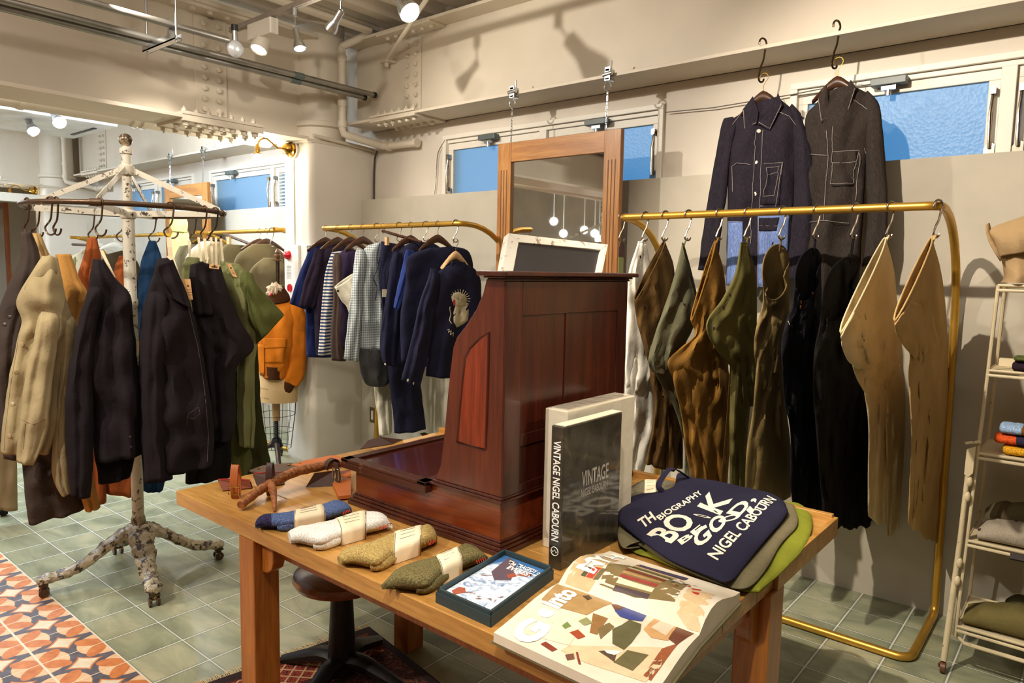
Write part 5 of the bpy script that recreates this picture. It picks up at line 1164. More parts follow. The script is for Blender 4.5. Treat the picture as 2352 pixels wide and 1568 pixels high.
for i, (cn, lab, tor, legs, bts) in enumerate(TR):
    pl = ('X', hx[i+1]); m = C[cn]; t = thing('trousers', lab, 'trousers', (hx[i+1], YR, 1.64)); st = .62 if cn in ('black', 'navyd') else 1
    a_ = tor[-1]; mx = (a_[0]+a_[2])/2; o = ploft('waist_and_seat', tor+[(mx-(mx-a_[0])*.8, a_[1]+30, mx+(a_[2]-mx)*.8, a_[3]+30, .022)], pl, m, t, 0, .75, 5, i+1, {'beigeolive': .4, 'navyd': .42, 'black': .34}.get(cn, 0)); bv = bvh(o)
    for j, L in enumerate(legs):
        a_ = L[0]; mx = (a_[0]+a_[2])/2; L = [(mx-(mx-a_[0])*.72, a_[1]-45, mx+(a_[2]-mx)*.72, a_[3]-45, .012)]+L
        ploft('trouser_leg', L, pl, m, t, .022*j-.004, .7, 4, 20+i*3+j)
    buttons(bv, bts, DBTN, t, .008)
    if cn == 'navyd': buttons(bv, [(1839, 694), (1838, 705), (1865, 674)], pbr('copper_button', (206, 116, 36), .4, .5), t, .007)
    b = MB(); r0 = o.data.vertices; p0 = origin(t); W_ = [p0+r0[j].co for j in range(44)]; b.tube([p+V(0, 0, .001) for p in W_], .0028, 6, True); b.build('waist_hem', m, t)
    b = MB(); hk = V(hx[i+1], YR, ZR-.137+.026); top = max(W_, key=lambda p: p.z); b.tube(smooth_path([top+V(0, 0, -.03), top.lerp(hk, .6)+V(.004, -.006, 0), hk+V(0, 0, .004), top.lerp(hk, .6)+V(-.003, .006, 0), top+V(0, .01, -.03)]), .0035, 6); b.build('belt_loop', m, t)
    if cn == 'ochre':
        tp = [onX(x_, y_, hx[i+1]) for x_, y_ in ((1664, 830), (1660, 900), (1654, 980), (1648, 1050), (1645, 1083))]; b = MB(); N_ = V(.77, -.64, 0).normalized()
        b.rings([[p+N_*.06+V(.0, -.008, 0), p+N_*.06+V(0, .008, 0), p+N_*.0625+V(0, .008, 0), p+N_*.0625+V(0, -.008, 0)] for p in tp]); b.build('tape', m, t)
    if cn == 'navyd': b = seam(bv, [(1806, 722), (1812, 745), (1825, 752)], .0018); b.build('white_thread', STITCH, t)
    if cn == 'cream': ploft('front_fold', [(1932, 770, 1962, 712, .012), (1936, 796, 1996, 742, .025), (1948, 822, 2014, 800, .03), (1960, 834, 2018, 834, .022), (1966, 842, 2012, 842, .006)], pl, m, t, .05, .5, 4, 77)
    if cn == 'khaki': ploft('front_fold', [(2056, 742, 2092, 690, .012), (2062, 768, 2132, 712, .025), (2082, 798, 2150, 762, .03), (2096, 812, 2153, 786, .022), (2100, 820, 2146, 800, .006)], pl, m, t, .05, .5, 4, 78)
    if cn == 'cream': b = seam(bv, [(1960, 740), (1978, 765), (1990, 795)], .0012); seam(bv, [(1985, 720), (1996, 770)], .0012, b=b); b.build('pocket_seam', pbr('seam_shadow', (120, 98, 66), .9), t)
    if cn == 'khaki': b = seam(bv, [(2090, 728), (2105, 748)], .0012); seam(bv, [(2112, 722), (2146, 756)], .0012, b=b); b.build('pocket_seam', pbr('seam_shadow', (120, 98, 66), .9), t)
    if cn == 'ochre':
        [seam(bv, q, .001).build('pleat_seam', pbr('seam_dark', (72, 48, 20), .9), t) for q in ([(1584, 822), (1606, 890)], [(1626, 820), (1636, 866)])]
# ================================================================ denim jackets hanging from the beam
def jacket(lab, pl, mat, tor, sl, sr, col, label_px, hook, seed, group=None, name='denim_jacket', cat='jacket'):
    c = plane_pt(pl, *hook); t = thing(name, lab, cat, c, group)
    o = ploft('body', tor, pl, mat, t, 0, .45, 4, seed); bv = bvh(o)
    if sl: ploft('sleeve', sl, pl, mat, t, .015, .35, 3, seed+1, seg=28)
    if sr: ploft('sleeve', sr, pl, mat, t, .015, .35, 3, seed+2, seg=28)
    return t, o, bv
HB = 'S hooks on the beam'
for nm, hp, lp, J in (('left', (1745, 96), (1752, 168), 0), ('right', (1912, 60), (1925, 135), 1)):
    x = onY(hp[0]+2, 150, 3.40).x; s_hook('dark S hook over the beam flange carrying the %s denim jacket' % nm, x, 3.415, 2.585 if J == 0 else 2.60, .20 if J == 0 else .205, None, .0045, .024, DHOOK, .35, .018)
for nm, px_, py_, J in (('left', 1755, 178, 0), ('right', 1926, 142, 1)):
    p = onY(px_, py_, 3.42); hanger('dark wooden hanger inside the %s denim jacket' % nm, p.x, 3.42, p.z, .20, HANGW, 'X', None, .085, .035, BRASS)
pl = ('Y', 3.43)
t, o, bv = jacket('indigo denim work jacket with a light blue lower front, hung from the beam', pl, C['denim'],
    [(1735, 236, 1788, 226, .02), (1700, 262, 1815, 248, .035), (1668, 292, 1836, 276, .045), (1668, 360, 1830, 360, .055), (1672, 450, 1822, 450, .06), (1670, 550, 1815, 550, .06), (1668, 655, 1802, 664, .055)],
    [(1656, 296, 1690, 292, .025), (1642, 370, 1676, 370, .034), (1628, 450, 1668, 450, .034), (1614, 540, 1655, 540, .03), (1604, 620, 1648, 624, .028)],
    [(1812, 262, 1845, 284, .025), (1822, 350, 1862, 350, .034), (1824, 450, 1868, 450, .034), (1815, 550, 1866, 550, .03), (1802, 642, 1852, 642, .028)], None, None, (1757, 214), 51)
ppatch(bv, [(1674, 508), (1706, 508), (1706, 655), (1670, 655)], 'lower_front', C['light'], t, .004, 14); ppatch(bv, [(1742, 495), (1812, 495), (1804, 660), (1742, 660)], 'lower_front', C['light'], t, .004, 14)
pk = ppatch(bv, [(1757, 374), (1800, 374), (1790, 470), (1752, 470)], 'chest_pocket', C['denim'], t, .007, 10)
p2 = ppatch(bv, [(1746, 500), (1790, 500), (1784, 530), (1746, 530)], 'lower_pocket', C['denim'], t, .009, 8)
b = MB()
for L in ([(1737, 300), (1732, 400), (1728, 490), (1726, 560)], [(1754, 300), (1750, 400), (1746, 490), (1742, 660)], [(1684, 382), (1696, 374), (1724, 380)], [(1684, 382), (1686, 440)], [(1757, 376), (1800, 373), (1796, 400)], [(1758, 386), (1792, 382), (1788, 396), (1760, 402), (1758, 386)], [(1760, 402), (1754, 450), (1780, 450), (1790, 398)], [(1798, 376), (1783, 475)], [(1790, 258), (1812, 268), (1828, 290)], [(1704, 262), (1682, 290), (1668, 306)], [(1674, 510), (1706, 508)], [(1744, 518), (1788, 520)], [(1748, 474), (1754, 474)], [(1670, 652), (1706, 652)], [(1742, 656), (1802, 660)]):
    seam(bv, L, .0009, 4, .0095, b)
b.build('white_stitching', STITCH, t); buttons(bv, [(1743, 301), (1738, 373), (1735, 445)], BTN, t, .009)
def collar(t, pl, L, R_, mat, off=.06):
    for Q in (L, R_):
        P = []
        for x, y in Q:
            p = plane_pt(pl, x, y); N_ = V(CAM.x-p.x, CAM.y-p.y, 0).normalized(); P.append(p+N_*off)
        b = MB(); c = sum(P, V(0, 0, 0))/len(P); b.add(P+[c+V(0, -.012, 0)], [(i, (i+1) % len(P), len(P)) for i in range(len(P))]); o = b.build('collar', mat, t, solid=.004, smooth=False)
        b = MB(); b.tube([p.lerp(c, .1)+V(0, -.004, 0) for p in P[1:4]], .0011, 4); b.build('collar_stitching', STITCH, o)
collar(t, pl, [(1729, 228), (1706, 258), (1709, 304), (1738, 290), (1742, 262)], [(1787, 221), (1797, 246), (1768, 305), (1740, 289), (1772, 258)], C['denim'])
def flap(t, pl, pts, mat, off, nm='collar_flap', th=.005):
    P = []
    for x, y in pts:
        p = plane_pt(pl, x, y); P.append(p+V(CAM.x-p.x, CAM.y-p.y, 0).normalized()*off)
    c = sum(P, V(0, 0, 0))/len(P)+V(CAM.x-P[0].x, CAM.y-P[0].y, 0).normalized()*.012; P = smooth_path(P, 3, True); n = len(P)
    b = MB(); b.add(P+[p.lerp(c, .5)+V(0, 0, .003) for p in P]+[c], [(i, (i+1) % n, n+(i+1) % n, n+i) for i in range(n)]+[(n+i, n+(i+1) % n, 2*n) for i in range(n)]); return b.build(nm, mat, t, solid=th)
def neck_label(t, pl, q, w, h):
    a = plane_pt(pl, *q)+V(0, .012, 0); b = MB(); b.box((a.x, a.y, a.z-h), (a.x+w, a.y+.002, a.z)); o = b.build('neck_label', pbr('mustard_label', (160, 140, 66), .8), t, smooth=False)
neck_label(t, pl, (1746, 256), .045, .02)
b = MB(); a = plane_pt(pl, 1735, 240); c = plane_pt(pl, 1780, 290); b.box((a.x, a.y+.018, c.z), (c.x, a.y+.022, a.z)); b.build('lining', cloth('lining_grey', (84, 74, 64)), t, smooth=False)
t, o, bv = jacket('brown black denim work jacket with flap pocket, hung from the beam on the right', pl, C['bdenim'],
    [(1898, 212, 1955, 196, .02), (1872, 242, 1996, 218, .035), (1850, 275, 2018, 250, .045), (1850, 360, 1990, 360, .055), (1852, 450, 1985, 450, .06), (1850, 560, 1978, 560, .06), (1848, 670, 1972, 670, .055)],
    None, [(1985, 232, 2022, 256, .025), (1988, 330, 2030, 335, .036), (1990, 440, 2037, 440, .036), (1990, 530, 2038, 530, .034), (1980, 612, 2028, 602, .03)], None, None, (1926, 178), 61)
ppatch(bv, [(1916, 348), (1968, 348), (1958, 428), (1912, 428)], 'chest_pocket', C['bdenim'], t, .007, 10)
b = MB()
for L in ([(1901, 300), (1902, 360), (1899, 450), (1896, 505)], [(1916, 290), (1914, 350)], [(1860, 354), (1900, 357)], [(1914, 348), (1974, 346), (1966, 372), (1912, 374), (1914, 348)], [(1914, 376), (1910, 422), (1958, 424), (1966, 374)], [(1958, 232), (1980, 242), (2004, 262)], [(1850, 265), (1872, 246)], [(1852, 512), (1898, 506), (1950, 510)], [(1984, 340), (1990, 370), (1996, 382), (1980, 392)], [(1974, 352), (1966, 460)]):
    seam(bv, L, .0009, 4, .0095, b)
b.build('white_stitching', STITCH, t)
collar(t, pl, [(1898, 204), (1878, 232), (1886, 288), (1908, 272), (1902, 240)], [(1954, 191), (1966, 208), (1942, 282), (1908, 271), (1930, 236)], C['bdenim']); neck_label(t, pl, (1912, 224), .045, .02)
b = MB(); a = plane_pt(pl, 1900, 220); c = plane_pt(pl, 1948, 274); b.box((a.x, a.y+.018, c.z), (c.x, a.y+.022, a.z)); b.build('lining', cloth('lining_grey', (84, 74, 64)), t, smooth=False)
# ================================================================ left rail
LX = lambda x: onY(x, 522, YR).x
def garment(name, lab, cat, x, parts, group=None):
    pl = ('X', x) if not isinstance(x, tuple) else x; p = parts[0][1][0]; c = plane_pt(pl, (p[0]+p[2])/2, (p[1]+p[3])/2)
    t = thing(name, lab, cat, c, group); out = []
    for i, pt in enumerate(parts):
        nm, rows, m = pt[:3]; off = pt[3] if len(pt) > 3 else 0
        out.append(ploft(nm, rows, pl, C[m], t, off, .42, 4, len(bpy.data.objects) % 97+i, seg=36))
    return t, out
d = lambda L, q=.045: [tuple(r)+(q,) if len(r) == 4 else r for r in L]
hs = [(748, 'navy short sleeved shirt'), (776, 'aubergine shirt'), (806, 'striped top'), (834, 'purple top'), (866, 'checked shirt'), (882, 'navy tie trousers'), (917, 'navy overshirt'), (944, 'navy jacket'), (978, 'blue shirt'), (1006, 'navy blouse')]
for x_, nm in hs[:4]+hs[7:8]+hs[9:]: hanger('dark wooden hanger on the left rail inside the '+nm, LX(x_), YR, ZR, .30, HANGW, 'Y', 'wooden hangers on the left brass rail', .085, .016)
for x_, nm in (hs[4], hs[6], hs[8]): s_hook('thin steel hook on the left rail carrying the '+nm, LX(x_), YR, ZR, .12, 'hooks on the left brass rail', .0025)
t = thing('clip_hanger', 'dark clip hanger swung out to the right on the left rail', 'hanger', (LX(880), YR, ZR)); a = onY(878, 530, 3.0); c = onY(968, 556, 3.02)
b = MB(); b.tube([a, c], .0095, 4, up=(0, 0, 1)); b.build('bar', HANGW, t); b = MB(); a2 = onY(889, 552, 2.98); b.box((a2.x-.012, a2.y-.01, a2.z-.03), (a2.x+.01, a2.y+.01, a2.z+.02)); b.build('clip', LHANG, t, smooth=False)
b = MB(); b.tube([V(LX(880), YR-.02, ZR), V(LX(880), YR, ZR+.02), V(LX(880), YR+.02, ZR), V(LX(882), YR-.01, ZR-.05)], .0018, 6); b.build('wire_hook', HOOKM, t)
garment('short_sleeved_shirt', 'navy blue short sleeved shirt, first on the left rail', 'shirt', LX(748)-.03, [('body', d([(745, 556, 775, 556, .015), (715, 575, 790, 575), (703, 620, 790, 620), (703, 700, 790, 700), (703, 760, 780, 760), (704, 818, 760, 820)]), 'navy'), ('sleeve', d([(705, 586, 738, 586), (683, 640, 728, 648), (666, 697, 708, 712)], .035), 'navy', .02)])
garment('short_sleeved_shirt', 'aubergine short sleeved shirt, second on the left rail', 'shirt', LX(776)-.02, [('body', d([(770, 557, 792, 557, .015), (738, 580, 812, 580), (724, 620, 805, 620), (722, 700, 795, 700), (724, 790, 775, 790), (726, 815, 768, 815)]), 'aub'), ('sleeve', d([(718, 592, 752, 595), (700, 645, 738, 650), (687, 702, 722, 708)], .035), 'aub', .02)])
garment('striped_top', 'blue and cream striped top on the left rail', 'shirt', LX(806)-.02, [('body', d([(762, 580, 795, 574, .02), (747, 630, 785, 630), (738, 717, 775, 717), (731, 813, 764, 815)]), 'stripe', .02), ('sleeve', d([(762, 600, 790, 600), (755, 680, 782, 680), (742, 770, 768, 775)], .03), 'nvy2', .0)])
garment('crew_neck_top', 'purple crew neck top with a taupe sleeve on the left rail', 'shirt', LX(834)-.02, [('body', d([(790, 574, 842, 573, .02), (772, 594, 850, 590), (770, 650, 838, 650), (772, 720, 828, 720), (770, 800, 818, 800)]), 'purple'), ('sleeve', d([(764, 604, 786, 606), (766, 680, 790, 680), (760, 760, 788, 760), (762, 826, 794, 828)], .03), 'taupe', .02)])
t, o = garment('white_trousers', 'off white trousers between the purple top and the checked shirt', 'trousers', LX(850)-.01, [('waist', d([(769, 659, 813, 628, .03, -.01), (784, 690, 830, 660), (800, 712, 850, 710), (820, 800, 880, 800)]), 'offwhite', .03), ('trouser_leg', d([(840, 790, 892, 790), (856, 860, 897, 862), (862, 920, 898, 920), (868, 960, 900, 960), (871, 999, 899, 993)], .035), 'offwhite')])
buttons(bvh(o[0]), [(776, 668)], DBTN, t, .008)
t, o = garment('checked_shirt', 'grey checked long shirt with a dark grey hem on the left rail', 'shirt', LX(866), [('body', d([(848, 562, 876, 556, .015), (828, 585, 880, 576), (822, 640, 884, 640), (826, 720, 884, 720), (824, 806, 884, 800)]), 'gingham'), ('hem_panel', d([(824, 800, 897, 796), (828, 850, 897, 850), (838, 878, 895, 876), (850, 886, 885, 885)]), 'greyhem', -.005), ('sleeve', d([(815, 592, 842, 596), (808, 660, 838, 660), (799, 740, 830, 745), (790, 822, 824, 829)], .03), 'gingham', .03)])
t, o = garment('tie_trousers', 'navy trousers with cloth ties clipped on the left rail', 'trousers', LX(884), [('waist', d([(876, 554, 943, 566, .03), (874, 590, 935, 600), (872, 640, 920, 640), (880, 720, 930, 720)]), 'nvy2'), ('trouser_leg', d([(885, 700, 950, 700), (890, 830, 960, 830), (897, 900, 968, 900), (903, 950, 974, 950), (906, 994, 978, 985)]), 'nvy2', -.01)])
b = MB()
for P in ([(874, 590), (866, 620), (858, 640), (866, 660), (862, 690)], [(878, 600), (872, 640), (876, 670)], [(872, 560), (866, 590), (870, 612)]): b.tube(smooth_path([onX(x_, y_, LX(884)+.05) for x_, y_ in P]), .006, 6, flat=.4)
b.build('cloth_ties', C['nvy2'], t)
b = MB(); a = onX(878, 664, LX(884)+.06); b.box((a.x, a.y, a.z-.05), (a.x+.002, a.y+.035, a.z)); b.build('care_label', PAPER, t, smooth=False)
t, o = garment('overshirt', 'dark navy overshirt with long sleeve on the left rail', 'jacket', LX(944), [('body', d([(945, 556, 990, 556, .02), (915, 580, 1015, 578), (905, 640, 1005, 640), (905, 740, 995, 740), (905, 840, 988, 840)]), 'nvy2'), ('sleeve', d([(898, 600, 928, 603), (886, 690, 922, 690), (873, 780, 915, 788), (880, 832, 908, 842)], .032), 'nvy2', .025)])
buttons(bvh(o[1]), [(885, 836), (892, 839)], BTN, t, .007)
garment('blue_shirt', 'mid blue shirt showing its sleeve between the navy jackets', 'shirt', LX(978), [('body', d([(950, 580, 985, 578, .02), (935, 640, 985, 640), (935, 740, 980, 740), (938, 820, 975, 820)], .03), 'blue'), ('sleeve', d([(928, 596, 955, 598), (914, 655, 940, 658), (904, 704, 916, 714)], .025), 'blue', .05)])
garment('blouse', 'wide navy blouse on the left rail behind the embroidered jacket', 'shirt', LX(1006), [('body', d([(984, 570, 1040, 566, .02), (936, 592, 1078, 580), (932, 650, 1086, 640), (920, 730, 1066, 730), (922, 830, 1034, 830)]), 'nvy2')])
s_hook('large S hook at the right end of the left rail with a pale hanger', LX(1047), YR, ZR, .13, None, .0035)
xe = LX(1047)+.02; p = onX(1047, 556, xe); hanger('small pale wooden hanger of the embroidered jacket', xe, p.y, p.z, .22, LHANG, 'Y', None, .075, .03)
t, o = garment('embroidered_jacket', 'small navy jacket embroidered with a white maned animal on its back', 'jacket', xe, [('body', d([(1034, 607, 1070, 606, .02), (1002, 630, 1094, 622), (990, 670, 1105, 660), (990, 740, 1100, 740), (984, 800, 1085, 800), (978, 862, 1070, 868)]), 'nvy2', .01), ('sleeve', d([(984, 638, 1010, 642), (965, 690, 1002, 690), (954, 740, 992, 748), (940, 800, 985, 800), (922, 868, 964, 888)], .035), 'nvy2', .045), ('collar', d([(1036, 600, 1068, 602, .025), (1033, 618, 1072, 617, .03)]), 'nvy2', .016)])
buttons(bvh(o[1]), [(937, 873), (949, 880)], BTN, t, .008)
bv = bvh(o[0]); WE = cloth('white_embroidery', (222, 212, 178)); REDT = pbr('red_thread', (196, 60, 40), .8)
def stitched(pts, nm, m, lift=.003):
    c = (sum(p[0] for p in pts)/len(pts), sum(p[1] for p in pts)/len(pts)); D = []
    for i in range(len(pts)):
        a, q = pts[i], pts[(i+1) % len(pts)]; D += [(a[0]+(q[0]-a[0])*k/3, a[1]+(q[1]-a[1])*k/3) for k in range(3)]
    R = []
    for s in (1, .7, .4, .05):
        r = [hit(bv, c[0]+(x_-c[0])*s, c[1]+(y_-c[1])*s, lift)[0] for x_, y_ in D]
        if any(q is None for q in r): return
        R.append(r)
    b = MB(); b.rings(R, cap=False); b.build(nm, m, t, solid=.0015)
e5 = lambda x, y: (560+.36988*x, 480+.36988*y)
stitched([e5(1310, 560), e5(1350, 555), e5(1385, 580), e5(1396, 630), e5(1390, 690), e5(1360, 715), e5(1320, 735), e5(1300, 700), e5(1300, 640), e5(1312, 600)], 'embroidered_body', WE)
stitched([e5(1290, 570), e5(1285, 545), e5(1300, 520), e5(1330, 515), e5(1370, 530), e5(1385, 560), e5(1375, 600), e5(1340, 610), e5(1310, 600)], 'embroidered_mane', WE, .004)
stitched([e5(1293, 565), e5(1308, 562), e5(1310, 590), e5(1298, 600)], 'embroidered_face', REDT, .006)
b = MB()
for k in range(13):
    a = math.radians(150-k*16); c = e5(1338, 562); seam(bv, [c, (c[0]+24*math.cos(a), c[1]-24*math.sin(a))], .0016, 4, .005, b)
seam(bv, [e5(1288, 712), e5(1275, 690), e5(1283, 650), e5(1275, 620), e5(1278, 605)], .0025, 5, .004, b)
seam(bv, [e5(1262, 750), e5(1275, 745), e5(1268, 765), e5(1285, 755), e5(1280, 780), e5(1298, 765), e5(1295, 790)], .002, 5, .004, b); b.build('embroidered_threads', WE, t)
# ================================================================ rotary garment rack
RC = V(-3.455, 1.397, 0); RR = .405; RZ = 1.738
CHIP = chipped('chipped_cream_cast_iron', (178, 164, 136), (62, 46, 32), .455, .4, 30); CHIPP = chipped('chipped_cream_pole', (214, 206, 186), (72, 58, 42), .40, .4, 34)
RINGM = chipped('worn_bronze_ring', (96, 74, 54), (176, 160, 130), .34, .35, 30, .6)
t = thing('rotary_rack', 'old round garment rack in chipped cream paint with four clawed feet', 'garment rack', RC)
b = MB(); b.lathe([(.026, .26), (.026, 1.30), (.03, 1.305), (.03, 1.33), (.026, 1.335), (.026, 1.70)], RC, n=20); b.build('pole', CHIPP, t)
b = MB(); b.lathe([(.02, 1.70), (.02, 1.985), (.026, 1.99), (.026, 2.012), (.012, 2.02), (.012, 2.03)], RC, n=18); b.build('upper_pole', CHIPP, t)
b = MB(); b.sphere(RC+V(0, 0, 2.05), .029, 20); b.build('finial_ball', chipped('worn_finial', (190, 172, 138), (74, 58, 44), .5, .25, 40, .5), t)
b = MB(); b.lathe([(.03, 1.895), (.032, 1.90), (.032, 1.935), (.024, 1.94)], RC, n=16); b.lathe([(.03, 1.70), (.034, 1.705), (.034, 1.73), (.024, 1.74)], RC, n=16); b.build('hub', CHIPP, t)
b = MB(); b.tube([RC+V(RR*math.cos(a), RR*math.sin(a), RZ) for a in [2*PI*k/72 for k in range(72)]], .0115, 12, True); ring = b.build('hanging_ring', RINGM, t)
b = MB()
for k in range(4):
    a = math.radians(52+90*k); p = RC+V(RR*math.cos(a), RR*math.sin(a), RZ); q = V(-math.sin(a), math.cos(a), 0)*.022; b.tube([p-q, p+q], .0155, 12)
b.build('ring_clamps', RINGM, t)
for k in range(4):
    a = math.radians(52+90*k); dd = V(math.cos(a), math.sin(a), 0); q = V(-dd.y, dd.x, 0)*.002
    b = MB(); s, e = RC+dd*.024+V(0, 0, 1.918), RC+dd*(RR-.01)+V(0, 0, RZ+.012); up = V(0, 0, .013); b.obox(s-q-up, e-s, q*2, up*2); b.build('brace', CHIPP, t, smooth=False)
    b = MB(); s, e = RC+dd*.024+V(0, 0, 1.722), RC+dd*(RR-.01)+V(0, 0, RZ-.004); b.obox(s-q-up, e-s, q*2, up*2); b.build('spoke', CHIPP, t, smooth=False)
# cast feet with relief
b = MB(); b.lathe([(.05, .20), (.062, .225), (.05, .25), (.034, .262), (.03, .30)], RC, n=28); b.build('foot_boss', CHIP, t)
for cx, cy in ((-3.565, 1.02), (-3.106, 1.312), (-3.388, 1.762), (-3.835, 1.443)):
    e = V(cx, cy, 0)-RC; L = e.length; dd = e.normalized(); side = V(-dd.y, dd.x, 0); prof = [(0.02, .225, .042, .042), (.10, .228, .05, .036), (.22, .212, .05, .03), (.36, .176, .046, .028), (.52, .132, .040, .026), (.68, .098, .034, .023), (.84, .084, .031, .021), (.94, .08, .036, .021), (1.02, .076, .030, .018), (1.05, .074, .016, .012)]
    cs = smooth_path([V(u*L, z, w) for u, z, w, h in prof], 10); hs_ = smooth_path([V(h, 0, 0) for *_, h in prof], 10); R = []
    for i, (c, h) in enumerate(zip(cs, hs_)):
        r = []
        for j in range(20):
            a = 2*PI*j/20; rel = 1+.22*abs(math.sin(c.x*55))*max(0, math.sin(a))*(.6+.4*abs(math.cos(a*2.5)))+.3*noise.noise(V(c.x*48, math.cos(a)*4, cx*3))
            r.append(RC+dd*c.x+side*(c.z*math.cos(a)*rel)+V(0, 0, c.y+h.x*math.sin(a)*rel))
        R.append(r)
    b = MB(); b.rings(R); f = b.build('foot', CHIP, t)
    p = RC+dd*L*.98; b = MB(); b.lathe([(.014, .03), (.02, .06), (.02, .066), (.008, .07)], p, n=14); b.obox(p-side*.022+V(0, 0, .05), side*.044, dd*.02, V(0, 0, .008))
    for s in (-1, 1): b.cyl(p+side*(.016*s-.006)+V(0, 0, .021), p+side*(.016*s+.006)+V(0, 0, .021), .021, n=16)
    b.build('caster', RINGM, f)
# hooks on the ring: bottom pixel -> ring angle (nearer or farther half)
def ring_hit(x, y, far=False):
    r = ray(x, y); best = None
    for k in range(720):
        a = PI*k/360; p = RC+V(RR*math.cos(a), RR*math.sin(a), RZ); dpt = p-CAM; zc_ = dpt.dot(FW); sx = PCX+FPX*dpt.dot(RT)/zc_
        if (zc_ > 3.23) != far: continue
        e = abs(sx-x)
        if best is None or e < best[0]: best = (e, p, a)
    return best[1], best[2]
def rhook(x, far, lab, L=.15, flip=1):
    p, a = ring_hit(x, 0, far); u = V(math.cos(a), math.sin(a), 0); s_hook('worn S hook on the round rack holding the '+lab, p.x, p.y, RZ, L, None, .0038, .017, RINGM, .88+.5*math.sin(p.x*40), .027, flip); return p
g_ = lambda x, y, k, ox, oy: (ox+k*x, oy+k*y)
def rg(name, lab, cat, hx_, far, parts, hook=None, straps=(), off=0., tags=(), btn=()):
    p, a = ring_hit(hx_, 0, far); rhook(hx_, far, hook or lab.split(',')[0], .15)
    P = V(p.x, p.y, 1.3)+V(CAM.x-p.x, CAM.y-p.y, 0).normalized()*off; pl = face(P); t = thing(name, lab, cat, V(P.x, P.y, 1.55)); out = []
    for i, pt in enumerate(parts): out.append(ploft(pt[0], pt[1], pl, C[pt[2]], t, pt[3] if len(pt) > 3 else 0, .6, 4, len(bpy.data.objects) % 89+i, seg=40))
    for (x0, y0, x1, y1, w) in straps:
        s, e = onP(x0, y0, P, pl[2]), onP(x1, y1, P, pl[2]); b = MB(); n_ = pl[2]*.02; q = pl[2].cross(V(0, 0, 1))*w
        b.rings([[m+n_-q, m+n_+q, m+n_+q+pl[2]*.0015, m+n_-q+pl[2]*.0015] for m in (s, s.lerp(e, .5)+n_*.15, e)]); b.build('paper_strap', PAPER, t, smooth=False)
    for quad in tags:
        Q = [onP(*q, P, pl[2])+pl[2]*.075 for q in quad]; b = MB(); b.add(Q, [(0, 1, 2, 3)]); tg = b.build('swing_tag', TAGM, t, solid=.0015, smooth=False)
        U, W_ = Q[1]-Q[0], Q[3]-Q[0]; b = MB(); c = (Q[0]+Q[1]+Q[2]+Q[3])/4
        for k in range(3):
            s0 = Q[0]+U*.22+W_*(.52+.12*k)+pl[2]*.0015; b.tube([s0, s0+U*.56], .0007, 4)
        b.lathe([(.004, 0), (.001, .0006)], Q[0]+U*.5+W_*.33+pl[2]*.0012, pl[2], 12); b.build('tag_print', INK, tg)
    if btn: buttons(bvh(out[0]), btn, DBTN, t, .008)
    return t, out
D5 = lambda L, q=.05: d(L, q)
# far side pieces first
rg('rust_trousers', 'rust trousers on the far side of the round rack', 'trousers', 212, True, [('waist', D5([(202, 546, 222, 546, .015), (192, 590, 232, 588), (178, 640, 236, 636), (182, 720, 240, 720)]), 'rust'), ('trouser_leg', D5([(185, 700, 240, 700), (192, 850, 245, 850), (196, 1000, 246, 1000), (199, 1158, 244, 1150)]), 'rust')], 'rust trousers')
rg('rust_shirt', 'rust shirt half hidden behind the rack pole', 'shirt', 279, True, [('body', D5([(274, 588, 288, 587, .015), (262, 625, 310, 625), (262, 700, 320, 700), (240, 850, 330, 850), (235, 1000, 330, 1000), (240, 1130, 320, 1135)]), 'rust')], 'rust shirt')
rg('teal_jacket', 'teal blue jacket right of the rack pole', 'jacket', 352, True, [('body', D5([(342, 553, 357, 553, .015), (328, 590, 370, 590), (316, 650, 372, 650), (314, 720, 372, 720), (312, 850, 380, 850), (318, 1000, 390, 1000), (326, 1125, 375, 1122)]), 'teal')], 'teal jacket')
rg('brown_waistcoat', 'light brown piece hanging far left behind the charcoal overalls', 'waistcoat', 82, True, [('body', D5([(68, 536, 93, 536, .02), (70, 565, 104, 565), (80, 600, 120, 600), (90, 700, 150, 700)]), 'khaki')], 'light brown piece')
rg('ochre_jacket', 'ochre jacket with a hanging loop behind the long khaki jacket', 'jacket', 128, False, [('body', D5([(128, 584, 162, 583, .03), (126, 615, 182, 640), (132, 660, 201, 678), (140, 720, 192, 735), (142, 790, 180, 790), (145, 900, 190, 900), (150, 1030, 200, 1030), (196, 1168, 230, 1163)]), 'tan')], 'ochre jacket', [], -.10)
rg('overalls', 'charcoal denim overalls at the far left of the round rack', 'overalls', 62, False, [('bib', D5([(50, 533, 72, 533, .02), (42, 600, 94, 600), (5, 690, 90, 690), (-10, 760, 62, 760), (-12, 860, 58, 860), (-10, 960, 66, 960), (10, 1050, 90, 1050)], .07), 'charcoal'), ('trouser_leg', D5([(20, 940, 110, 940), (40, 1010, 130, 1000), (50, 1060, 160, 1050), (56, 1130, 185, 1110), (66, 1205, 197, 1168)], .08), 'charcoal', -.03)], 'charcoal overalls', [], .02, (), [(22, 728), (12, 745)])
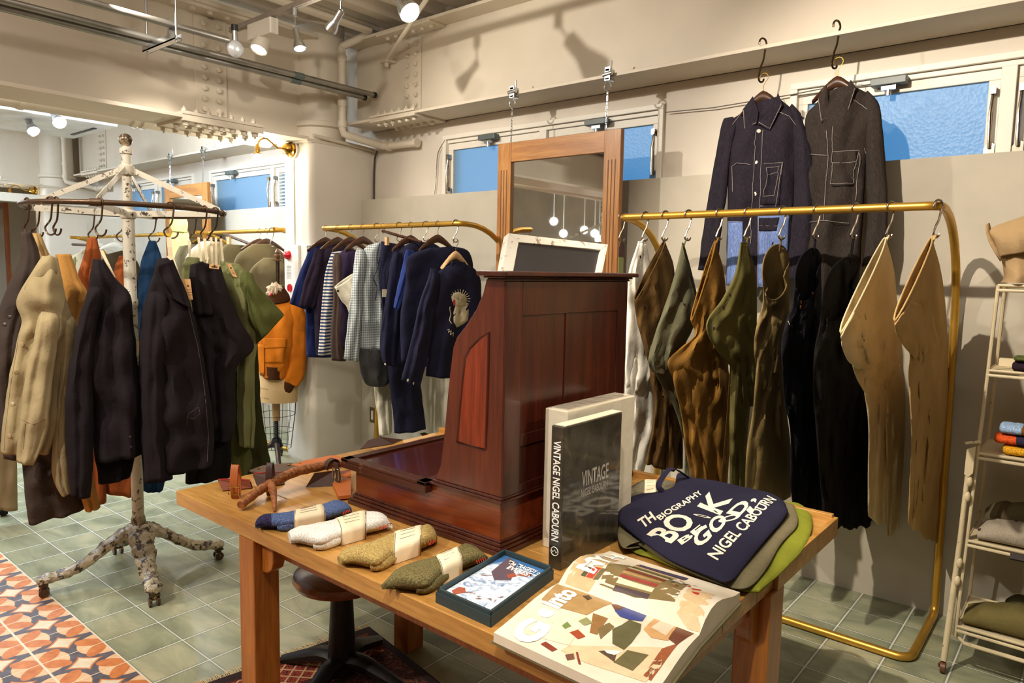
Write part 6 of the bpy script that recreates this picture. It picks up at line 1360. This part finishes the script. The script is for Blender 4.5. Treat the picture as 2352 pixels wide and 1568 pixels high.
t, o = rg('khaki_jacket', 'long beige khaki jacket with big sleeve pocket, left front of the round rack', 'jacket', 113, False, [('body', D5([(98, 588, 132, 590, .02), (72, 628, 142, 640), (38, 690, 152, 690), (50, 738, 170, 745), (36, 800, 165, 800), (18, 890, 152, 890), (6, 980, 132, 980), (2, 1036, 112, 1040)], .07), 'khakij', .0),
    ('front_sleeve', D5([(86, 735, 136, 735), (74, 800, 130, 800), (60, 850, 122, 850), (52, 920, 114, 920), (42, 990, 106, 990), (38, 1048, 76, 1055)], .05), 'khakij', .07), ('back_sleeve', D5([(138, 735, 175, 750), (140, 820, 167, 820), (126, 950, 153, 950), (121, 1020, 156, 1020), (121, 1090, 161, 1090), (141, 1133, 162, 1124)], .04), 'khakij', .02)], 'khaki jacket', [], .10)
kp = face(V(*[getattr(t.location, k) for k in 'xyz'])); flap(t, kp, [(112, 586), (128, 600), (130, 628), (104, 634), (78, 668), (66, 668), (56, 660), (84, 612)], C['khakij'], .055)
bv = bvh(o[0]); buttons(bv, [(47, 740), (51, 791), (37, 855), (28, 928), (21, 1001), (101, 720)], pbr('tan_button', (150, 128, 92), .4), t, .009)
b = seam(bv, [(48, 742), (40, 800), (26, 880), (14, 980), (10, 1034)], .0012); b.build('placket_seam', pbr('khaki_seam', (128, 110, 78), .9), t)
b = seam(bvh(o[1]), [(48, 962), (76, 974), (104, 962)], .0015); seam(bvh(o[1]), [(58, 972), (54, 1030)], .0015, b=b); b.build('pocket_seam', MC['khaki_seam'], t)
t, o = rg('navy_jacket', 'near black jacket with snap buttons left of the rack pole', 'jacket', 229, False, [('body', D5([(214, 594, 242, 598, .025), (208, 628, 266, 640), (200, 685, 299, 678), (195, 740, 306, 745), (200, 850, 318, 850), (212, 950, 326, 950), (218, 1055, 329, 1038)], .07), 'blackj'),
    ('sleeve', D5([(198, 680, 236, 680), (176, 755, 218, 760), (158, 850, 212, 850), (151, 930, 213, 930), (155, 1050, 213, 1050), (163, 1128, 207, 1133)], .045), 'blackj', .05), ('lower_panel', D5([(215, 1030, 310, 1030), (222, 1085, 306, 1080), (226, 1116, 300, 1098)]), 'black', -.05)], 'near black jacket', [(233, 575, 262, 637, .006)], .06)
buttons(bvh(o[0]), [(299, 1003), (301, 1026)], pbr('snap_metal', (120, 110, 100), .3, .8), t, .006)
t, o = rg('black_jacket', 'long black jacket with wide collar right of the rack pole', 'jacket', 392, False, [('body', D5([(362, 594, 392, 592, .025), (350, 640, 416, 650), (326, 718, 440, 710), (320, 800, 462, 800), (318, 900, 480, 900), (322, 1000, 492, 1000), (330, 1092, 486, 1064)], .08), 'blackj'),
    ('sleeve', D5([(338, 690, 390, 690), (328, 780, 385, 780), (326, 880, 384, 880), (328, 980, 386, 980), (334, 1096, 396, 1090)], .05), 'blackj', .05), ('collar', D5([(356, 610, 396, 596), (360, 636, 420, 652), (390, 680, 440, 706)], .03), 'blackj', .075)], 'long black jacket', [(388, 545, 392, 590, .009), (391, 588, 413, 650, .012)], .10, [[(417, 640), (436, 640), (442, 686), (430, 686)]])
b = seam(bvh(o[0]), [(430, 700), (455, 800), (470, 900), (478, 1000), (476, 1060)], .0014); seam(bvh(o[0]), [(428, 975), (432, 950), (456, 935), (460, 950), (444, 962), (430, 958)], .001, b=b); b.build('edge_seam', pbr('grey_seam', (78, 70, 72), .9), t)
rg('waistcoat', 'black waistcoat with open armhole between the long jacket and the green shirt', 'waistcoat', 470, False, [('body', D5([(455, 600, 506, 612, .035), (444, 660, 528, 680), (444, 740, 553, 740), (452, 798, 583, 797), (466, 850, 540, 850), (478, 950, 541, 950), (488, 1006, 534, 1004)], .07), 'blackv'), ('shoulder', D5([(438, 608, 466, 600, .03), (436, 650, 480, 650), (444, 720, 490, 720)], .04), 'blackv', .05), ('lower_panel', D5([(430, 980, 530, 980), (428, 1060, 532, 1060), (426, 1114, 528, 1098)]), 'black', -.04)], 'black waistcoat', [(456, 545, 462, 600, .005), (470, 548, 475, 596, .006), (478, 590, 468, 640, .003)], .06, [[(481, 606), (504, 608), (502, 618), (480, 615)]])
t, o = rg('green_shirt', 'olive green shirt with wide short sleeve at the right of the round rack', 'shirt', 498, False, [('body', D5([(506, 600, 548, 606, .03), (512, 650, 586, 652), (526, 700, 590, 720), (542, 765, 592, 775), (546, 850, 584, 850), (545, 950, 586, 950), (550, 1021, 583, 1025)], .06), 'sage'), ('sleeve', D5([(545, 640, 587, 650), (556, 700, 610, 676), (572, 750, 636, 704), (586, 792, 652, 722)], .05), 'green', .03)], 'green shirt', [(485, 545, 488, 610, .005), (496, 545, 497, 608, .005), (507, 548, 512, 600, .005)], .03, [[(520, 605), (530, 606), (544, 636), (534, 634)], [(541, 652), (553, 655), (562, 684), (549, 688)]])
rg('green_coat', 'dark green coat reaching low behind the olive shirt', 'coat', 520, False, [('body', D5([(520, 640, 580, 660), (525, 750, 590, 760), (540, 860, 596, 880), (545, 960, 604, 970), (540, 1040, 617, 1040), (532, 1104, 622, 1070)], .06), 'dgreen', -.06), ('front_panel', D5([(530, 860, 576, 860), (530, 960, 584, 960), (532, 1060, 582, 1060), (534, 1106, 580, 1092)], .05), 'green', -.02)], 'dark green coat', [], -.02)
rg('sage_jacket', 'pale sage jacket peeking between the long black jacket and the waistcoat', 'jacket', 446, True, [('body', D5([(430, 590, 460, 592, .03), (416, 620, 462, 640), (420, 680, 462, 700), (430, 800, 480, 800), (440, 1000, 500, 1000)]), 'sage')], 'pale sage jacket', [(434, 553, 436, 592, .006)])
# ================================================================ dress form with orange jacket
FC = onZ(633, 1066, 0); pf = face(FC+V(0, 0, 1)); pf = ('P', FC+V(0, 0, 1), pf[2])
t = thing('dress_form', 'vintage dress form with wire cage skirt beside the pillar', 'mannequin', FC)
LIN = pbr('cream_form_linen', (196, 164, 116), .8, var=.06)
fz = lambda y: onP(638, y, pf[1], pf[2]).z
ploft('torso', [(606, 685, 668, 685, .08), (598, 760, 690, 760, .12), (594, 850, 685, 850, .12), (592, 900, 684, 900, .125), (592, 920, 684, 920, .125)], pf, LIN, t, 0, 0, cap=True)
b = MB(); P0 = onP(638, 600, pf[1], pf[2]); b.lathe([(.03, 0), (.034, .006), (.034, .014), (.012, .02), (.022, .03), (.026, .045), (.016, .055), (.022, .066), (.012, .085), (.004, .095)], P0, n=18); b.build('finial', wood('turned_finial', (92, 58, 30), (132, 88, 50), .35), t)
b = MB(); b.cyl(V(P0.x, P0.y, fz(690)), P0, .016); b.build('neck_rod', DHOOK, t)
pb = onP(634, 925, pf[1], pf[2]); b = MB(); b.cyl(V(pb.x, pb.y, fz(965)), V(pb.x, pb.y, fz(920)), .026, .03); b.build('wooden_post', wood('form_post', (150, 112, 62), (186, 148, 92), .5), t)
b = MB(); z0, z1 = fz(1020), fz(962); L = [(.015+.004*(i % 2), z0+(z1-z0)*i/24) for i in range(25)]; b.lathe(L, (pb.x, pb.y, 0), n=14); b.lathe([(.05, .14), (.03, .2), (.02, z0+.01)], (pb.x, pb.y, 0), n=14); b.build('screw_column', DKMET, t)
for k in range(3):
    a = math.radians((-28, 140, 240)[k]); dd = V(math.cos(a), math.sin(a), 0); b = MB(); P = smooth_path([V(pb.x, pb.y, .16)+dd*.02, V(pb.x, pb.y, .13)+dd*.10, V(pb.x, pb.y, .085)+dd*.17, V(pb.x, pb.y, .06)+dd*.23, V(pb.x, pb.y, .03)+dd*.245], 4); b.tube(P, [.022-.008*i/len(P) for i in range(len(P))], 10)
    c = V(pb.x, pb.y, .018)+dd*.245; b.cyl(c-V(-dd.y, dd.x, 0)*.008, c+V(-dd.y, dd.x, 0)*.008, .018); b.build('iron_foot', pbr('brown_cast_iron', (62, 44, 32), .4, .4, var=.2), t)
b = MB(); rim = lambda y, wpx: (fz(y), wpx/FPX*(pb-CAM).dot(FW))
ZR_ = [rim(921, 45), rim(950, 43), rim(987, 38), rim(1026, 33)]
for k in range(12):
    a = 2*PI*k/12+.15; b.tube([V(pb.x+r*math.cos(a), pb.y+r*math.sin(a), z) for z, r in ZR_], .002, 5)
for z, r in ZR_[1:3]+[ZR_[3]]: b.tube([V(pb.x+r*math.cos(a), pb.y+r*math.sin(a), z) for a in [2*PI*k/32 for k in range(32)]], .002, 5, True)
b.build('wire_cage', DKMET, t)
ftext('COLLAPSIBLE', t, 'form_stamp', onP(596, 886, pf[1], pf[2])+pf[2]*.118, onP(616, 890, pf[1], pf[2])-onP(596, 886, pf[1], pf[2]), V(0, 0, .009), INK); ftext('1965', t, 'form_stamp', onP(604, 908, pf[1], pf[2])+pf[2]*.122, onP(618, 911, pf[1], pf[2])-onP(604, 908, pf[1], pf[2]), V(0, 0, .009), INK)
t = thing('bomber_jacket', 'orange cotton jacket with brown knit collar worn by the dress form', 'jacket', FC+V(0, 0, 1.1))
o = ploft('body', [(607, 700, 664, 690, .10), (596, 722, 690, 706, .13), (592, 770, 694, 765, .15), (594, 830, 688, 830, .15), (600, 862, 668, 866, .14)], pf, C['orange'], t, .0, .3, 4, 3)
ploft('sleeve', [(664, 708, 697, 708, .05), (666, 740, 705, 740, .06), (664, 800, 703, 805, .06), (656, 850, 698, 858, .055), (649, 868, 684, 884, .045)], pf, C['orange'], t, .08, .3, 3, 4, seg=28)
ploft('left_sleeve', [(586, 720, 604, 718, .05), (582, 770, 600, 770, .05), (583, 830, 598, 830, .05)], pf, C['orange'], t, .02, .3, 3, 5, seg=28)
ploft('knit_cuff', [(648, 866, 676, 882, .035), (640, 884, 664, 902, .03), (640, 892, 656, 900, .025)], pf, C['rib'], t, .085, .1, 5, 6, seg=24)
ploft('knit_collar', [(612, 678, 650, 656, .07), (608, 690, 664, 676, .085), (608, 700, 666, 690, .09)], pf, C['rib'], t, .02, .05, 5, 7, seg=30)
ploft('knit_waistband', [(606, 836, 652, 838, .13), (606, 864, 652, 866, .13)], pf, C['rib'], t, .03, .05, 6, 8, seg=30)
bv = bvh(o); ppatch(bv, [(609, 790), (656, 790), (650, 833), (608, 833)], 'flap_pocket', C['orange'], t, .006); ppatch(bv, [(606, 776), (658, 776), (656, 797), (606, 800)], 'pocket_flap', C['orange'], t, .011)
ppatch(bv, [(595, 790), (608, 790), (610, 868), (598, 868)], 'placket', C['orange'], t, .012); buttons(bv, [(640, 794), (604, 842), (606, 863)], DBTN, t, .010)
t = thing('scarf', 'crumpled cream and red scarf stuffed in the collar of the orange jacket', 'scarf', FC+V(0, 0, 1.45)); b = MB(); c = onP(632, 668, pf[1], pf[2])+pf[2]*.05; random.seed(5); R = []
for i in range(15):
    th = PI*i/14; R.append([c+V(math.sin(th)*math.cos(a), math.sin(th)*math.sin(a), 0)*.055*(1+.5*noise.noise(V(math.cos(a)*2.4, math.sin(a)*2.4, i*.5)))+V(0, 0, .06*math.cos(th)*(1+.4*noise.noise(V(a, i*.6, 3)))) for a in [2*PI*k/28 for k in range(28)]])
b.rings(R); b.build('scarf_cloth', cloth('cream_floral_scarf', (206, 186, 150), fade=(226, 210, 180), slub=(150, 110, 80)), t)
b = MB(); b.sphere(c+pf[2]*.06+V(-.02, -.02, -.02), .012, 10); b.build('red_bead', MC['red_lens'], t)
# ================================================================ far bay clothes
def simple(lab, name, cat, x, rows, cn, hang=None, parts=()):
    pl = ('X', x); c = onX((rows[0][0]+rows[0][2])/2, rows[0][1], x); t = thing(name, lab, cat, c); ploft('body', D5(rows, .045), pl, C[cn], t, 0, .4, 4, len(bpy.data.objects) % 83, seg=28)
    for i, r in enumerate(parts): ploft('sleeve', D5(r, .035), pl, C[cn], t, .03, .3, 3, i, seg=22)
YN = YR; YR = 3.2; ZR = 1.779
FR_ = lambda x: onY(x, 531, YR).x
for x_, nm in ((596, 'olive overshirt'), (612, 'olive jacket'), (480, 'cream shirt')): hanger('dark wooden hanger on the far rail above the '+nm, FR_(x_), YR, ZR, .34, HANGW, 'Y', None, .085, .016)
s_hook('black S hook at the right end of the far rail', FR_(624), YR, ZR, .15, None, .0035)
t = thing('clip_hanger', 'dark clip hanger swung out on the far rail', 'hanger', (FR_(520), YR, ZR)); b = MB(); b.tube([onY(514, 537, 3.15), onY(574, 560, 3.15)], .012, 4, up=(0, 0, 1)); b.build('bar', HANGW, t); b = MB(); q = onY(526, 552, 3.13); b.box((q.x-.02, q.y-.01, q.z-.04), (q.x+.02, q.y+.01, q.z+.03)); b.build('clip', LHANG, t, smooth=False)
simple('olive overshirt with broad back on the far rail', 'overshirt', 'shirt', FR_(612), [(580, 560, 625, 560, .02), (542, 590, 655, 590), (536, 640, 660, 640), (540, 720, 660, 720), (545, 850, 650, 850)], 'farol')
simple('smaller olive jacket in front of the overshirt on the far rail', 'jacket', 'jacket', FR_(630)+.05, [(606, 592, 640, 592, .02), (575, 620, 662, 618), (572, 660, 668, 660), (575, 760, 668, 760), (580, 850, 660, 850)], 'farol')
simple('olive green bag like shirt clipped on the far rail', 'shirt', 'shirt', FR_(560), [(520, 560, 580, 565, .03), (505, 590, 590, 600), (505, 700, 590, 700), (510, 860, 585, 860)], 'farol')
simple('cream shirt on the far rail left of the clip hanger', 'shirt', 'shirt', FR_(500), [(462, 555, 500, 552, .02), (430, 585, 515, 580), (422, 640, 520, 640), (425, 760, 515, 760), (430, 880, 510, 880)], 'farcream')
simple('ribbed ecru sweater on the far rail', 'sweater', 'sweater', FR_(510)+.03, [(476, 560, 512, 556, .02), (455, 590, 528, 585), (452, 640, 530, 640), (455, 760, 528, 760)], 'khakij')
simple('olive and cream jacket at the left of that far rail', 'jacket', 'jacket', FR_(440), [(412, 565, 448, 560, .02), (400, 600, 455, 590), (398, 700, 460, 700), (400, 850, 455, 850)], 'farol')
simple('dark camouflage jacket on the farthest rail left of the pole', 'jacket', 'jacket', FR_(265), [(240, 585, 280, 575, .02), (228, 620, 320, 610), (225, 700, 322, 700), (230, 860, 315, 860), (235, 960, 310, 960)], 'camo')
simple('cream shirt on the farthest rail', 'shirt', 'shirt', FR_(220), [(160, 590, 205, 570, .02), (150, 620, 240, 600), (150, 720, 240, 720), (155, 880, 235, 880)], 'farcream')
simple('green blouse on the farthest rail', 'blouse', 'shirt', FR_(215)+.06, [(168, 590, 180, 588, .02), (160, 620, 190, 615), (160, 720, 195, 720)], 'sage')
for x_ in (225, 262): hanger('white hanger on the farthest rail, '+('left one' if x_ == 225 else 'right one'), FR_(x_), YR, ZR, .36, WHITEP, 'Y', None, .085, .014)
t = thing('clip_hanger', 'black clip hanger on the farthest rail', 'hanger', (FR_(190), YR, ZR)); b = MB(); b.tube([onY(166, 561, 3.0), onY(212, 563, 3.0)], .014, 4, up=(0, 0, 1)); b.build('bar', HANGW, t)
YR = YN; ZR = 1.767
# yellow hoodie hanging in the far bay
Yb = 3.2; t = thing('hooded_top', 'pale yellow hooded top hanging in the far bay', 'top', onY(418, 520, Yb)); pl = ('Y', Yb)
ploft('hood', D5([(392, 500, 428, 500, .03), (390, 515, 432, 515), (396, 532, 430, 534)], .06), pl, C['yellow'], t, 0, .3); ploft('body', D5([(398, 530, 432, 530, .05), (388, 560, 440, 565), (390, 620, 445, 620), (392, 720, 442, 720)], .06), pl, C['yellow'], t, -.02, .3)
# far left: wooden framed doorway piece, garment bag and trolley caster
t = thing('door_surround', 'upright orange brown wooden frame at the left picture edge', 'frame', onY(5, 800, 3.3)); a = onY(13, 465, 3.3); c = onY(-60, 640, 3.3); b = MB()
b.box((a.x-.07, 3.28, 0), (a.x, 3.33, a.z)); b.box((a.x-.5, 3.28, a.z-.08), (a.x-.07, 3.33, a.z)); b.build('stile_and_rail', wood('orange_frame_wood', (150, 78, 34), (196, 116, 58), .4, 2, .2), t, smooth=False, bevel=.003)
pq = face(onZ(10, 1175, .02)); t = thing('garment_bag', 'beige garment bag hanging low at the left picture edge', 'bag', pq[1]); o = ploft('bag_cloth', D5([(-60, 960, 34, 960), (-60, 1060, 36, 1060), (-60, 1140, 37, 1148)], .05), pq, C['bag'], t, .2, .3)
t = thing('trolley_caster', 'dark trolley caster standing on the tiles at the left picture edge', 'caster', onZ(8, 1182, 0)); c = onZ(8, 1184, .0); b = MB(); b.cyl(c+V(-.012, 0, .022), c+V(.012, 0, .022), .022); b.build('wheel', DKMET, t)
b = MB(); b.sphere(c+V(0, 0, .07), .028, 16, (1, 1, .9)); b.cyl(c+V(0, 0, .09), c+V(0, 0, .4), .012); b.build('fork', CHROME, t)
# ================================================================ cream metal shelf at the right edge
CRMP = chipped('chipped_cream_shelf_paint', (222, 206, 168), (92, 64, 40), .33, .45, 40)
YF, YBK = 3.10, 3.42
pl_ = [(2293, 655), (2270, 850), (2246, 1040), (2221, 1240), (2196, 1436)]
zs_ = [onY(x, y, YF).z for x, y in pl_]; xs_ = [onY(x, y, YF).x for x, y in pl_]
t = thing('tiered_shelf', 'cream painted metal shelf with five tiers at the right edge', 'shelf', (-.1, YF, 0))
w_ = [.42+.05*i for i in range(5)]; XC = xs_[0]+.24
for i in range(5):
    hw = XC-xs_[i]; yb = YBK-.10+.03*i; b = MB(); z = zs_[i]
    b.box((XC-hw, YF, z-.008), (XC+hw, yb, z)); o = b.build('shelf_board', CRMP, t, smooth=False, bevel=.002)
    b = MB(); r = .006; b.tube([V(XC-hw, YF-.002, z-.018), V(XC+hw, YF-.002, z-.018), V(XC+hw, yb, z-.018), V(XC-hw, yb, z-.018)], r, 8, True); b.tube([V(XC-hw, YF-.002, z), V(XC+hw, YF-.002, z), V(XC+hw, yb, z), V(XC-hw, yb, z)], .005, 8, True); b.build('edge_rail', CRMP, o)
for s in (-1, 1):
    for k, yy in ((0, 0), (1, 1)):
        P = [V(XC+s*(XC-xs_[i]), (YF if not yy else YBK-.10+.03*i), zs_[i]) for i in range(5)]
        P.append(P[-1]+(P[-1]-P[-2])*.12); b = MB(); b.tube(P, .0065, 8); b.build('corner_post', CRMP, t)
ft = onZ(2166, 1533, .02); tp = onY(2228, 1040, YF-.02)
b = MB(); b.tube([tp, onY(2205, 1240, YF-.02), onY(2188, 1370, YF-.015), V(ft.x, ft.y, .05)], [.008, .009, .011, .011], 10)
for x_, y_ in ((2226, 1105), (2221, 1140), (2203, 1292), (2198, 1333)): b.sphere(onY(x_, y_, YF-.02), .015, 12, (.8, .8, 1.4))
b.build('outer_leg', CRMP, t)
b = MB(); b.cyl(V(ft.x-.008, ft.y, .022), V(ft.x+.008, ft.y, .022), .021); b.tube([V(ft.x, ft.y, .05), V(ft.x-.014, ft.y, .03), V(ft.x-.014, ft.y, .02)], .004, 6); b.build('caster', chipped('rusty_caster', (104, 64, 40), (190, 160, 120), .4), t)
p = onY(2231, 1020, YF-.02); q = onY(2226, 1096, YF-.02); b = MB(); b.prism([V(p.x-.012, YF-.03, p.z-.02), V(p.x+.016, YF-.03, p.z-.005), V(p.x+.014, YF-.03, q.z+.02), V(p.x, YF-.03, q.z), V(p.x-.014, YF-.03, q.z+.01)], (0, .02, 0)); b.cyl(V(p.x-.02, YF-.02, p.z), V(p.x+.03, YF-.02, p.z+.015), .006); b.build('bracket_plate', CRMP, t, smooth=False, bevel=.002)
b = MB(); zl = zs_[4]-.055; b.tube([V(xs_[4]-.01, YF+.02, zl+.02), V(xs_[4]+.03, YF+.01, zl-.01), V(XC+.3, YF+.01, zl-.01)], .008, 8); b.tube([V(xs_[4]+.01, YBK, zl+.03), V(xs_[4]+.04, YBK, zl+.01), V(XC+.3, YBK, zl+.01)], .008, 8); b.build('under_rail', CRMP, t)
# things on it
def fold_item(lab, name, cat, pts, i, z0, th, mats, Yd=.06, seed=0):
    z = zs_[i]+z0; b = MB(); P = [onZ(x, y, z+th*.4) for x, y in pts]; blob(b, P, z, th, .004, seed, 4, 10); return tag(b.build(name, mats, None, sub=1), lab, cat)
def roll(b, x0, x1, y0, y1, z, h, seed=0, e=2.4, taper=0.):
    R = []; n = 14
    for i in range(n+1):
        u = i/n; k = (1-(1-min(1, u*5+.25))**2)**.5 if u < .2 else 1; c = V(x0+(x1-x0)*u, (y0+y1)/2, z+h/2); r = []
        for j in range(20):
            a = 2*PI*j/20; cx, sz = math.cos(a), math.sin(a); r.append(c+V(0, (y1-y0)/2*math.copysign(abs(cx)**(2/e), cx)*k, h/2*math.copysign(abs(sz)**(2/e), sz)*k*(1+.12*noise.noise(V(u*6, a, seed)))))
        R.append(r)
    b.rings(R)
def sock_item(lab, i, xpx, ypx, z0, h, c1, c2, seed):
    x0 = onY(xpx, ypx, YF+.05).x; z = zs_[i]+z0; t = thing('sock_pair', lab, 'socks', (x0, YF+.1, z)); b = MB(); roll(b, x0, x0+.07, YF+.02, YF+.13, z, h, seed); b.build('toe', c1, t); b = MB(); roll(b, x0+.05, x0+.30, YF+.015, YF+.135, z-.0005, h*1.04, seed+1, 2.6); b.build('ribbed_leg', c2, t)
K = lambda n, c: knit('knit_'+n, c, tuple(min(255, int(v*1.25)) for v in c), 0, 1)
sock_item('mustard and olive sock pair, lowest of the bright stack on the middle tier', 2, 2304, 1028, .0, .038, K('mustard', (206, 152, 40)), K('oliveb', (84, 76, 36)), 1)
sock_item('orange and navy sock pair in the middle of the bright stack', 2, 2284, 1010, .039, .036, K('orange', (206, 84, 40)), K('navyb', (48, 44, 64)), 2)
sock_item('pale blue and brown sock pair topmost of the bright stack', 2, 2296, 985, .076, .04, K('pblue', (146, 172, 204)), K('brownb', (112, 76, 36)), 3)
sock_item('dark plum rolled sock pair on the second tier', 1, 2326, 830, .0, .035, K('plum', (46, 34, 44)), K('plum2', (46, 34, 44)), 4); sock_item('green sock pair lying on the dark plum pair', 1, 2330, 818, .036, .02, K('greenb', (84, 92, 50)), K('greenc', (84, 92, 50)), 5)
b = MB(); a = onY(2296, 828, YBK-.12); b.box((a.x, YBK-.14, zs_[1]+.001), (a.x+.05, YBK-.10, zs_[1]+.03)); tag(b.build('price_card', PAPER, None, smooth=False), 'small cream card standing on the second tier', 'card')
def lump(b, x0, x1, y0, y1, z, prof, seed=0):
    R = []; n = 22
    for i in range(n+1):
        u = i/n; k = min(1, (1-(1-min(1, u*6+.3))**2))**.5; hh = prof(u); c = V(x0+(x1-x0)*u, (y0+y1)/2, z); r = []
        for j in range(24):
            a = 2*PI*j/24; cx, sz = math.cos(a), math.sin(a); r.append(c+V(0, (y1-y0)/2*math.copysign(abs(cx)**.7, cx)*(.8+.2*k), hh*k*.5*(1+math.copysign(abs(sz)**.7, sz))+(.012*noise.noise(V(u*9, a*1.3, seed)) if sz > 0 else 0)))
        R.append(r)
    b.rings(R)
x4 = onY(2246, 1230, YF+.03).x; LINEN = cloth('grey_linen', (150, 140, 124), slub=(168, 158, 140))
t = thing('folded_shirt', 'light grey linen shirt folded on the fourth tier', 'shirt', (x4, YF+.1, zs_[3])); b = MB(); lump(b, x4, x4+.34, YF+.005, YF+.17, zs_[3]+.001, lambda u: .06+.05*u, 3); o = b.build('folded_cloth', LINEN, t); buttons(bvh(o), [(2250, 1216), (2334, 1197)], DBTN, t, .006)
t = thing('folded_shirt', 'olive brown shirt folded behind the linen shirt', 'shirt', (x4, YF+.2, zs_[3])); b = MB(); lump(b, x4+.0, x4+.36, YF+.175, YF+.29, zs_[3]+.001, lambda u: .10+.06*u, 7); b.build('folded_cloth', cloth('olive_brown_shirt', (92, 82, 58)), t)
x4b = onY(2324, 1244, YF).x; t = thing('folded_shirt', 'charcoal cuff hanging over the edge of the fourth tier', 'shirt', (x4b, YF, zs_[3])); b = MB(); R = [[V(x4b+dx, YF-.03+.0*dx, zs_[3]-.005-.02*k), V(x4b+dx, YF-.014, zs_[3]+.012-.02*k)] for k, dx in ((1, 0), (.9, .1), (.8, .3))]; b.grid(R); o = b.build('cuff', cloth('charcoal_shirt', (66, 60, 60)), t, solid=.012, smooth=False)
x5 = onY(2212, 1418, YF+.02).x; t = thing('folded_trousers', 'khaki green trousers rolled on the lowest tier', 'trousers', (x5, YF+.1, zs_[4])); KG = cloth('khaki_green_cotton', (104, 94, 56)); b = MB(); lump(b, x5, x5+.40, YF+.01, YF+.16, zs_[4]+.001, lambda u: .055+.05*min(1, u*2.5), 11); b.build('trouser_leg', KG, t)
t = thing('folded_trousers', 'darker green trousers lying behind the khaki pair on the lowest tier', 'trousers', (x5, YF+.25, zs_[4])); b = MB(); lump(b, x5+.11, x5+.42, YF+.165, YF+.30, zs_[4]+.001, lambda u: .07+.07*u, 13); b.build('trouser_leg', cloth('dark_khaki_cotton', (66, 62, 38)), t)
# cap on the top tier
t = thing('canvas_hat', 'beige canvas hat with turned brim on the top tier', 'hat', (xs_[0]+.1, YF+.1, zs_[0])); BG = cloth('beige_canvas_hat', (176, 148, 108)); P = ('Y', YF+.08)
ploft('crown', [(2292, 545, 2400, 500, .03), (2284, 560, 2402, 530, .08), (2300, 600, 2402, 600, .10), (2306, 635, 2400, 640, .10), (2298, 648, 2404, 652, .10)], P, BG, t, 0, .35, 3, 9, cap=True)
ploft('front_fold', [(2288, 520, 2400, 484, .02), (2270, 535, 2402, 505, .05), (2284, 556, 2402, 545, .08), (2296, 590, 2400, 575, .06)], P, BG, t, .05, .3, 3, 10, cap=True)
b = MB(); G = []
for (x_, y_), (x2, y2) in (((2264, 517), (2272, 512)), ((2266, 535), (2276, 530)), ((2272, 556), (2284, 545)), ((2284, 578), (2296, 562)), ((2298, 600), (2308, 585))): a, c = onY(x_, y_, YF+.0), onY(x2, y2, YF+.04); G.append([a, a.lerp(c, .5)+V(0, -.01, 0), c])
b.grid(G); b.build('brim', BG, t, solid=.004)
